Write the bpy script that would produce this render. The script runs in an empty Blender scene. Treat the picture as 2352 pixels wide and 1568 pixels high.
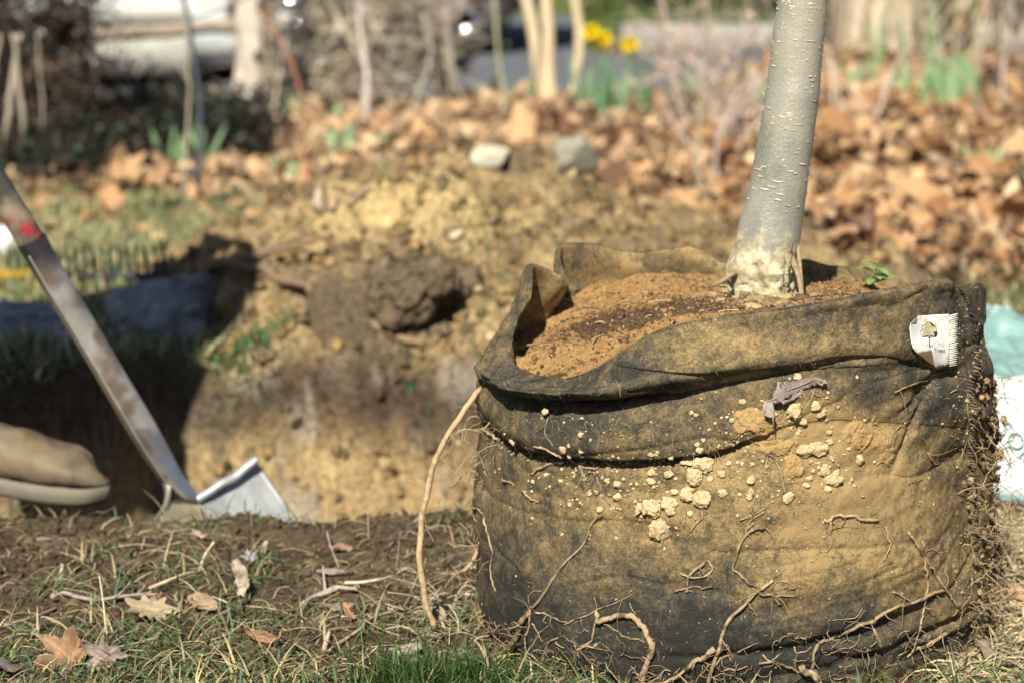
import bpy, math, random
import numpy as np
from mathutils import Vector, Matrix
from mathutils.bvhtree import BVHTree

# ------------------------------------------------------------------ camera, world, sun, exposure
sc = bpy.context.scene
H = 0.80
PITCH = math.radians(11.0)
F = 85.0 / 36.0 * 2352.0            # focal length in pixels of a 2352 px wide photograph
cam_d = bpy.data.cameras.new("camera"); cam = bpy.data.objects.new("camera", cam_d)
sc.collection.objects.link(cam); sc.camera = cam
cam.location = (0, 0, H); cam.rotation_euler = (math.pi / 2 - PITCH, 0, 0)
cam_d.lens = 85; cam_d.sensor_width = 36; cam_d.clip_start = 0.05; cam_d.clip_end = 500
cam_d.dof.use_dof = True; cam_d.dof.focus_distance = 2.36; cam_d.dof.aperture_fstop = 5.3

SUN_EL, SUN_AZ = math.radians(42.5), math.radians(14)   # azimuth: how far to the left of straight behind the camera
world = bpy.data.worlds.new("World"); sc.world = world; world.use_nodes = True
wn = world.node_tree; wn.nodes.clear()
sky = wn.nodes.new('ShaderNodeTexSky'); sky.sky_type = 'NISHITA'; sky.sun_disc = False
sky.sun_elevation = SUN_EL; sky.air_density = 0.8; sky.dust_density = 0.6; sky.sun_rotation = math.pi + SUN_AZ
bg = wn.nodes.new('ShaderNodeBackground'); bg.inputs[1].default_value = 0.05
wo = wn.nodes.new('ShaderNodeOutputWorld')
wn.links.new(sky.outputs[0], bg.inputs[0]); wn.links.new(bg.outputs[0], wo.inputs[0])
sd = bpy.data.lights.new("sun", 'SUN'); sun = bpy.data.objects.new("sun", sd); sc.collection.objects.link(sun)
sd.energy = 5.0; sd.angle = math.radians(0.5); sd.color = (1.0, 0.96, 0.84)
to_sun = Vector((-math.sin(SUN_AZ) * math.cos(SUN_EL), -math.cos(SUN_AZ) * math.cos(SUN_EL), math.sin(SUN_EL)))
sun.rotation_euler = to_sun.to_track_quat('Z', 'Y').to_euler()
sc.view_settings.view_transform = 'Standard'; sc.view_settings.look = 'None'
sc.view_settings.exposure = 0.74; sc.view_settings.gamma = 1.0
sc.cycles.max_bounces = 6; sc.cycles.diffuse_bounces = 1; sc.cycles.glossy_bounces = 3
sc.cycles.transparent_max_bounces = 8
sc.cycles.use_denoising = True

# ------------------------------------------------------------------ helpers
rng = np.random.RandomState(7); random.seed(7)
CP, SP = math.cos(PITCH), math.sin(PITCH)

def at(px, py, Y):
    """the point at depth Y seen at a place in the photograph"""
    k = (784 - py) / F
    w = Y * (k * CP - SP) / (CP + k * SP)
    d = Y * CP - w * SP
    return np.array([(px - 1176) / F * d, Y, w + H])

def ray(px, py):
    d = Vector(((px - 1176) / F, CP + (784 - py) / F * SP, -SP + (784 - py) / F * CP))
    return Vector((0, 0, H)), d.normalized()

def crop(x0, y0, f):
    """pixels of an enlarged detail -> pixels of the photograph"""
    return lambda x, y: ((x0 + x / f) * 0.91875, (y0 + y / f) * 0.91875)
Z5, Z6, Z7, Z8 = crop(1180, 900, 3.459), crop(1180, 1257, 3.459), crop(1800, 1257, 3.095), crop(1800, 850, 3.095)
ZT = crop(1740, 560, 2.851); ZG = crop(0, 1277, 3.647); ZH = crop(600, 1277, 3.647)

def _hash(i, j, k, seed):
    n = (i * 374761393 + j * 668265263 + k * 2147483647 + seed * 1274126177) & 0xffffffff
    n = ((n ^ (n >> 13)) * 1274126177) & 0xffffffff
    n = (n ^ (n >> 16)) & 0xffffffff
    return n.astype(np.float64) / 4294967295.0 * 2 - 1

def vnoise(P, scale=1.0, seed=0):
    P = np.atleast_2d(np.asarray(P, float)) * scale + 1000.0
    I = np.floor(P).astype(np.int64); f = P - I; u = f * f * f * (f * (f * 6 - 15) + 10)
    out = 0
    for dx in (0, 1):
        for dy in (0, 1):
            for dz in (0, 1):
                w = (u[:, 0] if dx else 1 - u[:, 0]) * (u[:, 1] if dy else 1 - u[:, 1]) * (u[:, 2] if dz else 1 - u[:, 2])
                out = out + w * _hash(I[:, 0] + dx, I[:, 1] + dy, I[:, 2] + dz, seed)
    return out

def fbm(P, scale=1.0, octv=4, seed=0, gain=0.5):
    a, s, t = 0, 1.0, 0
    for o in range(octv):
        a = a + s * vnoise(P, scale * 2 ** o, seed + o * 17); t += s; s *= gain
    return a / t

def sstep(a, b, x):
    t = np.clip((x - a) / (b - a), 0, 1); return t * t * (3 - 2 * t)

def tag(o, label=None, cat=None, group=None, kind=None):
    if label: o['label'] = label
    if cat: o['category'] = cat
    if group: o['group'] = group
    if kind: o['kind'] = kind
    return o

def link(o, parent=None):
    sc.collection.objects.link(o)
    if parent is not None: o.parent = parent
    return o

def empty(name, loc=(0, 0, 0), rz=0):
    o = bpy.data.objects.new(name, None); o.location = loc; o.rotation_euler = (0, 0, rz)
    o.empty_display_size = 0.05
    return link(o)

def mesh_obj(name, V, Fc, mats, parent=None, smooth=True, col=None, mi=None, attrs=None, loc=None):
    """V and Fc: arrays or lists; Fc may be a list of arrays of differing width"""
    V = np.asarray(V, np.float32)
    if parent is not None and loc is None:
        loc = (0, 0, 0); V = V - np.array(world_loc(parent), np.float32)
    me = bpy.data.meshes.new(name)
    if isinstance(Fc, np.ndarray): Fc = [Fc]
    if len(Fc) and not isinstance(Fc[0], np.ndarray):
        me.from_pydata(V.tolist(), [], [tuple(int(i) for i in f) for f in Fc])
    else:
        n = sum(len(a) for a in Fc); nl = sum(a.size for a in Fc)
        me.vertices.add(len(V)); me.vertices.foreach_set('co', V.ravel())
        me.loops.add(nl); me.loops.foreach_set('vertex_index', np.concatenate([a.ravel() for a in Fc]).astype(np.int32))
        tot = np.concatenate([np.full(len(a), a.shape[1], np.int32) for a in Fc])
        st = np.concatenate([[0], np.cumsum(tot)[:-1]]).astype(np.int32)
        me.polygons.add(n); me.polygons.foreach_set('loop_start', st); me.polygons.foreach_set('loop_total', tot)
    me.update(calc_edges=True); me.validate(clean_customdata=False)
    if smooth: me.polygons.foreach_set('use_smooth', np.ones(len(me.polygons), bool))
    for m in (mats if isinstance(mats, (list, tuple)) else [mats]): me.materials.append(m)
    if mi is not None: me.polygons.foreach_set('material_index', np.asarray(mi, np.int32))
    if col is not None:
        a = me.color_attributes.new('col', 'FLOAT_COLOR', 'POINT')
        c = np.ones((len(V), 4), np.float32); c[:, :3] = col
        a.data.foreach_set('color', c.ravel())
    for k, v in (attrs or {}).items():
        a = me.attributes.new(k, 'FLOAT', 'POINT'); a.data.foreach_set('value', np.asarray(v, np.float32))
    o = bpy.data.objects.new(name, me)
    if loc is not None: o.location = loc
    return link(o, parent)

def world_loc(o):
    p = np.zeros(3)
    while o is not None:
        p = p + np.array(o.location); o = o.parent
    return p

def based(name, V, Fc, mats, **kw):
    """a top-level single mesh with its origin at its base"""
    V = np.asarray(V, float); b = V.mean(0); b[2] = V[:, 2].min()
    return mesh_obj(name, V - b, Fc, mats, loc=tuple(b), **kw)

class MB:
    """collects verts and faces of one mesh"""
    def __init__(s): s.V = []; s.F3 = []; s.F4 = []; s.C = []; s.n = 0
    def add(s, V, Fc, col=(1, 1, 1)):
        V = np.asarray(V, float); Fc = np.asarray(Fc, int)
        s.V.append(V); (s.F3 if Fc.shape[1] == 3 else s.F4).append(Fc + s.n)
        c = np.empty((len(V), 3)); c[:] = col; s.C.append(c); s.n += len(V)
        return s
    def tube(s, P, r, n=6, col=(1, 1, 1), flat=1.0):
        V, Q = tube(P, r, n, flat); return s.add(V, Q, col)
    def box(s, c, d, rz=0, col=(1, 1, 1)):
        c = np.asarray(c, float); d = np.asarray(d, float) / 2
        V = np.array([[x, y, z] for x in (-1, 1) for y in (-1, 1) for z in (-1, 1)], float) * d
        ca, sa = math.cos(rz), math.sin(rz)
        V = V @ np.array([[ca, sa, 0], [-sa, ca, 0], [0, 0, 1]]) + c
        return s.add(V, [[0, 1, 3, 2], [4, 6, 7, 5], [0, 4, 5, 1], [2, 3, 7, 6], [0, 2, 6, 4], [1, 5, 7, 3]], col)
    def faces(s):
        out = []
        if s.F4: out.append(np.concatenate(s.F4))
        if s.F3: out.append(np.concatenate(s.F3))
        return out
    def build(s, name, mats, parent=None, base=False, **kw):
        V = np.concatenate(s.V); C = np.concatenate(s.C)
        if base: return based(name, V, s.faces(), mats, col=C, **kw)
        return mesh_obj(name, V, s.faces(), mats, parent, col=C, **kw)

def spline(P, n):
    """smooth curve through points"""
    P = np.asarray(P, float)
    if len(P) < 3:
        t = np.linspace(0, 1, n)[:, None]; return P[0] * (1 - t) + P[-1] * t
    d = np.concatenate([[0], np.cumsum(np.linalg.norm(np.diff(P, axis=0), axis=1) + 1e-9)])
    T = np.gradient(P, d, axis=0)
    s = np.linspace(0, d[-1], n); i = np.clip(np.searchsorted(d, s, 'right') - 1, 0, len(P) - 2)
    h = (d[i + 1] - d[i])[:, None]; t = ((s - d[i]) / (d[i + 1] - d[i]))[:, None]
    return ((2 * t**3 - 3 * t**2 + 1) * P[i] + (t**3 - 2 * t**2 + t) * h * T[i]
            + (-2 * t**3 + 3 * t**2) * P[i + 1] + (t**3 - t**2) * h * T[i + 1])

def tube(P, r, n=6, flat=1.0):
    P = np.asarray(P, float); m = len(P); r = np.broadcast_to(np.asarray(r, float), (m,))
    T = np.gradient(P, axis=0); T /= np.linalg.norm(T, axis=1)[:, None] + 1e-12
    up = np.array([0.13, 0.31, 0.94]);
    if abs(T[0] @ up) > 0.95: up = np.array([1.0, 0.1, 0])
    A = np.cross(T, up); A /= np.linalg.norm(A, axis=1)[:, None] + 1e-9
    B = np.cross(T, A)
    a = np.arange(n) * 2 * math.pi / n
    V = (P[:, None, :] + r[:, None, None] * (np.cos(a)[None, :, None] * A[:, None, :] + flat * np.sin(a)[None, :, None] * B[:, None, :])).reshape(-1, 3)
    V = np.concatenate([V, P[:1], P[-1:]])
    i = np.arange(m - 1)[:, None] * n; j = np.arange(n)[None, :]; j2 = (j + 1) % n
    Q = np.stack([i + j, i + j2, i + n + j2, i + n + j], -1).reshape(-1, 4)
    c0, c1 = m * n, m * n + 1; j = np.arange(n)
    capA = np.stack([np.full(n, c0), (j + 1) % n, j, np.full(n, c0)], -1)[:, :3]
    capB = np.stack([np.full(n, c1), (m - 1) * n + j, (m - 1) * n + (j + 1) % n], -1)
    # caps as degenerate-free quads are awkward: close with one triangle fan each, stored as quads of two triangles when n is even
    if n % 2 == 0:
        k = np.arange(0, n, 2)
        q0 = np.stack([np.full(len(k), c0), (k + 2) % n, k + 1, k], -1)
        q1 = np.stack([np.full(len(k), c1), (m - 1) * n + k, (m - 1) * n + k + 1, (m - 1) * n + (k + 2) % n], -1)
        return V, np.concatenate([Q, q0, q1])
    return V, Q

def grid_faces(nu, nv, wrap=False):
    i = np.arange(nu if wrap else nu - 1)[:, None]; j = np.arange(nv - 1)[None, :]
    i2 = (i + 1) % nu
    return np.stack([i * nv + j, i2 * nv + j, i2 * nv + j + 1, i * nv + j + 1], -1).reshape(-1, 4)

def ico(sub=2):
    t = (1 + 5 ** .5) / 2
    V = [(-1, t, 0), (1, t, 0), (-1, -t, 0), (1, -t, 0), (0, -1, t), (0, 1, t), (0, -1, -t), (0, 1, -t), (t, 0, -1), (t, 0, 1), (-t, 0, -1), (-t, 0, 1)]
    Fc = [(0, 11, 5), (0, 5, 1), (0, 1, 7), (0, 7, 10), (0, 10, 11), (1, 5, 9), (5, 11, 4), (11, 10, 2), (10, 7, 6), (7, 1, 8),
          (3, 9, 4), (3, 4, 2), (3, 2, 6), (3, 6, 8), (3, 8, 9), (4, 9, 5), (2, 4, 11), (6, 2, 10), (8, 6, 7), (9, 8, 1)]
    V = [np.array(v) / np.linalg.norm(v) for v in V]
    for _ in range(sub):
        cache, nf = {}, []
        def mid(a, b):
            k = (min(a, b), max(a, b))
            if k not in cache:
                m = V[a] + V[b]; V.append(m / np.linalg.norm(m)); cache[k] = len(V) - 1
            return cache[k]
        for a, b, c in Fc:
            x, y, z = mid(a, b), mid(b, c), mid(c, a); nf += [(a, x, z), (b, y, x), (c, z, y), (x, y, z)]
        Fc = nf
    return np.array(V), np.array(Fc)
ICO = [ico(k) for k in range(5)]
def crumb(seed, sub=2):
    '''a broken angular crumb of earth'''
    V, Fc = ICO[sub]; rr = np.random.RandomState(seed); V = V * (1 + .30 * fbm(V + seed * 2.1, 1.7, 2, seed))[:, None]
    for _ in range(11):
        nrm = rr.normal(size=3); nrm /= np.linalg.norm(nrm); c = rr.uniform(0.35, 0.8); V = V - np.clip(V @ nrm - c, 0, None)[:, None] * nrm
    V = V + .10 * rr.normal(size=V.shape) * (sub > 1); return V * rr.uniform(.65, 1.15, 3), Fc


def rock(r, seed, sub=3, rough=0.35, scale=(1, 1, 1), chunky=True):
    V, Fc = ICO[sub]; V = V.copy()
    d = fbm(V + seed * 3.7, 1.3, 2, seed) * rough + fbm(V + seed, 4.0, 3, seed + 5) * rough * 0.45
    V = V * (1 + d)[:, None]
    if chunky:                                        # broken flat facets
        rr = np.random.RandomState(seed)
        for _ in range(7):
            nrm = rr.normal(size=3); nrm /= np.linalg.norm(nrm); c = rr.uniform(0.55, 0.85)
            h = V @ nrm - c; V = V - np.clip(h, 0, None)[:, None] * nrm * 0.85
    return V * np.array(scale) * r, Fc

def rotm(n, full=True, tilt=0.6, rs=None):
    """n random rotation matrices; with full=False they stay within a tilt of level"""
    rs = rs or rng
    if full:
        q = rs.normal(size=(n, 4))
    else:
        a = rs.uniform(0, 2 * math.pi, n); tx = rs.normal(size=n) * tilt / 2; ty = rs.normal(size=n) * tilt / 2
        ca, sa = np.cos(a / 2), np.sin(a / 2); zc = np.zeros(n)
        q = np.stack([ca - 0 * tx, tx / 2 * ca - ty / 2 * sa, ty / 2 * ca + tx / 2 * sa, sa], -1)
    q /= np.linalg.norm(q, axis=1)[:, None]; w, x, y, z = q.T
    return np.stack([np.stack([1 - 2 * (y * y + z * z), 2 * (x * y - z * w), 2 * (x * z + y * w)], -1),
                     np.stack([2 * (x * y + z * w), 1 - 2 * (x * x + z * z), 2 * (y * z - x * w)], -1),
                     np.stack([2 * (x * z - y * w), 2 * (y * z + x * w), 1 - 2 * (x * x + y * y)], -1)], 1)

def scatter(bases, P, Rm, S, C):
    """copies of small base meshes merged into one: returns V, F, colours"""
    n = len(P); S = np.asarray(S, float)
    if S.ndim == 1: S = np.repeat(S[:, None], 3, 1)
    which = rng.randint(len(bases), size=n); VV, FF, CC = [], [], []; off = 0
    for b, (bv, bf) in enumerate(bases):
        k = np.where(which == b)[0]
        if not len(k): continue
        v = np.einsum('nij,nvj->nvi', Rm[k], bv[None] * S[k][:, None, :]) + P[k][:, None, :]
        VV.append(v.reshape(-1, 3))
        FF.append((bf[None] + (np.arange(len(k)) * len(bv))[:, None, None] + off).reshape(-1, bf.shape[1]))
        CC.append(np.repeat(C[k], len(bv), 0)); off += len(k) * len(bv)
    return np.concatenate(VV), [f for f in FF], np.concatenate(CC)

# ------------------------------------------------------------------ materials
class NT:
    def __init__(s, name):
        s.m = bpy.data.materials.new(name); s.m.use_nodes = True; s.t = s.m.node_tree; s.t.nodes.clear()
        s.out = s.n('ShaderNodeOutputMaterial'); s.b = s.n('ShaderNodeBsdfPrincipled'); s.l(s.b.outputs[0], s.out.inputs[0])
    def n(s, t, **kw):
        x = s.t.nodes.new(t)
        for k, v in kw.items(): setattr(x, k, v)
        return x
    def l(s, a, b): s.t.links.new(a, b)
    def inp(s, node, key, v):
        i = node.inputs[key]
        if hasattr(v, 'is_linked') or hasattr(v, 'links'): s.l(v, i)
        else: i.default_value = v
    def coord(s, which='Object', scale=None):
        c = s.n('ShaderNodeTexCoord').outputs[which]
        if scale is None: return c
        mp = s.n('ShaderNodeMapping'); s.l(c, mp.inputs[0]); mp.inputs['Scale'].default_value = scale; return mp.outputs[0]
    def noise(s, scale, detail=4, rough=0.6, vec=None, dist=0.0):
        x = s.n('ShaderNodeTexNoise'); s.l(vec if vec is not None else s.coord(), x.inputs['Vector'])
        x.inputs['Scale'].default_value = scale; x.inputs['Detail'].default_value = detail
        x.inputs['Roughness'].default_value = rough; x.inputs['Distortion'].default_value = dist
        return x.outputs[0]
    def ramp(s, fac, stops):
        x = s.n('ShaderNodeValToRGB'); s.l(fac, x.inputs[0]); e = x.color_ramp.elements
        while len(e) < len(stops): e.new(0.5)
        for k, (p, c) in enumerate(stops):
            e[k].position = p; e[k].color = tuple(c) + (1,) if len(c) == 3 else c
        return x.outputs[0]
    def mix(s, fac, a, b, mode='MIX'):
        x = s.n('ShaderNodeMix', data_type='RGBA', blend_type=mode)
        s.inp(x, 0, fac)
        for k, v in ((6, a), (7, b)):
            if isinstance(v, tuple): v = v + (1,) if len(v) == 3 else v
            s.inp(x, k, v)
        return x.outputs[2]
    def math(s, op, a, b=0.0, clamp=False):
        x = s.n('ShaderNodeMath', operation=op, use_clamp=clamp); s.inp(x, 0, a); s.inp(x, 1, b); return x.outputs[0]
    def attr(s, name):
        return s.n('ShaderNodeAttribute', attribute_name=name)
    def bump(s, h, strength, dist):
        x = s.n('ShaderNodeBump'); s.l(h, x.inputs['Height']); x.inputs['Strength'].default_value = strength
        x.inputs['Distance'].default_value = dist; s.l(x.outputs[0], s.b.inputs['Normal']); return x
    def done(s, rough=0.8, spec=0.3, metal=0.0):
        s.inp(s.b, 'Roughness', rough); s.inp(s.b, 'Specular IOR Level', spec); s.inp(s.b, 'Metallic', metal); return s.m

def attr_mat(name, rough=0.85, spec=0.25, nscale=60, lo=0.7, hi=1.2, bscale=200, bstr=0.4, bdist=0.002, trans=0.0, tint=None, metal=0.0):
    """base colour from the mesh's own colour layer, varied and roughened by noise"""
    t = NT(name); c = t.attr('col').outputs['Color']
    if tint: c = t.mix(1.0, c, tint, 'MULTIPLY')
    f = t.ramp(t.noise(nscale, 4, 0.65), [(0.3, (lo,) * 3), (0.7, (hi,) * 3)])
    c = t.mix(1.0, c, f, 'MULTIPLY'); t.l(c, t.b.inputs['Base Color'])
    if bstr: t.bump(t.noise(bscale, 5, 0.7), bstr, bdist)
    if trans:
        tr = t.n('ShaderNodeBsdfTranslucent'); t.l(c, tr.inputs[0]); mx = t.n('ShaderNodeMixShader'); mx.inputs[0].default_value = trans
        t.l(t.b.outputs[0], mx.inputs[1]); t.l(tr.outputs[0], mx.inputs[2]); t.l(mx.outputs[0], t.out.inputs[0])
    return t.done(rough, spec, metal)

M = {}
M['soil'] = attr_mat('crumbly_soil', nscale=90, lo=0.45, hi=1.35, bscale=260, bstr=0.9, bdist=0.004, spec=0.1)
M['clod'] = attr_mat('clod', nscale=160, lo=0.8, hi=1.15, bscale=500, bstr=0.7, bdist=0.0015, spec=0.1)
M['pale_clod'] = attr_mat('pale_dry_clod', nscale=220, lo=0.8, hi=1.12, bscale=900, bstr=0.8, bdist=0.001, spec=0.1)
M['grass'] = attr_mat('grass_blade', nscale=30, lo=0.85, hi=1.15, bstr=0, rough=0.5, spec=0.35, trans=0.3)
M['leaf'] = attr_mat('dry_leaf', nscale=40, lo=0.7, hi=1.2, bscale=120, bstr=0.5, bdist=0.002, rough=0.6, spec=0.3, trans=0.18)
M['root'] = attr_mat('root', nscale=150, lo=0.6, hi=1.25, bscale=500, bstr=0.7, bdist=0.001, spec=0.15)
M['wood'] = attr_mat('weathered_wood', nscale=25, lo=0.7, hi=1.2, bscale=60, bstr=0.6, bdist=0.004, spec=0.2)
M['plain'] = attr_mat('painted', nscale=8, lo=0.95, hi=1.04, bstr=0, rough=0.45, spec=0.5)
M['rubber'] = attr_mat('rubber', nscale=20, lo=0.9, hi=1.1, bstr=0, rough=0.8, spec=0.3)
M['cloth'] = attr_mat('cloth', nscale=20, lo=0.85, hi=1.1, bscale=300, bstr=0.4, bdist=0.002)
M['print'] = attr_mat('ink', nscale=60, lo=0.85, hi=1.15, bstr=0, rough=0.7)
M['petal'] = attr_mat('petal', nscale=30, lo=0.95, hi=1.05, bstr=0, rough=0.5, trans=0.35)

def car_paint(name, col):
    t = NT(name); t.b.inputs['Base Color'].default_value = col + (1,); t.b.inputs['Coat Weight'].default_value = 0.8
    return t.done(0.35, 0.5)
def metal(name, col, rough, dirt=0.3):
    t = NT(name); n = t.noise(30, 5, 0.7); r = t.ramp(n, [(0.35, (rough * 0.8,) * 3), (0.7, (min(1, rough * 1.5),) * 3)])
    c = t.mix(t.ramp(n, [(0.5, (0, 0, 0)), (0.75, (dirt,) * 3)]), col, (0.22, 0.17, 0.11)); t.l(c, t.b.inputs['Base Color'])
    t.bump(t.noise(200, 3), 0.15, 0.001); return t.done(r, 0.5, 1.0)
M['chrome'] = metal('chrome', (0.8, 0.8, 0.8), 0.12, 0.0)
t = NT('glass_dark'); t.b.inputs['Base Color'].default_value = (0.02, 0.025, 0.03, 1); M['glass'] = t.done(0.05, 0.6)

# felt of the grow bag, stained with ochre soil
t = NT('stained_felt'); co = t.coord()
big = t.noise(5.5, 5, 0.62, dist=0.4); mid = t.noise(26, 6, 0.72, dist=0.6); fin = t.noise(330, 3, 0.8)
fib = t.noise(520, 2, 0.6, vec=t.coord('Object', (1.0, 1.0, 2.2)))
dirt = t.math('ADD', t.math('MULTIPLY', big, 1.1), t.math('MULTIPLY', mid, 1.5)); dirt = t.math('ADD', dirt, t.math('MULTIPLY', t.noise(75, 5, 0.75, dist=0.8), 1.1))
dirt = t.math('SUBTRACT', dirt, 0.80)
dirt = t.math('ADD', dirt, t.attr('dirt').outputs['Fac'])
dirt = t.math('ADD', dirt, t.math('MULTIPLY', t.math('SUBTRACT', fin, 0.5), 1.05))
dirt = t.math('ADD', dirt, t.math('MULTIPLY', t.math('SUBTRACT', fib, 0.5), 0.5))
dirt = t.math('SUBTRACT', dirt, 0.55, clamp=True)
c = t.ramp(dirt, [(0.08, (0.030, 0.029, 0.025)), (0.34, (0.058, 0.052, 0.039)), (0.53, (0.104, 0.081, 0.047)), (0.76, (0.182, 0.130, 0.064)), (0.98, (0.30, 0.205, 0.094))])
t.l(c, t.b.inputs['Base Color'])
hh = t.math('ADD', t.math('MULTIPLY', fib, 0.6), t.math('MULTIPLY', t.noise(140, 4, 0.7), 0.7))
t.bump(hh, 0.75, 0.0022); M['felt'] = t.done(0.95, 0.08)

# bark of the young tree: smooth grey-olive above, flaking and caked with soil at the collar
t = NT('young_bark'); co = t.coord()
ver = t.noise(60, 4, 0.7, vec=t.coord('Object', (1, 1, 0.12))); blo = t.noise(14, 4, 0.6, vec=t.coord('Object', (1, 1, 0.6)))
c = t.ramp(blo, [(0.35, (0.18, 0.183, 0.142)), (0.5, (0.27, 0.258, 0.205)), (0.65, (0.34, 0.29, 0.225))])
c = t.mix(t.ramp(ver, [(0.45, (0, 0, 0)), (0.7, (0.45,) * 3)]), c, (0.36, 0.28, 0.22))
c = t.mix(t.ramp(t.noise(400, 2), [(0.55, (0, 0, 0)), (0.75, (0.5,) * 3)]), c, (0.46, 0.44, 0.38))
mud = t.attr('mud').outputs['Fac']
mm = t.math('ADD', mud, t.math('MULTIPLY', t.math('SUBTRACT', t.noise(45, 5, 0.7), 0.5), 1.3))
mmr = t.ramp(mm, [(0.42, (0, 0, 0)), (0.62, (1, 1, 1))])
c = t.mix(mmr, c, t.ramp(t.noise(70, 4, 0.7), [(0.32, (0.20, 0.15, 0.08)), (0.45, (0.38, 0.31, 0.18)), (0.58, (0.52, 0.45, 0.29)), (0.72, (0.56, 0.52, 0.38))]))
t.l(c, t.b.inputs['Base Color'])
r = t.ramp(mm, [(0.4, (0.36,) * 3), (0.6, (0.85,) * 3)])
t.bump(t.math('ADD', t.math('MULTIPLY', t.noise(240, 4, 0.7), 0.5), t.math('MULTIPLY', t.noise(90, 5, 0.7, dist=0.5), mud)), 0.55, 0.004)
t.b.inputs['Coat Weight'].default_value = 0.35; t.b.inputs['Coat Roughness'].default_value = 0.38; M['bark'] = t.done(r, 0.6)

t = NT('shovel_steel'); a = t.attr('col').outputs['Color']
c = t.mix(1.0, a, t.ramp(t.noise(18, 5, 0.7), [(0.3, (0.65,) * 3), (0.7, (1.15,) * 3)]), 'MULTIPLY'); t.l(c, t.b.inputs['Base Color'])
t.bump(t.noise(120, 4), 0.15, 0.001); M['steel'] = t.done(t.ramp(t.noise(25, 4), [(0.3, (0.30,) * 3), (0.7, (0.55,) * 3)]), 0.5, 0.5)
t = NT('plastic_sack'); a = t.attr('col').outputs['Color']; t.l(a, t.b.inputs['Base Color']); t.bump(t.noise(22, 4, 0.6, dist=1.0), 0.5, 0.012); M['sack'] = t.done(0.38, 0.5)

# leaves that are objects of their own take their tone from the object's random number
t = NT('single_dry_leaf'); oi = t.n('ShaderNodeObjectInfo')
c = t.ramp(oi.outputs['Random'], [(0.0, (0.31, 0.15, 0.065)), (0.3, (0.47, 0.255, 0.115)), (0.55, (0.56, 0.34, 0.17)), (0.8, (0.64, 0.44, 0.26)), (1.0, (0.36, 0.20, 0.11))])
c = t.mix(1.0, c, t.ramp(t.noise(40, 4), [(0.3, (0.7,) * 3), (0.7, (1.15,) * 3)]), 'MULTIPLY'); t.l(c, t.b.inputs['Base Color'])
tr = t.n('ShaderNodeBsdfTranslucent'); t.l(c, tr.inputs[0]); mx = t.n('ShaderNodeMixShader'); mx.inputs[0].default_value = 0.18
t.l(t.b.outputs[0], mx.inputs[1]); t.l(tr.outputs[0], mx.inputs[2]); t.l(mx.outputs[0], t.out.inputs[0])
t.bump(t.noise(120, 4), 0.4, 0.002); M['leaf1'] = t.done(0.6, 0.3)

# ------------------------------------------------------------------ ground: one sheet with the hole, the spoil heap and the drop to the road
ROAD_Z = -0.10
def masks(X, Y):
    P = np.stack([X, Y, 0 * X], -1)
    n1 = fbm(P, 3.0, 3, 11); n2 = fbm(P, 9.0, 3, 12)
    cx, cy, a, b = -0.52, 3.39, 0.90, 0.46
    d = ((np.abs(X - cx) / a) ** 4 + (np.abs(Y - cy - .05 * n2 * (Y > cy)) / np.where(Y > cy, b + 0.03 * sstep(-0.9, -0.2, X) - 0.14 * sstep(-0.55, -0.8, X), b)) ** 4) ** 0.25 + 0.035 * n1 + 0.03 * n2 * (Y > cy)
    far_ = (Y > cy) * sstep(-.62, -.35, X)
    hole = 1 - sstep(0.76 - .30 * far_, 1.0 + .06 * far_, d + .10 * far_ * n2)
    mo = np.exp(-(((X + 0.08) / 0.50) ** 2 + ((Y - 4.72) / np.where(Y < 4.72, 0.78, 0.36)) ** 2) ** 1.3)
    mo2 = np.exp(-(((X - 0.35) / 0.42) ** 2 + ((Y - 4.60) / 0.5) ** 2))
    return hole, np.maximum(mo, 0.55 * mo2), n1, n2, d

def hgt(X, Y):
    X = np.asarray(X, float).ravel(); Y = np.asarray(Y, float).ravel()
    P = np.stack([X, Y, 0 * X], -1)
    hole, mo, n1, n2, d = masks(X, Y)
    near = 1 - sstep(9.0, 14.0, Y)
    z = (0.012 * n1 + 0.007 * n2) * near * sstep(2.2, 2.9, Y) + 0.004 * n2 * near
    z += 0.006 * fbm(P, 30, 3, 15) * (1 - sstep(3.2, 4.0, Y))
    z += 0.0025 * fbm(P, 110, 2, 16) * (1 - sstep(3.0, 3.6, Y))
    z -= 0.42 * hole
    z += hole * 0.11 * fbm(P, 8, 3, 17) + sstep(.02, .2, hole) * (Y > 3.3) * .05 * fbm(P, 17, 4, 19, .6)
    clod = fbm(P, 8.5, 5, 18, 0.5)
    z += 0.205 * mo + sstep(0.03, 0.3, mo) * (0.085 * clod + 0.030 * np.abs(fbm(P, 21, 3, 20)) + .012 * fbm(P, 55, 2, 22))
    z += sstep(5.0, 5.8, Y) * near * (0.035 * n1 + 0.02 * n2)                         # humps under the litter
    z += .13 * sstep(5.3, 7.6, Y) * near * sstep(.07, .13, X / np.maximum(Y, .1)) * (1 - sstep(8.6, 9.2, Y))
    z += 0.05 * np.exp(-(((X + 0.78) / 0.2) ** 2 + ((Y - 3.80) / 0.12) ** 2))        # grassy lump beside the hole
    z += (ROAD_Z - 0.02) * sstep(8.75, 9.3, Y) 
    z += 0.15 * sstep(12.15, 12.4, Y) * np.maximum(sstep(.35, .5, X), sstep(15.6, 16.0, Y)) + 0.9 * sstep(18, 60, Y)
    z -= 0.25 * sstep(60, 160, Y)
    return z

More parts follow.
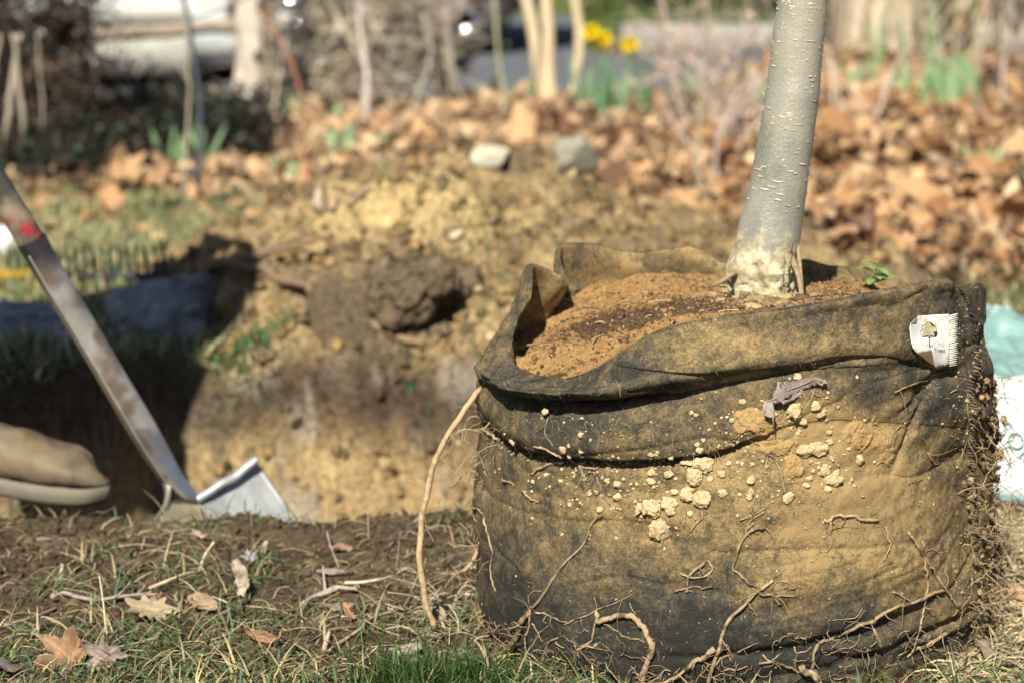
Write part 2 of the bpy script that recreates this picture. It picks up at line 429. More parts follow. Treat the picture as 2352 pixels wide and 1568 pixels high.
ys = [-40, -20, -10, -5, -2, -0.5, 0.5, 1.2, 1.7]
y = 2.0
while y < 9.6: ys.append(y); y *= 1.0030
while y < 220: ys.append(y); y *= 1.03
ys = np.array(ys); nc = 470
u = np.linspace(-0.27, 0.27, nc); outr = np.geomspace(0.285, 40, 26)
u = np.concatenate([-outr[::-1], u, outr])
W = np.maximum(ys, 2.0)
GX = u[None, :] * W[:, None]; GY = np.repeat(ys[:, None], len(u), 1)
gx, gy = GX.ravel(), GY.ravel(); gz = hgt(gx, gy)
hole, mo, n1, n2, dd = masks(gx, gy); P3 = np.stack([gx, gy, gz], -1)
def lerp(a, b, t): return a * (1 - t[:, None]) + b * t[:, None]
A = np.array
n3 = fbm(P3, 14, 4, 31); n4 = fbm(P3, 40, 3, 32)
col = np.tile(A([0.100, 0.068, 0.042]), (len(gx), 1))                                     # trodden topsoil
col = lerp(col, A([0.16, 0.12, 0.075]), sstep(-0.1, 0.5, n3))
col = lerp(col, A([0.16, 0.145, 0.075]), sstep(3.7, 4.2, gy) * (1 - mo) * sstep(5.5, 5.0, gy + 1.4 * (gx + .45) * 0))                  # thin lawn
litter = np.clip(sstep(4.9, 5.6, gy + 0.25 * n1 + 0.3 * sstep(0.2, 0.7, gx)), 0, 1)
col = lerp(col, A([0.17, 0.095, 0.055]), litter)
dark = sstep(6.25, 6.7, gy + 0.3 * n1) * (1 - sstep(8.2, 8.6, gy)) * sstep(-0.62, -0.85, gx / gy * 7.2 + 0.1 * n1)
col = lerp(col, A([0.030, 0.022, 0.018]), dark)  # near-black put into the ground colour for the shade at left
moc = A([0.33, 0.235, 0.12])[None] * (1 - sstep(-0.15, 0.45, n3))[:, None] + A([0.17, 0.125, 0.078])[None] * sstep(-0.15, 0.45, n3)[:, None]
moc = lerp(moc, A([0.56, 0.41, 0.19]), np.exp(-(((gx + 0.2) / 0.26) ** 2 + ((gy - 4.45) / 0.2) ** 2)) * sstep(-0.3, 0.2, n4 + 0.3))  # golden soil brightened here in the colour, as if sunlit
spoil = np.maximum(sstep(0.04, 0.16, mo + 0.06 * n3), .8 * sstep(-.50, -.40, gx + .05 * n1) * (gy < 4.6) * (gy > 3.5))
col = col * (1 - spoil[:, None]) + moc * spoil[:, None]
sub = lerp(np.tile(A([0.075, 0.050, 0.033]), (len(gx), 1)), A([0.34, 0.235, 0.115]), sstep(-0.05, -0.17, gz + 0.05 * n3))
sub = lerp(sub, A([0.13, 0.10, 0.07]), sstep(0.05, 0.35, n3) * 0.8); sub = lerp(sub, A([.52, .38, .18]), sstep(.1, .4, fbm(P3, 9, 4, 33, .65)) * sstep(-.08, -.16, gz)); sub = lerp(sub, A([.34, .30, .25]), .6 * sstep(.25, .5, fbm(P3, 12, 3, 34)))
hm = sstep(0.02, 0.15, hole); col = col * (1 - hm[:, None]) + sub * hm[:, None]
col = lerp(col, A([0.10, 0.13, 0.035]), sstep(12.2, 12.4, gy))
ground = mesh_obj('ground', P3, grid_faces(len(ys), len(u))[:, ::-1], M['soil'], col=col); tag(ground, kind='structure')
bm_faces = grid_faces(len(ys), len(u))
gsel = (ys > 1.6) & (ys < 9.6); gi = np.where(gsel)[0]; i0, i1 = gi[0], gi[-1] + 1
sub_v = P3.reshape(len(ys), len(u), 3)[i0:i1]
gbvh = BVHTree.FromPolygons([Vector(v) for v in sub_v.reshape(-1, 3)], grid_faces(i1 - i0, len(u)).tolist())
def on_ground(px, py, off=0.0):
    o, d = ray(px, py); h = gbvh.ray_cast(o, d)
    if h[0] is None: p = at(px, py, 6.0); return A([p[0], p[1], off])
    return A(h[0]) + A([0, 0, off])
def gz1(x, y): return float(hgt([x], [y])[0])

# road, kerbs
t = NT('asphalt'); t.l(t.ramp(t.noise(60, 6, 0.8), [(0.3, (0.085, 0.092, 0.105)), (0.7, (0.15, 0.155, 0.17))]), t.b.inputs['Base Color']); t.bump(t.noise(300, 3), 0.4, 0.004); M['asphalt'] = t.done(0.75, 0.35)
mesh_obj('road', [[-60, 9.25, ROAD_Z], [60, 9.25, ROAD_Z], [60, 12.20, ROAD_Z], [-60, 12.20, ROAD_Z]], [(0, 1, 2, 3)], M['asphalt'])['kind'] = 'structure'
mesh_obj('driveway', [[-30, 12.204, ROAD_Z], [.40, 12.204, ROAD_Z], [.40, 15.6, ROAD_Z], [-30, 15.6, ROAD_Z]], [(0, 1, 2, 3)], M['asphalt'])['kind'] = 'structure'
k = MB()
for x in np.arange(0.55, 24, 1.2): k.box((x + 0.6, 12.20, -0.03), (1.19, 0.14, 0.16), col=(0.30, 0.28, 0.25))
tag(k.build('kerb', M['wood'], smooth=False), kind='structure')


# ------------------------------------------------------------------ the grow bag: a felt cylinder with two slumped folds, its rim traced in depth
BX, BY, BR = 0.241, 2.545, 0.274
def th_of(p): return math.atan2(p[0] - BX, -(p[1] - BY))
rim_spec = [(2175, 637, 2.37), (2120, 646, 2.345), (2050, 660, 2.315), (1975, 675, 2.295), (1900, 690, 2.283), (1825, 703, 2.276), (1750, 712, 2.273), (1675, 722, 2.275), (1600, 735, 2.281),
            (1540, 748, 2.29), (1500, 762, 2.30), (1460, 785, 2.31), (1420, 812, 2.322), (1380, 838, 2.335), (1340, 857, 2.348), (1300, 868, 2.362), (1260, 868, 2.38), (1225, 858, 2.398), (1198, 848, 2.415), (1178, 835, 2.44), (1171, 800, 2.48),
            (1172, 765, 2.52), (1186, 718, 2.562), (1212, 676, 2.60), (1216, 635, 2.625), (1218, 604, 2.645), (1245, 612, 2.662), (1282, 630, 2.665), (1299, 645, 2.68), (1290, 618, 2.70),
            (1281, 585, 2.725), (1283, 560, 2.745), (1320, 556, 2.77), (1370, 560, 2.79), (1420, 573, 2.805), (1470, 577, 2.812), (1530, 570, 2.82), (1590, 562, 2.82), (1625, 580, 2.815), (1655, 600, 2.81),
            (1700, 606, 2.80), (1780, 604, 2.80), (1850, 594, 2.80), (1905, 610, 2.79), (1945, 612, 2.785), (1965, 640, 2.78), (1990, 662, 2.775), (2060, 680, 2.75),
            (2150, 680, 2.71), (2220, 672, 2.66), (2256, 664, 2.60), (2254, 650, 2.55), (2225, 652, 2.50), (2198, 660, 2.455), (2190, 664, 2.42), (2183, 652, 2.395)]
rim3 = A([at(*s) for s in rim_spec])
rth = A([th_of(p) for p in rim3]); rr_ = np.hypot(rim3[:, 0] - BX, rim3[:, 1] - BY); rz_ = rim3[:, 2]
rth = np.unwrap(rth)
# run the angle downwards from the seam, all the way round
order = np.arange(len(rth))
for i in range(1, len(rth)):
    if rth[i] > rth[i - 1] - 0.004: rth[i] = rth[i - 1] - 0.004
NTH = 1100
ths = np.linspace(-math.pi, math.pi, NTH, endpoint=False)
def periodic(x, xp, fp):
    xp = np.asarray(xp); fp = np.asarray(fp); o = np.argsort(xp); xp, fp = xp[o], fp[o]
    X3 = np.concatenate([xp - 2 * math.pi, xp, xp + 2 * math.pi]); F3 = np.concatenate([fp] * 3)
    o = np.argsort(X3); return np.interp(x, X3[o], F3[o])
rimr = periodic(ths, rth, rr_); rimz = periodic(ths, rth, rz_)
def blur(a, k):
    w = np.hanning(k + 2)[1:-1]; w /= w.sum(); return np.convolve(np.concatenate([a[-k:], a, a[:k]]), w, 'same')[k:-k]
rimr, rimz = blur(rimr, 7), blur(rimz, 7)
frontpx = 1690 + 588 * np.sin(ths)
front = np.abs(ths) < math.pi / 2 + 0.02
leftback = np.clip((-ths - math.pi / 2) / 0.9, 0, 1) * (ths < -math.pi / 2)       # 0..1 beyond the left silhouette
def zline(tab, r):
    x = np.interp(frontpx, [a for a, b in tab], [b for a, b in tab])
    Y = BY - r * np.cos(ths); k_ = (784 - x) / F
    return Y * (k_ * CP - SP) / (CP + k_ * SP) + H
c1tab = [(1100, 862), (1115, 878), (1160, 903), (1200, 915), (1300, 924), (1400, 920), (1500, 901), (1600, 875), (1700, 854), (1800, 838), (1880, 827), (1960, 826), (2050, 850), (2190, 880), (2290, 900)]
c2tab = [(1102, 960), (1120, 988), (1160, 1022), (1220, 1046), (1300, 1058), (1400, 1067), (1500, 1062), (1560, 1053), (1620, 1038), (1680, 1010), (1740, 985), (1850, 975), (2000, 985), (2290, 1000)]
z1 = zline(c1tab, BR); z2 = zline(c2tab, BR)
back = sstep(math.pi / 2, math.pi / 2 + 0.6, np.abs(ths))
z1 = z1 * (1 - back) + (rimz - 0.10) * back; z2 = z2 * (1 - back) + (rimz - 0.17) * back
z1 = np.minimum(z1, rimz - 0.018); z2 = np.minimum(z2, z1 - 0.035)
z1, z2 = blur(z1, 25), blur(z2, 25)
lb = 1 - leftback
d1 = np.interp(frontpx, [1100, 1120, 1200, 1300, 1400, 1500, 1600, 1700, 1800, 1880, 1960, 2100, 2290], [.002, .006, .019, .024, .022, .018, .014, .010, .007, .004, .0018, .002, .001]) * np.where(front, 1, lb * (ths < 0))
d2 = np.interp(frontpx, [1100, 1120, 1220, 1300, 1400, 1500, 1600, 1700, 1780, 2290], [.001, .005, .011, .011, .009, .0075, .005, .002, .0008, 0.0006]) * np.where(front, 1, lb * (ths < 0))
s1 = np.clip(d1 / 0.008, 0, 1) ** 1.5; s2 = np.clip(d2 / 0.005, 0, 1) ** 1.5
low_r = BR + 0.004 * np.cos(ths * 2 + 1) + 0.006 * (ths > 0.9) * (ths < 2.2) * 0
lean = np.clip((rimz - z1), 0.02, 0.2)
K = []
K.append((low_r - 0.012, 0 * ths - 0.012))
K.append((low_r + 0.002, 0 * ths + 0.030))
K.append((low_r + 0.003, 0.35 * z2 + 0.02))
K.append((low_r + 0.000, 0.75 * z2 + 0.0))
K.append((low_r - 0.001, z2 - 0.018))
K.append((low_r - 0.004 * s2, z2 - 0.006))
K.append((low_r - 0.013 * s2, z2 + 0.0035))                       # recess under the second fold
K.append((low_r + d2 * 0.55, z2 + 0.0005 * (1 - s2) + 0.0048))
K.append((low_r + d2 + 0.001, z2 + 0.011))
K.append((low_r + d2 * 0.9 + 0.002, 0.5 * (z1 + z2)))
K.append((low_r + d2 * 0.4, z1 - 0.016))
K.append((low_r - 0.005 * s1, z1 - 0.005))
K.append((low_r - 0.020 * s1, z1 + 0.005))                        # recess under the first fold
K.append((low_r + d1 * 0.55 - 0.001, z1 + 0.004))
K.append((low_r + d1, z1 + 0.010))
topmid = 0.45
K.append((low_r + (d1 * 1.05) * 0.75 + (rimr - low_r) * 0.25, z1 + 0.010 + (rimz - z1 - 0.010) * 0.35))
K.append((low_r * 0.42 + rimr * 0.58 + d1 * 0.35, z1 + 0.010 + (rimz - z1 - 0.010) * 0.72))
K.append((rimr + 0.0022, rimz - 0.0015))
K.append((rimr - 0.0005, rimz))
K.append((rimr - 0.0032, rimz - 0.0015))
bulk = np.clip(0.2 + 0.8 * back, 0, 1)
lw = np.exp(-((ths + 1.95) / .55) ** 2); bw = back * (1 - lw)
K.append((rimr - 0.004 - 0.012 * bw * (.6 + .4 * np.sin(ths * 9)) + .005 * lw, rimz - 0.015))
K.append(((np.minimum(rimr, BR) - 0.004 + 0.012 * bw) * (1 - lw) + (low_r * .75 + rimr * .25 - .006) * lw, rimz - 0.042))
K.append((0 * rimr + BR - 0.012, rimz * 0 + 0.24))
KR = A([k[0] for k in K]).T; KZ = A([k[1] for k in K]).T       # NTH x NK
counts = [10, 26, 40, 40, 8, 8, 8, 7, 22, 22, 8, 8, 8, 8, 26, 26, 24, 5, 5, 10, 12, 10]
def hermite(KR, KZ):
    dk = np.hypot(np.diff(KR, axis=1), np.diff(KZ, axis=1)) + 1e-6
    dm = dk.mean(0); s = np.concatenate([[0], np.cumsum(dm)])
    out = []
    def tang(Kv):
        T = np.zeros_like(Kv)
        m = np.diff(Kv, axis=1) / dm[None]
        a, b = m[:, :-1], m[:, 1:]; w = dm[None, :-1], dm[None, 1:]
        T[:, 1:-1] = (a * w[1] + b * w[0]) / (w[0] + w[1])
        T[:, 0], T[:, -1] = m[:, 0], m[:, -1]
        return T
    TR, TZ = tang(KR), tang(KZ)
    R_, Z_ = [], []
    for i, c in enumerate(counts):
        tt = np.linspace(0, 1, c, endpoint=(i == len(counts) - 1))[None]; h = dm[i]
        b = (2 * tt**3 - 3 * tt**2 + 1, (tt**3 - 2 * tt**2 + tt) * h, -2 * tt**3 + 3 * tt**2, (tt**3 - tt**2) * h)
        for Kv, Tv, L in ((KR, TR, R_), (KZ, TZ, Z_)):
            L.append(Kv[:, i:i + 1] * b[0] + Tv[:, i:i + 1] * b[1] + Kv[:, i + 1:i + 2] * b[2] + Tv[:, i + 1:i + 2] * b[3])
    return np.concatenate(R_, 1), np.concatenate(Z_, 1)
RR, ZZ = hermite(KR, KZ); NV = RR.shape[1]
TH = np.repeat(ths[:, None], NV, 1)
sx, sz = TH * BR, ZZ
flat = np.stack([np.sin(TH).ravel() * .27, np.cos(TH).ravel() * .27, sz.ravel()], -1)
outer = np.arange(NV)[None] < sum(counts[:17])
big = fbm(flat, 7, 2, 41).reshape(TH.shape); md = fbm(flat, 24, 3, 42).reshape(TH.shape); fn = fbm(flat, 90, 3, 43, 0.6).reshape(TH.shape)
# horizontal creases near the foot, climbing to the right; coarse sagging pleats elsewhere
q = np.stack([sx.ravel() * 5, 0 * sx.ravel(), (sz - 0.16 * sx + 0.012 * big).ravel() * 44], -1)
wr = (1 - np.abs(fbm(q, 1.0, 2, 44)).reshape(TH.shape) * 2.4)
wr = np.clip(wr, 0, 1) ** 3
wm = sstep(0.17, 0.05, sz) * sstep(-0.25, 0.45, TH + 0.4 * md) * sstep(0.005, 0.03, sz)
q2 = np.stack([(sx * 9).ravel(), 0 * sx.ravel(), (sz * 22 + 0.5 * big).ravel()], -1)
pl = np.clip(1 - np.abs(fbm(q2, 1.0, 2, 46)).reshape(TH.shape) * 2.6, 0, 1) ** 3
lowf = fbm(flat * A([1, 1, 1.6]), 3.2, 2, 48).reshape(TH.shape)
disp = .010 * sstep(.25, .14, sz) * sstep(-.4, -1.1, TH) * (TH > -2.2) + 0.010 * lowf * (sz < .33) + 0.008 * big + 0.0038 * md + 0.0015 * fn - 0.0060 * wr * wm - 0.0026 * pl * (1 - wm) * sstep(0.02, 0.1, sz)
seam_z = lambda th_: 0
# a puckered line where the felt is gathered below the label
def dent(px_, py_, w_, h_, ang, dep):
    p_ = at(px_, py_, BY - BR * 0.9); tc = math.asin(max(-1, min(1, (px_ - 1690) / 588))); zc = p_[2]
    a_, b_ = (TH - tc) * BR, sz - zc; ca, sa = math.cos(ang), math.sin(ang)
    a2, b2 = a_ * ca + b_ * sa, -a_ * sa + b_ * ca
    return -dep * np.exp(-(a2 / w_) ** 2 - (b2 / h_) ** 2)
for args in [(2080, 905, .05, .006, .15, .006), (2150, 895, .05, .009, -.1, .004), (2000, 855, .07, .006, .05, .003), (2030, 1000, .035, .004, 1.0, .007), (2045, 930, .04, .005, .5, .005),
             (2150, 1100, .05, .008, .05, .005), (1980, 1020, .08, .01, .1, -.003), (1760, 1130, .10, .02, .1, -.004), (2240, 870, .05, .007, 0, .007), (2250, 1110, .04, .02, 0, .006),
             (1290, 875, .03, .007, -.75, .005), (1265, 880, .02, .004, -1.0, .004), (1180, 1090, .03, .006, .4, .004), (1900, 1440, .12, .004, .13, .006), (2150, 1470, .07, .004, .06, .006), (1950, 1500, .14, .004, .15, .006), (1750, 1470, .12, .004, .1, .005)]:
    disp += dent(*args)
# seam ridge down the front right
seam_pts = [(2171, 637), (2181, 665), (2190, 695), (2192, 735), (2194, 780), (2193, 838), (2176, 870), (2168, 897), (2172, 950), (2182, 990), (2191, 1033), (2198, 1075), (2202, 1110), (2206, 1180), (2205, 1260), (2207, 1350), (2209, 1450), (2210, 1560)]
sth = A([math.asin((p[0] - 1690) / 588) for p in seam_pts]); szz = A([at(p[0], p[1], BY - BR * math.cos(a_))[2] for p, a_ in zip(seam_pts, sth)])
o_ = np.argsort(szz); seam_th = np.interp(sz, szz[o_], sth[o_])
ds = (TH - seam_th) * BR
disp += 0.0035 * np.exp(-(ds / 0.0035) ** 2) + 0.0022 * np.exp(-(ds / 0.012) ** 2) - 0.002 * np.exp(-((ds - 0.012) / 0.004) ** 2)
disp = disp * np.where(outer, 1, 0.35) * sstep(-0.012, 0.01, sz)
nearrim = np.clip((RR.shape[1] and 1) * 1.0, 0, 1)
kr = sum(counts[:15]); fade = np.ones(NV); fade[kr:] = np.linspace(1, 0.35, NV - kr); disp = disp * fade[None]
RD = RR + disp
ZD = ZZ + 0.0006 * fn * fade[None]
BV = np.stack([BX + RD * np.sin(TH), BY - RD * np.cos(TH), ZD], -1)
# where the soil sticks: more on the lower right and below the folds, less on the dark foot at the left
ddirt = 0.05 * np.ones_like(TH)
def blobd(px_, py_, rx, ry, v):
    tc = math.asin(max(-1, min(1, (px_ - 1690) / 588))); zc = at(px_, py_, BY - BR * math.cos(tc))[2]
    return v * np.exp(-((TH - tc) * BR / rx) ** 2 - ((sz - zc) / ry) ** 2)
for args in [(2000, 1230, .16, .06, .26), (1800, 1150, .10, .05, .20), (1500, 1200, .12, .04, .10), (1330, 1120, .08, .03, .12), (1450, 1480, .14, .05, -.30), (1250, 1440, .10, .07, -.22), (1740, 1480, .10, .04, -.30), (1900, 1400, .12, .02, -.12),
             (1650, 790, .10, .02, .22), (1400, 870, .10, .025, -.26), (1180, 900, .05, .03, -.10), (1560, 850, .06, .012, .1), (1520, 1160, .035, .02, .35), (1600, 1090, .03, .02, .35), (1790, 1000, .05, .03, .45), (1900, 1090, .04, .03, .4), (1870, 980, .03, .02, .3), (1960, 1000, .035, .035, .4), (1400, 1000, .12, .025, -.13), (1950, 700, .12, .025, -.06), (2000, 800, .12, .02, .04), (2050, 930, .10, .02, -.16), (1900, 890, .08, .02, -.12),
             (2230, 750, .05, .10, -.16), (2150, 680, .05, .02, -.20), (2240, 1150, .05, .12, .12), (2000, 1500, .2, .03, -.06), (2100, 1080, .12, .05, .16), (1700, 1330, .10, .03, .12), (1560, 1370, .04, .03, -.12)]:
    ddirt += blobd(*args)
ddirt += -0.05 * sstep(0.3, 1, big) - 0.28 * np.exp(-((ds) / 0.006) ** 2) * sstep(.26, .34, sz)
rimband = np.zeros(NV); rimband[sum(counts[:17]):sum(counts[:19])] = -0.10
inner = np.zeros(NV); inner[sum(counts[:19]):] = 0.22
ddirt = ddirt + rimband[None] + inner[None]
# darker tone along the foot creases
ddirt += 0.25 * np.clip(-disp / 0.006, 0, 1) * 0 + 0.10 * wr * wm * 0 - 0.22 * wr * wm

bag = empty('grow_bag', (BX, BY, 0))
tag(bag, 'dark felt grow bag caked in ochre soil, slumped folds at its left rim', 'grow bag')
bagf = grid_faces(NTH, NV, wrap=True)
body = mesh_obj('felt_body', BV.reshape(-1, 3), bagf, M['felt'], bag, attrs={'dirt': ddirt.ravel()})
bbvh = BVHTree.FromPolygons([Vector(v) for v in BV.reshape(-1, 3)], bagf.tolist())
def on_bag(px, py, off=0.0):
    o, d = ray(px, py); h = bbvh.ray_cast(o, d)
    if h[0] is None:
        return at(px, py, BY - 0.02), A([0, -1.0, 0])
    n = h[1]; n = n if n.dot(d) < 0 else -n
    return A(h[0]) + off * A(n), A(n)

# overlocked seam: dark looped thread down the ridge
mb = MB(); sp = spline([(p[0], p[1], 0) for p in seam_pts], 150); rs = np.random.RandomState(3)
def bag_z(th, zt, off=0.002):
    i = int(round((th + math.pi) / (2 * math.pi) * NTH)) % NTH
    jj = np.argmin(np.abs(ZD[i, :sum(counts[:17])] - zt)); p = BV[i, jj]; n = A([math.sin(th), -math.cos(th), 0.0]); return p + n * off
zs = np.arange(rimz[np.argmin(np.abs(ths - sth[0]))] - 0.003, 0.02, -0.0030)
for zq in zs:
    a0 = float(np.interp(zq, szz[o_], sth[o_]))
    a0 += rs.normal() * 0.003
    L = rs.uniform(0.0022, 0.0042)
    pts = [bag_z(a0 - L / BR, zq + 0.0015, 0.0004), bag_z(a0, zq, rs.uniform(.0012, .0024)), bag_z(a0 + L / BR, zq - 0.0025, 0.0004)]
    k_ = rs.uniform(0.6, 1.3)
    mb.tube(spline(pts, 6), rs.uniform(.0009, .0014), 5, col=(A([0.060, 0.052, 0.038]) if zq > .30 else A([.13, .10, .06])) * k_ if rs.rand() < 0.8 else A([0.22, 0.16, 0.085]))
mb.build('seam_stitching', M['root'], bag)

# the sewn-on label with its tree drawing
out = [ZT(x, y) for x, y in [(1585, 655), (1620, 652), (1700, 647), (1802, 642), (1804, 760), (1803, 880), (1800, 1010), (1750, 1016), (1702, 1019), (1690, 985), (1680, 900), (1625, 910), (1572, 918), (1548, 890), (1535, 850), (1527, 800), (1522, 740), (1530, 705), (1560, 690)]]
def inside(px, py, poly):
    n = len(poly); c = False; j = n - 1
    for i in range(n):
        if (poly[i][1] > py) != (poly[j][1] > py) and px < (poly[j][0] - poly[i][0]) * (py - poly[i][1]) / (poly[j][1] - poly[i][1] + 1e-9) + poly[i][0]: c = not c
        j = i
    return c
# a smooth carrier surface for the label: sampled on the bag and relaxed
cx0, cy0, cx1, cy1 = 2080, 715, 2200, 850
gxs = np.linspace(cx0, cx1, 25); gys = np.linspace(cy0, cy1, 27)
dep = A([[np.linalg.norm(on_bag(x, y)[0] - A([0, 0, H])) for y in gys] for x in gxs])
for _ in range(14):
    dep[1:-1, 1:-1] = (dep[:-2, 1:-1] + dep[2:, 1:-1] + dep[1:-1, :-2] + dep[1:-1, 2:]) / 4
dep = dep - 0.0045
def on_label(px, py, off=0.0, curl=True):
    fx = np.clip((px - cx0) / (cx1 - cx0) * 24, 0, 23.999); fy = np.clip((py - cy0) / (cy1 - cy0) * 26, 0, 25.999)
    i, j = int(fx), int(fy); a_, b_ = fx - i, fy - j
    dd_ = (dep[i, j] * (1 - a_) + dep[i + 1, j] * a_) * (1 - b_) + (dep[i, j + 1] * (1 - a_) + dep[i + 1, j + 1] * a_) * b_
    if curl: dd_ -= 0.008 * max(0, (2135 - px) / 45) ** 2
    o, d = ray(px, py); return A(o) + A(d) * (dd_ - off)
def px_mesh(name, poly, place, thick, mat, parent, col, step=3.0, mats=None):
    """a thin sheet with the outline of a polygon given in the photograph, laid on a surface"""
    import bmesh
    b = bmesh.new(); vs = [b.verts.new((x, y, 0)) for x, y in poly]; b.faces.new(vs)
    xs = [p[0] for p in poly]; ys_ = [p[1] for p in poly]
    for x in np.arange(min(xs) + step, max(xs), step): bmesh.ops.bisect_plane(b, geom=b.verts[:] + b.edges[:] + b.faces[:], plane_co=(x, 0, 0), plane_no=(1, 0, 0))
    for y_ in np.arange(min(ys_) + step, max(ys_), step): bmesh.ops.bisect_plane(b, geom=b.verts[:] + b.edges[:] + b.faces[:], plane_co=(0, y_, 0), plane_no=(0, 1, 0))
    bmesh.ops.triangulate(b, faces=b.faces[:])
    b.verts.ensure_lookup_table(); b.verts.index_update()
    V0 = [place(v.co.x, v.co.y, 0.0) for v in b.verts]; V1 = [place(v.co.x, v.co.y, thick) for v in b.verts]
    Fc = [[v.index for v in f.verts] for f in b.faces]; n = len(V0)
    bd = [(e.verts[0].index, e.verts[1].index) for e in b.edges if e.is_boundary]; b.free()
    F2 = [[i + n for i in f] for f in Fc]; side = []
    for a_, c_ in bd: side += [[a_, c_, c_ + n], [a_, c_ + n, a_ + n]]
    V = A(V0 + V1); C = col(V, n) if callable(col) else col
    if parent is None: return based(name, V, A(Fc + F2 + side), mat, col=C, smooth=False)
    return mesh_obj(name, V, A(Fc + F2 + side), mat, parent, col=C, smooth=False)
def label_col(V, n):
    s = fbm(V, 120, 4, 51); c = np.tile(A([0.80, 0.79, 0.73]), (len(V), 1))
    return lerp(c, A([0.62, 0.50, 0.30]), sstep(0.15, 0.6, s) * 0.8)
label = px_mesh('label', out, on_label, 0.0006, M['print'], bag, label_col)
back_poly = [ZT(x, y) for x, y in [(1575, 920), (1625, 908), (1682, 898), (1694, 985), (1703, 1018), (1640, 975)]]
fl = px_mesh('folded_corner', back_poly, lambda x, y, o: on_label(x, y, o + 0.0022), 0.0006, M['print'], label, (0.24, 0.16, 0.085))
cor = [ZT(x, y) for x, y in [(1530, 708), (1558, 672), (1580, 668), (1570, 705)]]
px_mesh('folded_corner', cor, lambda x, y, o: on_label(x, y, o + 0.0018), 0.0005, M['print'], label, (0.30, 0.24, 0.16))
# drawing: crown outline, dark side, trunk, skyline
ink = MB()
def ink_line(pts, w=0.00018, col=(0.03, 0.03, 0.03), n=None, sm=False):
    pts = [ZT(*p) for p in pts]
    if sm: pts = [(p[0], p[1]) for p in spline([(a_, b_, 0) for a_, b_ in pts], n or 24)]
    P_ = []
    for (a_, b_), (c_, d_) in zip(pts[:-1], pts[1:]):
        for s in np.linspace(0, 1, 4, endpoint=False): P_.append(on_label(a_ + (c_ - a_) * s, b_ + (d_ - b_) * s, 0.0008))
    P_.append(on_label(*pts[-1], 0.0008)); ink.tube(P_, w, 4, col)
crown = [(1650, 800), (1615, 806), (1603, 785), (1602, 762), (1612, 755), (1610, 728), (1635, 718), (1650, 702), (1670, 700), (1690, 716), (1708, 735), (1712, 760), (1720, 780), (1712, 800), (1690, 806), (1670, 798), (1650, 800)]
ink_line(crown, 0.00034, sm=False); ink_line([(1630, 745), (1645, 735), (1655, 745), (1668, 730)], .0002); ink_line([(1625, 775), (1640, 768), (1652, 780), (1670, 770), (1682, 778)], .00024)
ink_line([(1663, 805), (1664, 830), (1662, 850), (1668, 880)], 0.0006); ink_line([(1650, 795), (1662, 815), (1690, 790)], 0.0004)
ink_line([(1610, 850), (1622, 850), (1622, 865), (1645, 865), (1645, 828), (1650, 865), (1690, 866), (1690, 850), (1706, 850), (1706, 840), (1715, 828), (1724, 840), (1724, 852), (1745, 852), (1745, 866), (1770, 866)], 0.00012, (0.15, 0.15, 0.15))
ink_line([(1655, 865), (1675, 876), (1690, 866)], 0.00012, (0.15, 0.15, 0.15))
ink.build('tree_drawing', M['print'], label)
def ink_patch(poly, col):
    return px_mesh('ink_patch', [ZT(*p) for p in poly], lambda x, y, o: on_label(x, y, o + 0.0008), 0.0002, M['print'], label, col, step=2)
ink_patch([(1648, 796), (1630, 800), (1616, 792), (1610, 778), (1616, 762), (1612, 745), (1628, 732), (1634, 718), (1652, 708), (1668, 706), (1682, 722), (1698, 734), (1696, 752), (1706, 764), (1694, 780), (1696, 794), (1672, 796), (1662, 790)], (0.60, 0.50, 0.32))
ink_patch([(1690, 760), (1704, 770), (1716, 760), (1721, 788), (1712, 806), (1692, 803), (1700, 788)], (0.03, 0.03, 0.03))
ink_patch([(1668, 702), (1688, 716), (1700, 738), (1680, 728), (1670, 718)], (0.05, 0.05, 0.045))

def text_verts(s, size):
    c = bpy.data.curves.new('t', 'FONT'); c.body = s; c.size = size; c.resolution_u = 3; c.align_x = 'LEFT'
    o = bpy.data.objects.new('t', c); sc.collection.objects.link(o); bpy.context.view_layer.update()
    me = bpy.data.meshes.new_from_object(o.evaluated_get(bpy.context.evaluated_depsgraph_get()))
    V = [tuple(v.co) for v in me.vertices]; Fc = [tuple(p.vertices) for p in me.polygons]
    bpy.data.objects.remove(o); bpy.data.meshes.remove(me); bpy.data.curves.remove(c); return V, Fc
tv, tf = text_verts('Trees', 44)
V = [on_label(*ZT(1694 + v[0] * 0.80, 914 - v[1] * 1.0 + 0.0), 0.0009) for v in tv]
mesh_obj('lettering', V, [tuple(f) for f in tf], M['print'], label, smooth=False, col=(0.11, 0.11, 0.11))
mb = MB()
for k_ in range(27):                                  # white stitches that hold the label
    yy = 648 + k_ * 13.7
    a_, b_ = ZT(1806, yy + 8 + rs.normal() * 1.5), ZT(1858 + rs.normal() * 2, yy - 6)
    p0 = on_label(*a_, 0.0012); p1 = on_label((a_[0] + b_[0]) / 2, (a_[1] + b_[1]) / 2, 0.0042, False); p2, _ = on_bag(*b_, 0.001)
    mb.tube(spline([p0, p1, p2], 6), 0.00085, 6, col=A([0.80, 0.76, 0.62]) * rs.uniform(0.75, 1.0))
mb.build('stitch', M['root'], label)

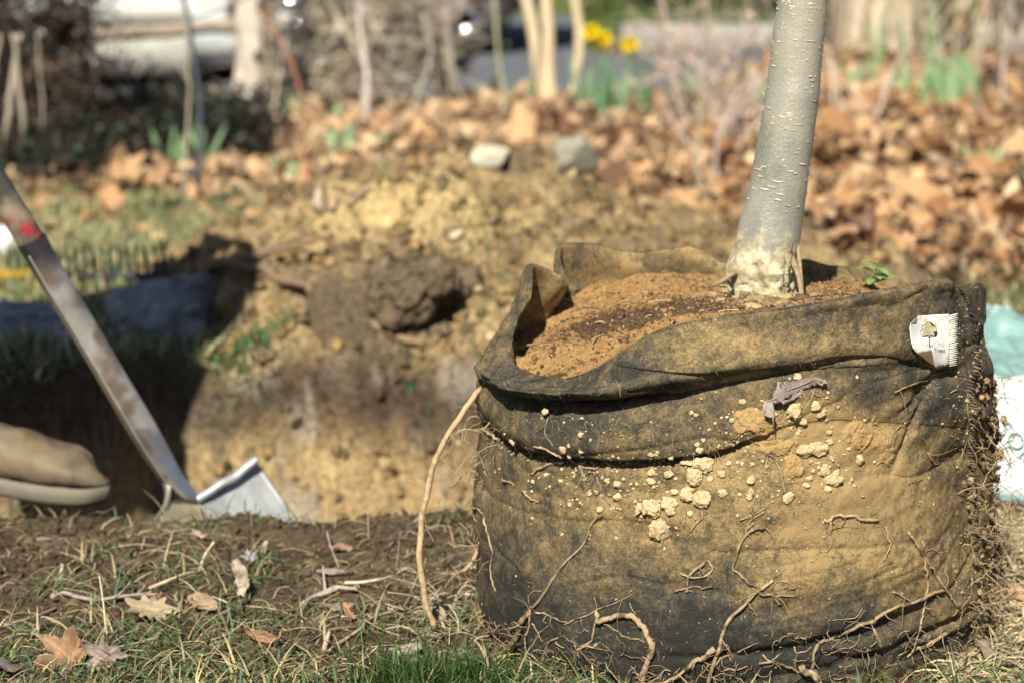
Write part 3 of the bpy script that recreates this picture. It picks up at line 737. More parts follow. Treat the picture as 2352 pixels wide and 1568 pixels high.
# ---- roots that broke through the felt, each a part of the bag
def bag_path(pts, r, lift=1.0, zf=None, wob=0.0014):
    pts = [zf(*p) for p in pts] if zf else pts
    n = max(8, int(sum(math.hypot(a_[0] - b_[0], a_[1] - b_[1]) for a_, b_ in zip(pts[:-1], pts[1:])) / 5))
    c2 = spline([(p[0], p[1], 0) for p in pts], n); P_ = []
    for p in c2:
        q_, nn = on_bag(p[0], p[1], 0.0); P_.append(q_ + nn * r * lift)
    P_ = A(P_)
    D = np.linalg.norm(P_ - A([0, 0, H]), axis=1)     # stay in front of small dips, as a stiff root does
    for _ in range(6):
        sm_ = D.copy(); sm_[1:-1] = (D[:-2] + D[2:]) / 2; D = np.minimum(D, sm_)
    P_ = A([0, 0, H]) + (P_ - A([0, 0, H])) / np.linalg.norm(P_ - A([0, 0, H]), axis=1)[:, None] * D[:, None]
    P_[1:-1] += fbm(P_[1:-1], 160, 2, int(abs(pts[0][0])) % 97)[:, None] * A([1, 0.3, 1]) * wob * (1 + r * 300)
    return P_
ROOT_C = A([0.37, 0.265, 0.155])
def root(pts, r, zf, col=ROOT_C, r2=None, name='root', hairs=2, par=None):
    r *= 1e-3; P_ = bag_path(pts, r, zf=zf); m = len(P_)
    rad = np.linspace(r, r * 0.45 if r2 is None else r2 * 1e-3, m) * (1 + 0.22 * fbm(P_, 220, 2, 9))
    mb = MB(); mb.tube(P_, rad, 8); mb.V[0] += (fbm(mb.V[0], 420, 2, 77) * r * .3)[:, None]; mb.C[0] = lerp(np.tile(np.asarray(col) * rng.uniform(0.8, 1.15), (len(mb.V[0]), 1)), A([.13, .09, .055]), sstep(.05, .5, fbm(mb.V[0], 130, 3, 78)))
    for _ in range(hairs):                            # short side hairs
        i = rng.randint(m); L = rng.uniform(0.006, 0.022); d = A([rng.normal(), -abs(rng.normal()) * 0.35, rng.normal()]); d /= np.linalg.norm(d)
        e = A([rng.normal(), -abs(rng.normal()) * 0.2, rng.normal()]); e /= np.linalg.norm(e)
        mb.tube(spline([P_[i], P_[i] + d * L * 0.5, P_[i] + (d + e * 0.6) * L], 7), np.linspace(r * 0.3 + 1e-4, 1.5e-4, 7), 4, col=np.asarray(col) * 0.9)
    return mb.build(name, M['root'], bag)
R6 = [([(1130, 105), (1080, 130), (1030, 200), (1000, 290), (930, 400), (860, 460), (780, 550), (700, 660), (640, 760), (560, 870), (520, 905)], 1.0, 1.7),
      ([(510, 940), (450, 1020), (420, 1120), (370, 1210), (300, 1290), (200, 1385)], 2.8, 3.4), ([(550, 945), (640, 960), (720, 1000), (830, 1030)], 1.2, .5),
      ([(515, 890), (500, 1050), (470, 1180), (480, 1270), (570, 1360)], 1.1, .7), ([(1075, 940), (1090, 1000), (1200, 985), (1300, 958), (1400, 990), (1480, 1060), (1540, 1140), (1568, 1220), (1540, 1330), (1500, 1420), (1485, 1560)], 2.6, 3.2),
      ([(800, 1050), (900, 1000), (1020, 960), (1100, 910), (1250, 860), (1400, 780)], .8, .4), ([(750, 1160), (680, 1190), (640, 1260), (620, 1350), (600, 1470)], 1.1, 1.2),
      ([(2100, 1245), (2040, 1290), (1950, 1350), (1880, 1410), (1780, 1480), (1600, 1560)], 3.0, 1.0), ([(1080, 1000), (1050, 1090), (1040, 1180), (960, 1230), (920, 1260), (930, 1340)], .9, 1.2),
      ([(1085, 1210), (1060, 1240), (980, 1235), (920, 1262)], 1.3, 1.3), ([(810, 1170), (860, 1190), (915, 1240)], .5, .5),
      ([(1130, 1030), (1230, 1080), (1300, 1150), (1400, 1170), (1500, 1200)], .8, .4), ([(2010, 510), (1960, 550), (1900, 605), (1870, 660), (1850, 770)], 1.7, 1.1), ([(2040, 490), (2090, 550), (2060, 600), (1960, 640), (1890, 625), (1800, 600)], 1.1, .9),
      ([(870, 1535), (960, 1540), (1060, 1500), (1130, 1465), (1220, 1470)], .8, .5), ([(990, 1440), (1000, 1408), (1030, 1420), (1060, 1480), (1110, 1545)], .7, .5), ([(1160, 1375), (1100, 1385), (1090, 1500)], .7, .5),
      ([(370, 1550), (390, 1450), (450, 1380), (520, 1370), (590, 1430), (610, 1500)], 1.0, .7), ([(210, 1340), (222, 1240), (255, 1215), (280, 1270)], .7, .5), ([(0, 20), (80, 70), (120, 180), (150, 300), (180, 430), (165, 600), (215, 760)], 1.1, .8),
      ([(2230, 1310), (2160, 1330), (2110, 1400)], 1.2, .9), ([(2160, 1180), (2220, 1250), (2260, 1340)], .5, .4), ([(950, 1000), (960, 1060), (1010, 1110)], .6, .4), ([(490, 870), (490, 810), (540, 760), (600, 760)], .6, .4),
      ([(600, 1200), (560, 1100), (520, 1040)], .8, .8), ([(660, 1060), (600, 1110), (540, 1165)], .6, .5), ([(700, 1325), (770, 1345)], 1.1, .8), ([(1060, 810), (1080, 900)], .5, .4), ([(1360, 860), (1420, 960)], .5, .4)]
for pts, r, r2 in R6: root(pts, r, Z6, r2=r2, hairs=3 if r > 1 else 1)
root([(1760, 755), (1900, 735), (2080, 715)], 1.5, Z6, (0.34, 0.20, 0.13), .5, 'bark_strip', 0)
R7 = [([(340, 182), (280, 192), (200, 245), (160, 310), (120, 430), (105, 490), (150, 550), (230, 620), (310, 680), (400, 720), (470, 775)], 1.5, 1.0), ([(340, 65), (240, 130), (195, 235)], 1.1, .9), ([(245, 10), (238, 120)], .6, .6), ([(160, 122), (250, 100)], .6, .5), ([(265, 150), (205, 200)], .7, .7),
      ([(410, 600), (330, 650), (250, 710), (180, 790), (110, 850), (50, 940), (20, 1010), (-10, 1130), (-60, 1260), (-90, 1390)], 1.6, 2.2), ([(215, 770), (250, 820), (295, 880)], 1.0, .6), ([(410, 718), (520, 710), (590, 722)], .9, .4),
      ([(400, 668), (430, 615), (500, 610), (525, 618)], .7, .5), ([(490, 660), (530, 645), (570, 655), (600, 640), (630, 660)], .7, .5), ([(800, 122), (862, 118), (872, 100), (960, 98), (1030, 92), (1080, 125), (1140, 130), (1216, 128)], 1.5, 1.6), ([(862, 105), (850, 180), (858, 222)], 1.3, 1.2),
      ([(850, 230), (860, 300), (840, 360), (735, 382)], .5, .3), ([(1450, 225), (1510, 310), (1560, 400), (1585, 500), (1595, 640), (1585, 760), (1560, 880), (1530, 1000), (1490, 1130), (1440, 1195)], 1.4, 1.0),
      ([(1560, 290), (1570, 380), (1610, 460), (1680, 570), (1730, 660), (1800, 760), (1840, 800)], 1.2, 1.4), ([(1720, 672), (1620, 700), (1560, 740), (1440, 780), (1340, 810), (1260, 850), (1200, 890), (1175, 960), (1215, 1030), (1240, 1110)], 1.6, 1.7),
      ([(1330, 685), (1400, 720), (1470, 775)], 1.2, .8), ([(1180, 900), (1080, 940), (980, 985), (880, 1030), (790, 1070), (740, 1120), (715, 1190), (720, 1270), (770, 1385)], 2.0, 1.6), ([(300, 1235), (370, 1225), (450, 1230), (540, 1270), (635, 1303)], 1.2, 1.0),
      ([(575, 1105), (575, 1150), (640, 1155), (705, 1110)], .9, .5), ([(1265, 180), (1300, 270), (1315, 310), (1290, 380), (1265, 440)], .9, .5), ([(1740, 510), (1760, 600), (1725, 700)], .5, .4), ([(1740, 1000), (1640, 1060), (1500, 1130)], 2.0, 1.5),
      ([(1100, 815), (1050, 880), (1010, 895), (870, 902)], .5, .4), ([(1070, 140), (1090, 210), (1120, 260), (1150, 295)], .6, .4), ([(400, 760), (400, 860), (340, 915)], .4, .3), ([(30, 1290), (160, 1275), (215, 1255)], .9, .7), ([(-10, 1210), (60, 1175), (110, 1180)], 1.6, .9),
      ([(1080, 1010), (1050, 1090), (900, 1130)], .5, .3), ([(1480, 985), (1400, 1000), (1370, 1050)], .5, .3), ([(580, 1040), (665, 1042)], .8, .7), ([(1585, 370), (1650, 365), (1740, 435)], .4, .3), ([(130, 1150), (210, 1110), (290, 1075)], .7, .4),
      ([(330, 1170), (375, 1215), (480, 1160)], .9, .6), ([(20, 1040), (60, 1120), (105, 1215)], .7, .4), ([(1185, 560), (1250, 480), (1330, 460)], .5, .4)]
for pts, r, r2 in R7: root(pts, r, Z7, r2=r2, hairs=3 if r > 1 else 1)
root([(622, 1248), (680, 1310), (770, 1390)], 3.4, Z7, (0.50, 0.38, 0.26), 3.0, 'wood_chip', 0)
R5 = [([(535, 742), (650, 770), (740, 812), (830, 860), (930, 908), (990, 925), (1080, 935), (1130, 905), (1150, 890), (1205, 908)], 1.1, 1.3), ([(930, 905), (960, 970), (995, 1045)], 1.2, .7), ([(520, 990), (560, 950), (620, 920), (700, 900), (800, 890)], 1.5, 1.1),
      ([(655, 500), (630, 600), (650, 680), (705, 748)], .5, .4), ([(1080, 1000), (1110, 1090), (1130, 1150), (1200, 1250)], .7, .4), ([(440, 1130), (500, 1190), (585, 1222)], 1.2, .8), ([(1980, 1275), (2000, 1340), (1930, 1420), (1890, 1485)], .9, .6), ([(2040, 700), (2060, 770), (2045, 855)], .8, .6),
      ([(2030, 720), (2100, 790), (2115, 880)], .4, .3), ([(240, 610), (225, 700), (240, 770)], .5, .4), ([(760, 545), (755, 610), (800, 620)], .5, .4), ([(1130, 930), (1140, 1030)], .5, .4), ([(1815, 1270), (1808, 1400)], .5, .4), ([(1845, 1270), (1842, 1410)], .5, .4), ([(265, 1030), (330, 1060), (370, 1085)], 1.2, .6), ([(550, 870), (610, 885), (650, 905)], .8, .5),
      ([(980, 990), (1010, 965), (1080, 975)], .5, .4), ([(100, 590), (170, 640), (250, 700)], 1.8, 1.5)]
for pts, r, r2 in R5: root(pts, r, Z5, r2=r2, hairs=2)
R8 = [([(280, 790), (340, 850), (400, 910), (450, 980), (480, 1060), (490, 1190)], 1.3, 1.1), ([(370, 870), (360, 940), (370, 1010)], .7, .4), ([(1915, 390), (1920, 600), (1945, 850), (1972, 1050)], .5, .5), ([(1350, 400), (1440, 360), (1535, 325)], .8, .6), ([(1200, 965), (1240, 945), (1310, 968)], .7, .5), ([(735, 300), (725, 390), (690, 490)], .5, .5),
      ([(1600, 870), (1640, 920), (1700, 950)], .9, .6), ([(1340, 720), (1390, 670), (1440, 690)], .6, .4), ([(155, 1385), (260, 1345), (345, 1305)], .9, .6), ([(295, 1170), (240, 1300), (225, 1390)], .6, .5), ([(1440, 1120), (1560, 1075)], .5, .4), ([(1780, 405), (1840, 385)], .7, .5), ([(1530, 355), (1560, 385)], .6, .5), ([(700, 380), (760, 430), (830, 425)], .5, .4)]
for pts, r, r2 in R8: root(pts, r, Z8, r2=r2, hairs=2)
# free-hanging roots
def free(pts, r, r2=None, seed=1, par=bag, name='root', wob=.003):
    """points: px, py, depth"""
    P_ = spline([at(*p) for p in pts], 40); P_[1:-1] += np.stack([fbm(P_, 30, 3, seed), fbm(P_, 30, 3, seed + 1), fbm(P_, 30, 3, seed + 2)], -1)[1:-1] * wob
    mb = MB(); mb.tube(P_, np.linspace(r, r2 or r * .6, 40) * 1e-3 * (1 + 0.2 * fbm(P_, 150, 2, 4)), 8, col=A([0.42, 0.30, 0.17]) * rng.uniform(.85, 1.1))
    for _ in range(5):
        i = rng.randint(6, 39); L = rng.uniform(0.01, 0.05); d = rng.normal(size=3); d[2] = -abs(d[2]); d /= np.linalg.norm(d)
        mb.tube(spline([P_[i], P_[i] + d * L * 0.4 + A([0, 0, -.2]) * L, P_[i] + d * L], 7), 0.0004, 4, col=ROOT_C)
    return mb.build(name, M['root'], par)
free([(1108, 890, 2.50), (1090, 912, 2.49), (1052, 958, 2.48), (1003, 1050, 2.47), (985, 1120, 2.47), (968, 1200, 2.47), (962, 1290, 2.46), (975, 1370, 2.46), (998, 1440, 2.46)], 3.1, 3.6, 5)
free([(1118, 1180, 2.50), (1108, 1225, 2.49), (1090, 1280, 2.48), (1064, 1312, 2.48)], 3.0, 2.0, 9)
free([(1120, 1000, 2.5), (1105, 990, 2.49), (1060, 985, 2.48), (1030, 1000, 2.47)], .7, .4, 10)
for zf, pts, r, r2 in [(Z7, [(2060, 80, 2.62), (2100, 160, 2.62), (2160, 270, 2.62), (2200, 380, 2.62), (2270, 530, 2.60), (2360, 700, 2.60)], 2.4, 2.0), (Z7, [(1910, 345, 2.53), (1960, 350, 2.54), (2060, 340, 2.57), (2165, 348, 2.62)], 3.0, 2.0), (Z7, [(1880, 800, 2.53), (1960, 850, 2.54), (2040, 960, 2.53), (2150, 1050, 2.50), (2260, 1130, 2.48), (2370, 1300, 2.45)], 2.6, 2.0),
                       (Z7, [(2170, 1050, 2.50), (2220, 960, 2.50), (2300, 900, 2.52), (2350, 810, 2.55)], 2.4, 2.6), (Z7, [(1950, 700, 2.53), (2020, 800, 2.53), (2060, 900, 2.52), (2120, 1010, 2.5), (2160, 1080, 2.5), (2230, 1180, 2.48)], 1.5, 1.0), (Z7, [(2190, 10, 2.6), (2240, 120, 2.6), (2210, 250, 2.6), (2190, 350, 2.62)], .9, .9),
                       (Z7, [(1870, 780, 2.5), (1880, 680, 2.5), (1960, 630, 2.5), (2040, 660, 2.5), (2060, 740, 2.5)], 1.3, .8), (Z7, [(1890, 830, 2.5), (1800, 900, 2.42), (1720, 1000, 2.38)], 1.8, 1.8), (Z8, [(2085, 290, 2.55), (2200, 285, 2.56), (2300, 300, 2.56), (2360, 312, 2.57)], .5, .3), (Z8, [(2085, 380, 2.55), (2170, 430, 2.56), (2260, 500, 2.57), (2360, 580, 2.57)], .5, .3),
                       (Z8, [(2090, 830, 2.55), (2160, 860, 2.56), (2230, 950, 2.56), (2262, 1020, 2.56), (2200, 1090, 2.56)], .9, .5), (Z8, [(2060, 1150, 2.53), (2150, 1230, 2.56), (2230, 1290, 2.56), (2270, 1180, 2.56), (2350, 1130, 2.56)], 1.4, .6), (Z8, [(2040, 600, 2.53), (2100, 560, 2.56), (2165, 545, 2.56)], .8, .5), (Z8, [(2050, 790, 2.53), (2110, 740, 2.55), (2165, 665, 2.56)], .7, .5),
                       (Z8, [(2150, 850, 2.56), (2230, 820, 2.56), (2290, 880, 2.56)], .6, .4), (Z8, [(2020, 980, 2.52), (2035, 860, 2.53), (2050, 720, 2.54)], 1.5, 1.0), (Z8, [(2290, 1250, 2.56), (2240, 1340, 2.57), (2300, 1390, 2.57)], .8, .5), (Z7, [(2110, 60, 2.6), (2060, 20, 2.57), (1990, -30, 2.55)], 1.2, 1.6)]:
    free([zf(p[0], p[1]) + (p[2],) for p in pts], r, r2, int(pts[0][0]) % 50)

# fine root hairs and dirt matted along the right and left flanks and the foot
fr = MB(); rs = np.random.RandomState(21)
def wander(p, d, L, n, r, col, sag=0.3, wig=0.9):
    P_ = [A(p)]; d = d / np.linalg.norm(d)
    for _ in range(n):
        d = d + rs.normal(size=3) * wig * 0.45 + A([0, 0, -sag * 0.2]); d /= np.linalg.norm(d); P_.append(P_[-1] + d * L / n)
    fr.tube(A(P_), np.linspace(r, r * 0.5, n + 1), 4, col)
for k_ in range(330):
    th = rs.choice([rs.uniform(0.95, 1.75), rs.uniform(1.05, 1.6), rs.uniform(-1.75, -1.25)], p=[.5, .32, .18]); zq = rs.uniform(0.0, 0.20) ** 1.0 if th > 0 else rs.uniform(0.0, 0.24)
    if th > 0: zq = 0.26 * rs.rand() ** 1.5
    i = int((th + math.pi) / (2 * math.pi) * NTH) % NTH; jj = np.argmin(np.abs(ZD[i, :200] - zq)); p = BV[i, jj]; nn = A([math.sin(th), -math.cos(th), 0])
    wander(p - nn * 0.002, nn * rs.uniform(.2, 1) + rs.normal(size=3) * 0.7, rs.uniform(0.02, 0.075), 12, rs.uniform(.0003, .0010), ROOT_C * rs.uniform(.6, 1.25))
for k_ in range(460):                                  # foot of the bag
    th = rs.uniform(-1.5, 1.5); zq = 0.07 * rs.rand() ** 1.8 * (0.6 + 0.5 * (th > 0)); i = int((th + math.pi) / (2 * math.pi) * NTH) % NTH; jj = np.argmin(np.abs(ZD[i, :120] - zq)); p = BV[i, jj]; nn = A([math.sin(th), -math.cos(th), 0])
    tgt = A([math.cos(th), math.sin(th), 0]) * rs.choice([-1, 1]) + nn * rs.uniform(0, .35) + A([0, 0, rs.normal() * .5])
    wander(p + nn * 0.001, tgt, rs.uniform(0.015, 0.06), 12, rs.uniform(.0002, .0008), ROOT_C * rs.uniform(.4, 1.15), sag=0.1)
for k_ in range(330):
    th = rs.uniform(1.0, 1.75); zq = .30 * rs.rand() ** 1.2; i = int((th + math.pi) / (2 * math.pi) * NTH) % NTH; jj = np.argmin(np.abs(ZD[i, :220] - zq)); p = BV[i, jj]; nn = A([math.sin(th), -math.cos(th), 0])
    v, f = crumb(k_ % 40 + 200, 2); rr0 = .0012 + .007 * rs.rand() ** 2.5; fr.add(v * rr0 + p + nn * rs.uniform(0, .006) * (zq < .24), f, (A([.36, .24, .12]) if rs.rand() < .6 else A([.16, .11, .065])) * rs.uniform(.6, 1.2))
tag(fr.build('fine_roots', M['root'], bag), kind='stuff')

# felt fuzz
fz = MB(); outer_n = sum(counts[:17]); nf = 5200
ii = rs.randint(0, NTH, nf); jj = rs.randint(12, sum(counts[:19]), nf)
keep = np.cos(ths[ii]) > -0.15; ii, jj = ii[keep], jj[keep]
du = BV[(ii + 1) % NTH, jj] - BV[ii - 1, jj]; dv = BV[ii, jj + 1] - BV[ii, jj - 1]; nn = np.cross(du, dv); nn /= np.linalg.norm(nn, axis=1)[:, None] + 1e-9
P0 = BV[ii, jj]; tdir = np.cross(nn, rs.normal(size=nn.shape)); tdir /= np.linalg.norm(tdir, axis=1)[:, None] + 1e-9
L = rs.uniform(.003, .011, len(P0))[:, None]; wv = np.cross(nn, tdir) * 0.00016
P1 = P0 + tdir * L * .5 + nn * L * rs.uniform(.05, .45, (len(P0), 1)); P2 = P0 + tdir * L + nn * L * rs.uniform(-.05, .5, (len(P0), 1)) + wv * rs.normal(size=(len(P0), 1)) * 8
V = np.stack([P0 - wv, P0 + wv, P1 - wv, P1 + wv, P2 - wv * .3, P2 + wv * .3], 1).reshape(-1, 3); b_ = np.arange(len(P0))[:, None] * 6
Fz = np.concatenate([b_ + A([0, 1, 3, 2]), b_ + A([2, 3, 5, 4])])
cc = np.where(rs.rand(len(P0), 1) < .5, A([[.10, .095, .085]]), A([[.33, .25, .14]])) * rs.uniform(.7, 1.4, (len(P0), 1))
tag(mesh_obj('felt_fuzz', V, Fz, M['root'], bag, col=np.repeat(cc, 6, 0)), kind='stuff')

# ------------------------------------------------------------------ potting soil inside the bag
cps = A([at(*p) for p in [(1200, 850, 2.44), (1250, 835, 2.42), (1320, 845, 2.38), (1185, 780, 2.55), (1240, 720, 2.66), (1300, 665, 2.73), (1400, 640, 2.77), (1500, 625, 2.78), (1620, 632, 2.78), (1420, 740, 2.50), (1340, 770, 2.5), (1500, 745, 2.33), (1600, 728, 2.33), (1700, 715, 2.33), (1580, 690, 2.50), (1760, 690, 2.50), (1700, 665, 2.62), (1850, 695, 2.40), (1950, 678, 2.42), (1900, 660, 2.6), (1980, 665, 2.6), (2050, 670, 2.5), (2100, 690, 2.6), (1800, 640, 2.75)]])
cps[:, 2] -= 0.004
def soil_z(X, Y):
    d2_ = (X[:, None] - cps[None, :, 0]) ** 2 + (Y[:, None] - cps[None, :, 1]) ** 2 + 2e-4
    w_ = d2_ ** -1.6; return (w_ * cps[None, :, 2]).sum(1) / w_.sum(1)
nr, na = 190, 520
rad = np.linspace(0, 1, nr)[None, :] ** 0.8; aa = np.linspace(-math.pi, math.pi, na, endpoint=False)[:, None]
lwS = np.exp(-((ths + 1.95) / .55) ** 2); lim = periodic(aa.ravel(), ths, np.minimum(rimr - 0.006, BR - 0.006) * (1 - lwS) + (BR - .012) * lwS)[:, None]
SX = (BX + lim * rad * np.sin(aa)).ravel(); SY = (BY - lim * rad * np.cos(aa)).ravel(); SZ = soil_z(SX, SY)
P_ = np.stack([SX, SY, 0 * SX], -1)
SZ = SZ + 0.0045 * fbm(P_, 22, 3, 61) + 0.0035 * np.abs(fbm(P_, 75, 4, 62, .7)) + 0.0018 * fbm(P_, 260, 2, 63)
edge = np.repeat(rad, na, 0).ravel(); limz = np.repeat(periodic(aa.ravel(), ths, rimz)[:, None], nr, 1).ravel()
aaf = np.repeat(aa, nr, 1).ravel(); SZ = SZ - .024 * np.exp(-((aaf + 1.85) / .55) ** 2) * sstep(.72, .93, edge)
SZ = np.minimum(SZ, SZ * (1 - sstep(.8, 1, edge)) + (limz - 0.012) * sstep(.8, 1, edge))
SP_ = np.stack([SX, SY, SZ], -1)
s1_ = fbm(P_, 12, 4, 64); s2_ = fbm(P_, 55, 4, 65, .7)
och = A([0.30, 0.175, 0.070])[None] * (1 + 0.35 * s2_[:, None])
def soil_hit(px, py):
    for Y_ in np.arange(2.28, 2.83, .004):
        p_ = at(px, py, Y_)
        if p_[2] < soil_z(p_[:1], p_[1:2])[0]: return p_
    return p_
pc = soil_hit(1450, 728); pc2 = soil_hit(1640, 700); pc3 = soil_hit(1265, 845)
dk = 1.15 * np.exp(-(((SX - pc[0]) / .075) ** 2 + ((SY - pc[1]) / .045) ** 2)) + 1.35 * np.exp(-(((SX - pc2[0]) / .11) ** 2 + ((SY - pc2[1]) / .07) ** 2)) + 0.8 * np.exp(-(((SX - pc3[0]) / .05) ** 2 + ((SY - pc3[1]) / .016) ** 2)) + .45 * sstep(.3, .42, SX)
s3_ = fbm(P_, 170, 3, 66, .7); dk = sstep(.40, .62, dk * 1.0 + .40 * s1_ + .55 * s2_ + .55 * s3_)
och = lerp(och, A([0.060, 0.040, 0.028]), dk * .9)
soil = mesh_obj('potting_soil', SP_ - A([BX, BY, .25]), grid_faces(na, nr, wrap=True), M['clod'], col=och, loc=(BX, BY, .25))
tag(soil, 'rust coloured potting soil with dark humus patches filling the felt bag', 'soil', kind='stuff')
sbvh = BVHTree.FromPolygons([Vector(v) for v in SP_], grid_faces(na, nr, wrap=True).tolist())
def on_soil(px, py, off=0.0):
    o, d = ray(px, py); h = sbvh.ray_cast(o, d)
    return (A(h[0]) if h[0] is not None else at(px, py, 2.5)) + A([0, 0, off])
lumps = [crumb(s, 1) for s in range(8)]
n_ = 9000; k_ = rs.randint(0, len(SP_), n_); k_ = k_[edge[k_] > .12]; n_ = len(k_)
S_ = .0008 + .0026 * rs.rand(n_) ** 6; V, Fl, C_ = scatter(lumps, SP_[k_] + A([0, 0, .0008]), rotm(n_, rs=rs), S_, och[np.clip(k_ + rs.randint(-400, 400, n_), 0, len(och) - 1)] * rs.uniform(.4, 1.4, (n_, 1)))
tag(mesh_obj('soil_crumbs', V - A([BX, BY, .25]), Fl, M['clod'], col=C_, loc=(BX, BY, .25)), kind='stuff')
mb = MB()
for _ in range(170):                                   # bits of bark, straw and fibre on the soil
    p = SP_[rs.randint(0, len(SP_))]; d = rs.normal(size=3); d[2] *= .15; d /= np.linalg.norm(d); L = rs.uniform(.006, .03)
    mb.tube(spline([p + A([0, 0, .001]), p + d * L * .5 + A([0, 0, .003]), p + d * L + A([0, 0, .002])], 6), rs.uniform(.0003, .0011), 4, col=A([[.45, .33, .2], [.16, .1, .07], [.3, .2, .12]][rs.randint(3)]))
tag(mb.build('mulch_bits', M['root']), kind='stuff')

# ------------------------------------------------------------------ the young tree in the bag
TY = 2.565
tree = empty('young_tree', tuple(at(1757, 690, TY)))
tag(tree, 'slender young tree with smooth grey bark leaning out of the felt bag', 'tree')
edges = [(720, 1700, 1812), (700, 1694, 1822), (680, 1688, 1826), (660, 1684, 1829), (640, 1680, 1831), (615, 1672, 1833), (600, 1678, 1834), (580, 1684, 1835), (550, 1692, 1838), (515, 1700, 1841), (450, 1716, 1850), (380, 1729, 1860), (300, 1745, 1871), (200, 1761, 1882), (100, 1774, 1892), (0, 1786, 1900), (-150, 1801, 1911), (-400, 1826, 1930)]
ctr, rad = [], []
for py, a_, b_ in edges:
    p0, p1 = at(a_, py, TY), at(b_, py, TY); ctr.append((p0 + p1) / 2); rad.append(np.linalg.norm(p1 - p0) / 2)
ctr, rad = A(ctr), A(rad)
last = ctr[-1]; d = (ctr[-1] - ctr[-3]); d /= np.linalg.norm(d)
for L, r_ in ((.25, .0235), (.5, .021), (.8, .017), (1.1, .012), (1.4, .007)):
    ctr = np.vstack([ctr, last + d * L + A([-.03 * L, .02 * L, 0])]); rad = np.append(rad, r_)
n_ = 900
C_ = spline(np.column_stack([ctr, rad]), n_); Rr = C_[:, 3]; C_ = C_[:, :3]
T_ = np.gradient(C_, axis=0); T_ /= np.linalg.norm(T_, axis=1)[:, None]
Ax = np.cross(T_, A([0, 1.0, 0])); Ax = -Ax / np.linalg.norm(Ax, axis=1)[:, None]; Bx = np.cross(T_, Ax)
na = 120; a_ = np.linspace(0, 2 * math.pi, na, endpoint=False)
dirv = np.cos(a_)[None, :, None] * Ax[:, None] + np.sin(a_)[None, :, None] * Bx[:, None]
V = C_[:, None] + Rr[:, None, None] * dirv
hb = V[..., 2] - at(1757, 690, TY)[2]
flat_ = V.reshape(-1, 3)
mudv = 1 - sstep(0.005, 0.085, hb)
flu = fbm(np.stack([np.cos(a_)[None, :] * 1.3 + 0 * hb, np.sin(a_)[None, :] * 1.3 + 0 * hb, hb * 4], -1).reshape(-1, 3), 1.6, 2, 71).reshape(hb.shape)
pq = np.stack([np.cos(a_)[None, :] * 3.6 + 0 * hb + hb * 16, np.sin(a_)[None, :] * 3.6 + 0 * hb, hb * 40], -1).reshape(-1, 3)
flk = 1 - np.clip(np.abs(fbm(pq, 1.5, 3, 72)).reshape(hb.shape) * 3.2, 0, 1)
dsp = 0.0012 * fbm(flat_, 30, 2, 73).reshape(hb.shape) + mudv * (0.006 * flu + 0.0030 * fbm(flat_, 60, 3, 74).reshape(hb.shape) + 0.0022 * np.abs(fbm(flat_, 150, 3, 75)).reshape(hb.shape)) - (0.0040 * flk) * sstep(.05, .6, mudv)
V = V + dsp[..., None] * dirv
mudc = np.clip(1 - sstep(0.0, 0.135, hb + 0.02 * flu), 0, 1)
trunk = mesh_obj('trunk', V.reshape(-1, 3), grid_faces(n_, na), M['bark'], None, attrs={'mud': (mudc * 1.0).ravel()})
bpy.data.objects.remove(trunk)
Fq = []
i_ = np.arange(n_ - 1)[:, None]; j_ = np.arange(na)[None, :]; j2 = (j_ + 1) % na
Fq = np.stack([i_ * na + j_, i_ * na + j2, (i_ + 1) * na + j2, (i_ + 1) * na + j_], -1).reshape(-1, 4)
# lenticels: short raised cream dashes running round the stem, in the trunk's own mesh
LV, LF, rs = [], [], np.random.RandomState(5); nb = n_ * na
def lent(pt_i, ang, wid, hgt_):
    global nb
    k = max(3, int(wid * 5)); vs = []
    for s in np.linspace(-1, 1, 7):
        an = ang + s * wid; h2 = hgt_ * (1 - s * s) ** .5 + 1e-5; dv = math.cos(an) * Ax[pt_i] + math.sin(an) * Bx[pt_i]
        jit = rs.normal() * .0003
        for q, o in ((-h2, .0001), (0, .0007), (h2, .0001)): vs.append(C_[pt_i] + T_[pt_i] * (q + jit) + dv * (Rr[pt_i] + o + 0.0006))
    LV.extend(vs)
    for s in range(6):
        for q in range(2): b0 = nb + s * 3 + q; LF.append([b0, b0 + 1, b0 + 4, b0 + 3])
    nb += 21
hz = C_[:, 2] - at(1757, 690, TY)[2]
for k_ in range(620):
    h_ = rs.uniform(0.10, 0.75); pi_ = int(np.argmin(np.abs(hz - h_)))
    lent(pi_, rs.uniform(0, 2 * math.pi), .03 + .20 * rs.rand() ** 2, rs.uniform(.00025, .0007))
for hc in (0.372, 0.345, 0.322):                           # rough bud scars, upper left of the stem
    for k_ in range(40):
        pi_ = int(np.argmin(np.abs(hz - hc - rs.normal() * .004))); lent(pi_, math.pi * 1.25 + rs.normal() * .22, rs.uniform(.012, .05), rs.uniform(.0004, .0012))
mlent = NT('lenticel'); mlent.b.inputs['Base Color'].default_value = (0.66, 0.62, 0.45, 1); M['lent'] = mlent.done(0.8, 0.2)
VV = np.concatenate([V.reshape(-1, 3), A(LV)]); FF = [np.concatenate([Fq, A(LF)])]
mi = np.concatenate([np.zeros(len(Fq)), np.ones(len(LF))])
trunk = mesh_obj('trunk', VV, FF, [M['bark'], M['lent']], tree, attrs={'mud': np.concatenate([mudc.ravel(), np.zeros(len(LV))])}, mi=mi)
rs = np.random.RandomState(14)
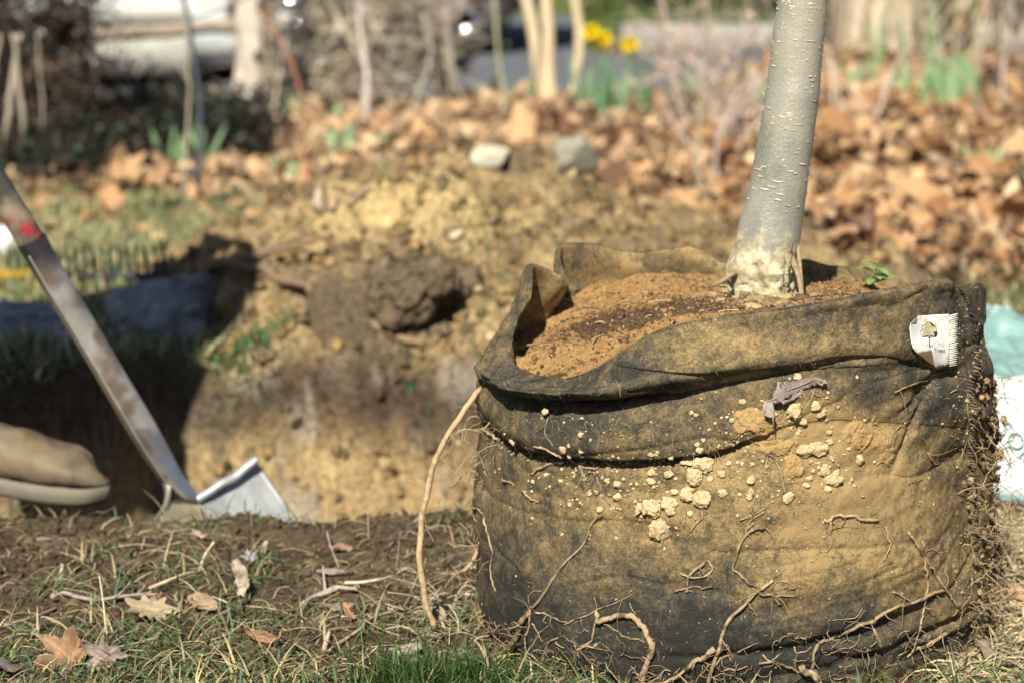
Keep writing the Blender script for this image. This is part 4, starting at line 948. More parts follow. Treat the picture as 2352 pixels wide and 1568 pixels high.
for k_ in range(7):                                          # bare branches above the frame
    i = int(n_ * (.62 + .05 * k_)); ang = k_ * 2.4; dv = math.cos(ang) * Ax[i] + math.sin(ang) * Bx[i]; L = .55 - .04 * k_
    mb = MB(); pts = [C_[i], C_[i] + dv * L * .3 + T_[i] * L * .35, C_[i] + dv * L * .55 + T_[i] * L * .8]; S_ = spline(pts, 14); mb.tube(S_, np.linspace(.006, .002, 14), 6, (.2, .18, .14))
    for q in (5, 8, 11):
        d = dv * rs.uniform(.3, 1) + T_[i] + rs.normal(size=3) * .5; d /= np.linalg.norm(d); mb.tube(spline([S_[q], S_[q] + d * .08, S_[q] + d * .17 + T_[i] * .03], 8), np.linspace(.0024, .001, 8), 5, (.2, .17, .13))
    mb.build('branch', M['root'], tree)
# soil caked round the collar, surface roots
mb = MB(); rs = np.random.RandomState(15)
for k_ in range(210):
    p = on_soil(rs.normal(1752, 52), rs.normal(688, 16), .0005); v, f = rock(.0012 + .0075 * rs.rand() ** 2.5, 100 + k_, 2, .5, (1.2, 1.1, .6)); mb.add(v + p, f, (A([.40, .29, .15]) if rs.rand() < .6 else A([.20, .13, .07])) * rs.uniform(.6, 1.15))
mb.build('caked_soil', M['clod'], tree)['kind'] = 'stuff'
for pts, r in [([(1698, 622, 2.55), (1676, 634, 2.535), (1660, 645, 2.53), (1640, 655, 2.53)], 3.6), ([(1832, 560, 2.56), (1838, 615, 2.53), (1842, 660, 2.50), (1846, 705, 2.46)], 2.2), ([(1822, 600, 2.54), (1835, 640, 2.51), (1841, 690, 2.48)], 3.2)]:
    S_ = spline([at(*p) for p in pts], 22); mb = MB(); mb.tube(S_, r * 1e-3 * np.linspace(1.15, .6, 22) * (1 + .2 * fbm(S_, 90, 2, 4)), 8, (.30, .22, .13)); mb.build('surface_root', M['root'], tree)

# ------------------------------------------------------------------ small plants and litter on the soil of the bag
def leaf_blade(mb, base, d, L, w, up, col, bend=.3, n=6):
    """a lens-shaped green leaf or a strap"""
    d = d / np.linalg.norm(d); s = np.cross(d, up); s /= np.linalg.norm(s) + 1e-9; nrm = np.cross(s, d); V = []
    for i in range(n + 1):
        t_ = i / n; c_ = base + d * L * t_ - nrm * bend * L * t_ * t_; ww = w * math.sin(math.pi * min(1, .06 + t_ * .94)) ** .7
        V += [c_ - s * ww + nrm * ww * .25, c_, c_ + s * ww + nrm * ww * .25]
    Fq = []
    for i in range(n):
        for q in (0, 1): Fq.append([i * 3 + q, i * 3 + q + 1, i * 3 + q + 4, i * 3 + q + 3])
    mb.add(V, Fq, col)
b0 = at(2010, 662, 2.62); sd_ = empty('seedling', tuple(b0)); tag(sd_, 'tiny green weed seedling at the back rim of the felt bag', 'seedling')
mb = MB(); mb.tube(spline([b0, b0 + A([-.004, 0, .012]), b0 + A([.001, 0, .022])], 8), .0007, 5, (.25, .36, .12)); mb.build('stem', M['grass'], sd_)
rs = np.random.RandomState(33)
for k_ in range(11):
    ang = k_ * 2.4; mb = MB(); leaf_blade(mb, b0 + A([rs.normal() * .002, rs.normal() * .002, rs.uniform(.004, .024)]), A([math.cos(ang), math.sin(ang) - .3, rs.uniform(.1, .9)]), rs.uniform(.016, .030), .0050, A([0, 0, 1.0]), A([.25, .42, .12]) * rs.uniform(.8, 1.3)); mb.build('leaf', M['grass'], sd_)

def leaf_mesh(kind, seed, curl=0.5, nseg=40, rings=4):
    """a dry leaf about 1 unit across; lobed like a maple's, an oak's, or a plain oval"""
    r_ = np.random.RandomState(seed); ph = np.linspace(0, 2 * math.pi, nseg, endpoint=False)
    if kind == 'maple':
        R_ = .24 + 0 * ph
        for c_, h_, w_ in ((math.pi / 2, .34, .26), (math.pi / 2 - .95, .29, .26), (math.pi / 2 + .95, .29, .26), (-.35, .16, .22), (math.pi + .35, .16, .22)):
            dd_ = np.abs((ph - c_ + math.pi) % (2 * math.pi) - math.pi); R_ = np.maximum(R_, .21 + h_ * np.clip(1 - dd_ / (w_ * 1.9), 0, 1) ** .8 + .03 * (np.sin(dd_ * 30) > 0) * (dd_ < .3))
        R_ = R_ + .02 * r_.normal(size=nseg)
    elif kind == 'oak':
        R_ = .5 / np.sqrt((np.cos(ph) / .52) ** 2 + (np.sin(ph) / 1.0) ** 2) * (1 + .22 * np.cos(9 * ph + .4))
    else:
        R_ = .5 / np.sqrt((np.cos(ph) / .48) ** 2 + (np.sin(ph)) ** 2) * (1 + .04 * r_.normal(size=nseg)); R_ *= 1 + .15 * np.exp(-((ph - math.pi / 2) / .2) ** 2)
    V = [np.zeros(3)]
    for k in range(1, rings + 1):
        t_ = k / rings; V += [A([math.cos(p) * R * t_, math.sin(p) * R * t_, 0]) for p, R in zip(ph, R_)]
    V = A(V); n0 = fbm(V, 2.2, 2, seed + 80); n1_ = fbm(V, 6, 2, seed + 81)
    a1, a2 = r_.uniform(-1, 1.3), r_.uniform(-.6, 1.6)
    V[:, 2] = curl * (a1 * V[:, 0] ** 2 * 1.3 + a2 * V[:, 1] ** 2 * .9 + .22 * n0 + .07 * n1_) - .03 * np.exp(-(V[:, 0] / .02) ** 2)
    fold = curl * r_.uniform(0, 1.2); V[:, 0] *= 1 - .35 * fold * np.abs(V[:, 0]); Fc = []
    for j in range(nseg): Fc.append([0, 1 + j, 1 + (j + 1) % nseg])
    for k in range(rings - 1):
        o = 1 + k * nseg
        for j in range(nseg):
            a_, b_ = o + j, o + (j + 1) % nseg; Fc += [[a_, a_ + nseg, b_ + nseg], [a_, b_ + nseg, b_]]
    V[:, 2] -= V[:, 2].min() * .5
    return V, A(Fc)
LEAVES = [leaf_mesh(k, s, c, 20, 2) for s, (k, c) in enumerate([('maple', .8), ('maple', 1.2), ('oak', .9), ('oval', 1.1), ('maple', .6), ('oval', .8), ('maple', 1.5), ('oak', 1.3)])]

# the torn grey-brown leaf clinging to the front of the bag
poly = [Z8(x, y) for x, y in [(322, 575), (330, 540), (333, 470), (352, 463), (385, 468), (400, 430), (430, 352), (500, 335), (570, 318), (640, 300), (720, 290), (770, 298), (805, 352), (760, 368), (720, 340), (690, 352), (660, 368), (640, 372), (632, 420), (560, 458), (480, 482), (440, 452), (415, 478), (392, 490), (388, 560), (375, 632), (350, 590)]]
def leaf_place(px, py, o):
    p, n = on_bag(px, py, 0.0015); u_ = (px - 1740) / 150; w_ = (py - 905) / 45
    return p + n * (o + .004 + .004 * math.sin(u_ * 7) + .003 * w_ * w_)
def lc(V, n): return lerp(np.tile(A([.25, .185, .15]), (len(V), 1)), A([.36, .29, .245]), sstep(-.2, .4, fbm(V, 70, 3, 91)))
dl = px_mesh('dead_leaf', poly, leaf_place, .0005, M['leaf'], None, lc, step=4)
for f_ in dl.data.polygons: f_.use_smooth = True
tag(dl, 'torn grey-brown dead leaf stuck to the front of the felt bag', 'leaf')
mb = MB(); mb.tube(A([leaf_place(*Z8(*p), .0012) for p in [(330, 560), (355, 500), (420, 420), (520, 385), (620, 350), (720, 310)]]), .0005, 4, (.45, .37, .3)); V = mb.V[0]; lo = A(dl.location)
o = mesh_obj('midrib', V, mb.faces(), M['leaf'], dl, col=(.45, .37, .3))

# ------------------------------------------------------------------ mud patches and pale clods stuck to the bag
def mud_patch(cx, cy, rx, ry, seed, zf, thick, label, rot=0.0):
    res = 90; xs = np.linspace(-1.25, 1.25, res); V, ok, hh_ = [], [], []
    for a_ in xs:
        for b_ in xs:
            x_, y_ = a_ * math.cos(rot) - b_ * math.sin(rot), a_ * math.sin(rot) + b_ * math.cos(rot)
            px_, py_ = zf(cx + x_ * rx, cy + y_ * ry); p, n = on_bag(px_, py_)
            V.append(p); hh_.append(n)
    V, N_ = A(V), A(hh_); g = np.stack(np.meshgrid(xs, xs, indexing='ij'), -1).reshape(-1, 2)
    e = .85 - np.hypot(g[:, 0], g[:, 1]) + .80 * fbm(V, 42, 4, seed, .6)
    crk = (1 - np.clip(np.abs(fbm(V, 75, 4, seed + 3, .65)) * 9, 0, 1)) * sstep(-.2, .3, fbm(V, 50, 2, seed + 4)); thick = thick * .8 if False else thick
    hh2 = .62 * thick * np.clip(e * 3.2, -0.5, 1) * (1 + .6 * fbm(V, 160, 4, seed + 5, .65)) - crk * thick * .55 + .0006 * fbm(V, 420, 3, seed, .7)
    keep = e > -.02; V = V + N_ * np.maximum(hh2, -.002)[:, None]
    Fc = grid_faces(res, res); Fc = Fc[keep[Fc].all(1)]
    used = np.unique(Fc); mp = -np.ones(len(V), int); mp[used] = np.arange(len(used)); V = V[used]; Fc = mp[Fc]
    c_ = A([.345, .225, .095])[None] * (1 + .25 * fbm(V, 60, 3, seed + 9)[:, None])
    o = based('mud_patch', V, Fc, M['clod'], col=c_); return tag(o, label, 'dried mud', 'cracked mud patches on the bag')
mud_patch(330, 640, 215, 165, 201, Z8, .0055, 'broad cracked mud patch just below the torn dead leaf', .35)
mud_patch(430, 830, 190, 90, 207, Z8, .0045, 'dark edged mud patch where a thin root leaves the bag', .3)
mud_patch(580, 985, 85, 125, 203, Z8, .0045, 'long tongue of mud hanging below the broad patch', -.2)
mud_patch(1075, 720, 125, 155, 205, Z8, .0045, 'cracked mud patch below and left of the white label', -.5)
mud_patch(1270, 840, 85, 130, 211, Z8, .003, 'thin crumbling mud smear right of the cracked patch', .2)
mud_patch(2310, 590, 70, 60, 213, Z5, .004, 'small mud lump at the end of the lower fold', .2)

CL5 = [(670, 475, 32), (945, 650, 30), (790, 770, 38), (835, 740, 18), (843, 833, 20), (945, 790, 18), (955, 905, 28), (285, 635, 15), (355, 705, 28), (275, 710, 18), (1170, 1045, 26), (1255, 1070, 30), (1015, 1155, 24), (1075, 1135, 22), (1260, 1175, 33), (1560, 965, 35), (1545, 1048, 36), (1700, 985, 38), (1870, 885, 60), (2010, 905, 85), (1925, 1005, 72), (1750, 1140, 33), (1860, 1160, 62), (1985, 1190, 72),
       (1455, 1280, 50), (1555, 1265, 80), (1700, 1250, 62), (1720, 1310, 40), (1625, 1450, 108), (1890, 1325, 25), (2155, 978, 32), (2060, 1030, 25), (2170, 1145, 32), (2225, 890, 22), (2245, 520, 22), (1900, 450, 18), (1935, 470, 18), (2105, 545, 14), (2055, 600, 14), (1950, 730, 20), (1970, 780, 28), (2005, 690, 20), (2300, 700, 16), (1545, 815, 25), (1600, 795, 16), (1720, 840, 20), (1220, 830, 14), (1605, 1472, 0), (1110, 1285, 26), (530, 1045, 20), (640, 990, 22), (510, 825, 12), (495, 800, 11)]
rsx = np.random.RandomState(61)
CL5 += [(rsx.normal(1350, 520), rsx.normal(1080, 200), rsx.uniform(7, 17)) for _ in range(110)]
CL8 = [(rsx.normal(600, 330), rsx.normal(850, 220), rsx.uniform(6, 16)) for _ in range(90)] + [(580, 535, 60), (740, 505, 34), (780, 575, 30), (640, 625, 28), (175, 475, 24), (90, 620, 20), (840, 710, 22), (650, 855, 62), (760, 830, 68), (850, 785, 22), (995, 840, 15), (1070, 920, 36), (860, 910, 15), (805, 1000, 50), (870, 1085, 56), (835, 1155, 28), (900, 1030, 28), (1015, 1080, 20), (690, 1070, 24), (670, 1125, 25), (235, 1175, 24), (225, 1220, 20), (240, 1080, 30), (30, 1180, 26), (520, 1215, 42), (600, 285, 30), (70, 950, 20), (250, 960, 18), (15, 1030, 18), (1195, 940, 14), (1060, 285, 11), (1910, 470, 18), (1955, 545, 12), (610, 700, 15), (810, 545, 14), (825, 615, 13), (540, 300, 12), (1720, 645, 10), (2010, 80, 12), (1995, 260, 16), (1990, 350, 20), (2000, 430, 12)]
big_lab = {('5', 2010): 'broad pale clod wedged under the middle of the lower fold', ('5', 1870): 'angular pale clod just under the end of the lower fold', ('5', 1925): 'pale clod hanging below the broad one under the lower fold', ('5', 1860): 'flat crumbling pale clod above the pair of split clods', ('5', 1985): 'split pale clod right of the crumbling flat one',
           ('5', 1455): 'small pale clod touching the left of the round cream clod', ('5', 1555): 'round cream clod with a pitted face, left of centre on the bag', ('5', 1700): 'long pale clod leaning right of the pitted round one', ('5', 1625): 'lowest and largest cream clod, split down its middle', ('8', 580): 'rough pale clod just below the torn dead leaf',
           ('8', 650): 'jagged pale clod on the left of the twin clods right of the mud', ('8', 760): 'tall pale clod on the right of the twin clods', ('8', 805): 'pale clod above the squarish one, right of the mud tongue', ('8', 870): 'squarish pale clod of the right hand cluster', ('8', 520): 'pale clod hanging on the tip of a thin root', ('5', 670): 'round pale crumb dangling on a hair root over the upper felt roll'}
rs = np.random.RandomState(44); smallv = MB()
def place_clod(tagk, x, y, r, zf):
    px, py = zf(x, y); rr = r / (3.459 if tagk == '5' else 3.095) * .91875 * 2.25 / F * 1.22
    p, n = on_bag(px, py)
    sq = .75 if r > 40 else .9
    v, f = rock(rr * 1.0, int(x * 7 + y) % 9973, 4 if r > 40 else 3, .38, (rs.uniform(.95, 1.12), sq, rs.uniform(.85, 1.05)))
    v = v * (1 + .16 * fbm(v, 2.2 / rr, 3, int(x)))[:, None] - (.10 * rr * np.clip(1 - 6 * np.abs(fbm(v, 1.4 / rr, 2, int(y))), 0, 1))[:, None] * v / (np.linalg.norm(v, axis=1)[:, None] + 1e-9)
    v = v - n * (v @ n)[:, None] * .35; c_ = lerp(np.tile(A([.57, .43, .24]), (len(v), 1)), A([.40, .28, .14]), sstep(-.05, .5, fbm(v, 260, 3, 7))) * rs.uniform(.85, 1.05); v = v + p + n * rr * .26
    if (tagk, x) == ('5', 670): v = v + n * .006
    if r >= 18:
        o = based('soil_clod', v, f, M['pale_clod'], col=c_); tag(o, big_lab.get((tagk, x), 'small pale dry clod stuck to the front of the felt bag' if tagk == '5' or r < 40 else 'pale clod'), 'clod', 'small pale clods stuck to the bag' if (tagk, x) not in big_lab else 'large pale clods on the bag')
    else: smallv.add(v, f, c_)
for x, y, r in CL5:
    if r: place_clod('5', x, y, r, Z5)
for x, y, r in CL8: place_clod('8', x, y, r, Z8)
# uncountable crumbs in the felt
n_ = 2600; pts = []; cr = []
for _ in range(n_):
    q = rs.rand()
    if q < .35: px_, py_ = 1300 + 620 * rs.rand(), 960 + abs(rs.normal()) * 150
    elif q < .55:                                               # lodged along the lower fold
        px_ = rs.uniform(1130, 1700); py_ = float(np.interp(px_, [a for a, b in c2tab], [b for a, b in c2tab])) + rs.uniform(-4, 16)
    elif q < .8: px_, py_ = rs.uniform(2190, 2275), rs.uniform(700, 1500)
    else: px_, py_ = rs.uniform(1110, 2200), rs.uniform(880, 1560)
    p, n = on_bag(px_, py_); pts.append(p + n * .0004); cr.append(.0004 + .0018 * rs.rand() ** 4)
V, Fl, C_ = scatter([crumb(s + 40, 1) for s in range(6)], A(pts), rotm(n_, rs=rs), A(cr), A([.44, .32, .165])[None] * rs.uniform(.5, 1.3, (n_, 1)))
for v, f, c in zip(smallv.V, smallv.F3, smallv.C): pass
V2 = np.concatenate([V] + smallv.V); off = len(V); F2 = list(Fl) + [f + off for f in smallv.F3]
tag(mesh_obj('loose_crumbs', V2 - A([BX, BY, 0]), F2, M['pale_clod'], col=np.concatenate([C_] + smallv.C), loc=(BX, BY, 0)), kind='stuff')
# the greenish dry moss tuft on the right flank
mb = MB(); rs = np.random.RandomState(55)
for k_ in range(260):
    px_, py_ = rs.normal(2228, 13), rs.uniform(1075, 1200); p = at(px_, py_, 2.50 + rs.normal() * .012); d = rs.normal(size=3); d[2] -= .5; d /= np.linalg.norm(d); L = rs.uniform(.006, .016)
    mb.tube(spline([p, p + d * L * .6, p + d * L + rs.normal(size=3) * .003], 5), rs.uniform(.0005, .0013), 4, A([.42, .38, .19]) * rs.uniform(.6, 1.25))
mt = mb.build('dry_moss_tuft', M['root'], base=True); tag(mt, 'tuft of dry olive moss clinging to the right side of the bag', 'moss')

# ------------------------------------------------------------------ the shovel
S0 = at(438, 1140, 3.05)
shovel = empty('shovel', tuple(S0)); tag(shovel, 'worn steel shovel with a wooden handle standing in the dug hole', 'shovel')
Lc = [(-330, -60, 2.94), (-170, 180, 2.955), (-40, 375, 2.965), (30, 485, 2.97), (75, 560, 2.975)]
S_ = spline([at(*p) for p in [(-420, -195, 2.935)] + Lc], 60); rr = np.full(60, .0172); rr[:6] = .018
mb = MB(); cw = A([.05, .045, .04]); 
mb.tube(S_, rr, 20, cw); V = mb.V[0]; n_ = fbm(V, 25, 3, 101); mb.C[0] = lerp(np.tile(cw, (len(V), 1)), A([.27, .21, .145]), sstep(0, .5, n_ + .7 * sstep(at(0, 440, 3)[2], at(60, 540, 3)[2], V[:, 2])))
pz = at(75, 528, 2.97)[2]; red = np.exp(-((V[:, 2] + .45 * (V[:, 0] - at(75, 528, 2.97)[0]) * 0 - pz) / .011) ** 2) * (fbm(V, 60, 2, 103) > -.15); mb.C[0] = lerp(mb.C[0], A([.32, .03, .04]), np.clip(red * 1.3, 0, 1))
mb.build('handle', M['wood'], shovel)
mb = MB(); up = S_[0]; dh = S_[0] - S_[3]; dh /= np.linalg.norm(dh); ax_ = np.cross(dh, A([0, 1, 0])); g0 = up + dh * .02
side = A([0, 1.0, 0])
loop = [g0 - dh * .02, g0 + side * .04 + dh * .03, g0 + side * .055 + dh * .10]; mb.tube(spline(loop, 12), .011, 8, (.05, .05, .05)); loop = [g0 - dh * .02, g0 - side * .04 + dh * .03, g0 - side * .055 + dh * .10]; mb.tube(spline(loop, 12), .011, 8, (.05, .05, .05)); mb.tube([g0 - side * .06 + dh * .10, g0 + side * .06 + dh * .10], .015, 10, (.05, .05, .05)); mb.build('grip', M['rubber'], shovel)
# long socket with a raised middle ridge, narrowing and bending into the blade
sk = [(72, 552, 2.975, .0188), (110, 620, 2.98, .0184), (185, 745, 2.99, .0180), (268, 885, 3.0, .0178), (330, 990, 3.015, .0185), (372, 1060, 3.03, .0165), (402, 1105, 3.04, .0140), (432, 1135, 3.05, .0105), (450, 1146, 3.055, .006)]
C_ = spline([np.append(at(a_, b_, c_), r_) for a_, b_, c_, r_ in sk], 120); Rr = C_[:, 3]; C_ = C_[:, :3]
T_ = np.gradient(C_, axis=0); T_ /= np.linalg.norm(T_, axis=1)[:, None]; fw = A([0, -1.0, -.1]); Ax = np.cross(fw, T_); Ax /= np.linalg.norm(Ax, axis=1)[:, None]; Bx = np.cross(T_, Ax)
a_ = np.linspace(0, 2 * math.pi, 72, endpoint=False)
prof = 1 + .20 * np.exp(-((((a_ - math.pi * .56 + math.pi) % (2 * math.pi) - math.pi)) / .13) ** 2)
flatn = np.linspace(1, .8, 120) ** 1.0
if (Bx[60] @ fw) < 0: Bx = -Bx
V = C_[:, None] + Rr[:, None, None] * prof[None, :, None] * (np.cos(a_)[None, :, None] * Ax[:, None] + flatn[:, None, None] * np.sin(a_)[None, :, None] * Bx[:, None])
i_ = np.arange(119)[:, None] * 72; j_ = np.arange(72)[None]; Fq = np.stack([i_ + j_, i_ + (j_ + 1) % 72, i_ + 72 + (j_ + 1) % 72, i_ + 72 + j_], -1).reshape(-1, 4)
V = V.reshape(-1, 3); n_ = fbm(V, 22, 3, 105); tt = np.repeat(np.linspace(0, 1, 120), 72)
c_ = lerp(np.tile(A([.46, .43, .39]), (len(V), 1)), A([.22, .165, .125]), sstep(-.1, .35, n_)); c_ = lerp(c_, A([.20, .17, .12]), np.tile(sstep(.58, .68, a_ / math.pi) * (a_ < 1.4 * math.pi), 120) * .8); c_ = lerp(c_, A([.055, .05, .055]), 1 - sstep(.05, .16, tt + .05 * n_)); c_ = lerp(c_, A([.28, .33, .46]), sstep(.60, .85, tt) * .8 * (np.tile(np.cos(a_), 120) > .1)); c_ = lerp(c_, A([.30, .15, .05]), sstep(.3, .6, fbm(V, 60, 2, 107)) * sstep(.7, .9, tt))  # left flank of the socket darkened in the colour as its shaded side
glintP = C_[4:-12] + (Rr[4:-12] * 1.02)[:, None] * (math.cos(math.pi * .60) * Ax[4:-12] + flatn[4:-12, None] * math.sin(math.pi * .60) * Bx[4:-12])
mbr = MB(); mbr.tube(glintP, .0021, 6, (.72, .70, .66)); mbr.build('rib_glint', M['steel'], shovel)  # thin bright strip that paints the highlight along the ridge
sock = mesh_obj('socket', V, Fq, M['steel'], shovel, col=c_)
# the rear strap, curving down behind the blade
mb = MB(); mb.tube(spline([at(*p) for p in [(352, 1030, 3.03), (378, 1075, 3.035), (386, 1120, 3.03), (380, 1165, 3.01), (362, 1195, 2.99), (335, 1222, 2.975)]], 40), .0042, 8, (.28, .25, .21), flat=1.6); mb.build('strap', M['steel'], shovel)
def blade_pt(u_, v_):
    tp = spline([at(*p) for p in [(338, 1212, 2.97), (368, 1178, 2.99), (388, 1150, 3.02), (415, 1150, 3.04), (445, 1150, 3.055), (480, 1132, 3.07), (530, 1100, 3.09), (588, 1060, 3.115)]], 101)[int(round(u_ * 100))]
    dn = at(705, 1215, 3.10) - at(588, 1060, 3.115); dn = dn / np.linalg.norm(dn)
    dn2 = A([.35, -.12, -.9]); dn2 /= np.linalg.norm(dn2); d = dn * u_ + dn2 * (1 - u_); d /= np.linalg.norm(d)
    bow = .012 * math.sin(math.pi * v_) ; L = .27 * (1 - .10 * (2 * u_ - 1) ** 2 * 0)
    return tp + d * L * v_ + A([0, -bow, 0])
nu, nv = 61, 40; G_ = A([[blade_pt(i / 60, j / 39) for j in range(nv)] for i in range(nu)]); V = G_.reshape(-1, 3)
V2 = V + A([0, .0025, 0]); Fq = grid_faces(nu, nv); VV = np.concatenate([V, V2]); b = len(V)
bd = [(i * nv, (i + 1) * nv) for i in range(nu - 1)] + [((i + 1) * nv + nv - 1, i * nv + nv - 1) for i in range(nu - 1)] + [(j + 1, j) for j in range(nv - 1)] + [((nu - 1) * nv + j, (nu - 1) * nv + j + 1) for j in range(nv - 1)]
FF = np.concatenate([Fq, Fq[:, ::-1] + b, A([[p, q, q + b, p + b] for p, q in bd])])
n_ = fbm(VV, 18, 4, 111); uu = np.tile(np.repeat(np.linspace(0, 1, nu), nv), 2)
c_ = lerp(np.tile(A([.42, .425, .42]), (len(VV), 1)), A([.24, .23, .215]), sstep(0, .5, n_)); dirty = (1 - sstep(.42, .58, uu + .06 * n_)); c_ = lerp(c_, A([.52, .44, .28]), dirty)
c_ = lerp(c_, A([.50, .30, .12]), dirty * sstep(.2, .5, fbm(VV, 45, 3, 112)))
mesh_obj('blade', VV, FF, M['steel'], shovel, col=c_)
mb = MB(); st = [at(*p) for p in [(452, 1146, 3.055), (478, 1131, 3.062), (512, 1108, 3.072), (538, 1096, 3.082), (560, 1077, 3.09), (590, 1054, 3.10)]]; mb.tube(spline(st, 40), .0072, 10, (.62, .62, .62), flat=.8); mb.build('foot_rest', M['steel'], shovel)
mb = MB(); mb.tube(spline([at(*p) for p in [(532, 1072, 3.06), (536, 1095, 3.055), (546, 1102, 3.055), (551, 1088, 3.06), (545, 1074, 3.07)]], 20), .0024, 6, (.25, .2, .15)); pass

# ------------------------------------------------------------------ the person digging: only a boot shows, the rest stands beyond the left edge
def skin_mesh(verts, edges, radii, sub=2, root_i=0):
    me = bpy.data.meshes.new('s'); me.from_pydata([tuple(v) for v in verts], edges, []); o = bpy.data.objects.new('s', me); sc.collection.objects.link(o)
    m = o.modifiers.new('skin', 'SKIN'); m.use_smooth_shade = True
    for i, r in enumerate(radii):
        me.skin_vertices[0].data[i].radius = (r, r) if not isinstance(r, tuple) else r
    me.skin_vertices[0].data[root_i].use_root = True
    s = o.modifiers.new('sub', 'SUBSURF'); s.levels = sub; s.render_levels = sub
    bpy.context.view_layer.update()
    m2 = bpy.data.meshes.new_from_object(o.evaluated_get(bpy.context.evaluated_depsgraph_get()))
    V = A([tuple(v.co) for v in m2.vertices]); Fc = [tuple(p.vertices) for p in m2.polygons]
    bpy.data.objects.remove(o); bpy.data.meshes.remove(m2); return V, Fc
hand1, hand2 = at(-395, -155, 2.92), at(-165, 188, 2.94)
PX = -0.08
J = {'pelvis': (-.99, 2.84, .92), 'waist': (-1.01, 2.86, 1.08), 'chest': (-1.04, 2.87, 1.32), 'neck': (-1.05, 2.86, 1.49), 'head0': (-1.04, 2.85, 1.58), 'head1': (-1.025, 2.85, 1.70),
     'hipL': (-.95, 2.88, .87), 'kneeL': (-.86, 3.04, .46), 'anL': (-.80, 3.10, .07), 'hipR': (-1.14, 2.82, .87), 'kneeR': (-1.12, 2.74, .46), 'anR': (-1.14, 2.72, .09),
     'shL': (-.86, 2.89, 1.41), 'elL': (-.80, 2.93, 1.16), 'haL': tuple(hand1), 'shR': (-1.24, 2.85, 1.41), 'elR': (-1.10, 2.98, 1.02), 'haR': tuple(hand2)}
names = list(J); ed = [('pelvis', 'waist'), ('waist', 'chest'), ('chest', 'neck'), ('neck', 'head0'), ('head0', 'head1'), ('pelvis', 'hipL'), ('hipL', 'kneeL'), ('kneeL', 'anL'), ('pelvis', 'hipR'), ('hipR', 'kneeR'), ('kneeR', 'anR'),
                       ('chest', 'shL'), ('shL', 'elL'), ('elL', 'haL'), ('chest', 'shR'), ('shR', 'elR'), ('elR', 'haR')]
rad_ = {'pelvis': .13, 'waist': .12, 'chest': .14, 'neck': .055, 'head0': .082, 'head1': .085, 'hipL': .085, 'kneeL': .058, 'anL': .042, 'hipR': .085, 'kneeR': .058, 'anR': .042, 'shL': .058, 'elL': .042, 'haL': .030, 'shR': .058, 'elR': .042, 'haR': .030}
def part_of(keys, extra, nm, mat, col, par, ends=()):
    ks = [k for k in names if k in keys]; E = [(ks.index(a_), ks.index(b_)) for a_, b_ in ed if a_ in ks and b_ in ks]
    V, Fc = skin_mesh([J[k] for k in ks], E, [rad_[k] + extra for k in ks]); return mesh_obj(nm, V, Fc, mat, par, col=col)
ks = names; V, Fc = skin_mesh([J[k] for k in ks], [(ks.index(a_), ks.index(b_)) for a_, b_ in ed], [rad_[k] for k in ks])
person = empty('person', (-1.05, 2.7, 0.0)); tag(person, 'person digging in brown trousers, one tan work boot stepping over the hole', 'person')
mesh_obj('body', V, Fc, M['cloth'], person, col=(.50, .32, .23))
part_of(('pelvis', 'hipL', 'kneeL', 'anL', 'hipR', 'kneeR', 'anR'), .018, 'trousers', M['cloth'], (.15, .105, .065), person)
part_of(('pelvis', 'waist', 'chest', 'shL', 'elL', 'shR', 'elR'), .045, 'jacket', M['cloth'], (.06, .075, .11), person)
for s_, e_ in (('elL', 'haL'), ('elR', 'haR')):
    a_, b_ = A(J[s_]), A(J[e_]); mb = MB(); mb.tube(spline([a_, (a_ + b_) / 2, b_ + (a_ - b_) * .18], 10), np.linspace(.062, .046, 10), 12, (.06, .075, .11)); mb.build('sleeve', M['cloth'], person)
hc = A(J['head1']); mb = MB(); v, f = ICO[3]; vv = v * A([.098, .088, .10]) + hc + A([-.012, 0, .02]); mb.add(vv[:, :], f, (.05, .035, .025)); mb.build('hair', M['cloth'], person)
mb = MB(); fc = A([1.0, .1, -.25]); fc /= np.linalg.norm(fc)
mb.tube(spline([hc + fc * .082 + A([0, 0, .0]), hc + fc * .108 + A([0, 0, -.035]), hc + fc * .088 + A([0, 0, -.045])], 8), .013, 8, (.48, .30, .22)); mb.build('nose', M['cloth'], person)
for s_ in (-1, 1):
    mb = MB(); v, f = ICO[2]; mb.add(v * .012 + hc + fc * .078 + A([0, s_ * .032, .0]), f, (.8, .8, .8)); mb.add(v * .006 + hc + fc * .088 + A([0, s_ * .032, .0]), f, (.05, .03, .02)); mb.build('eye', M['plain'], person)
    mb = MB(); mb.add(v * A([.02, .008, .03]) + hc + A([0, s_ * .088, -.02]), f, (.50, .31, .22)); mb.build('ear', M['cloth'], person)
mb = MB(); mb.tube([hc + fc * .082 + A([0, -.025, -.07]), hc + fc * .086 + A([0, 0, -.072]), hc + fc * .082 + A([0, .025, -.07])], .005, 6, (.40, .16, .13)); mb.build('mouth', M['cloth'], person)
dh = (hand1 - hand2) / np.linalg.norm(hand1 - hand2)                  # gloves: palm and five fingers closed round the handle
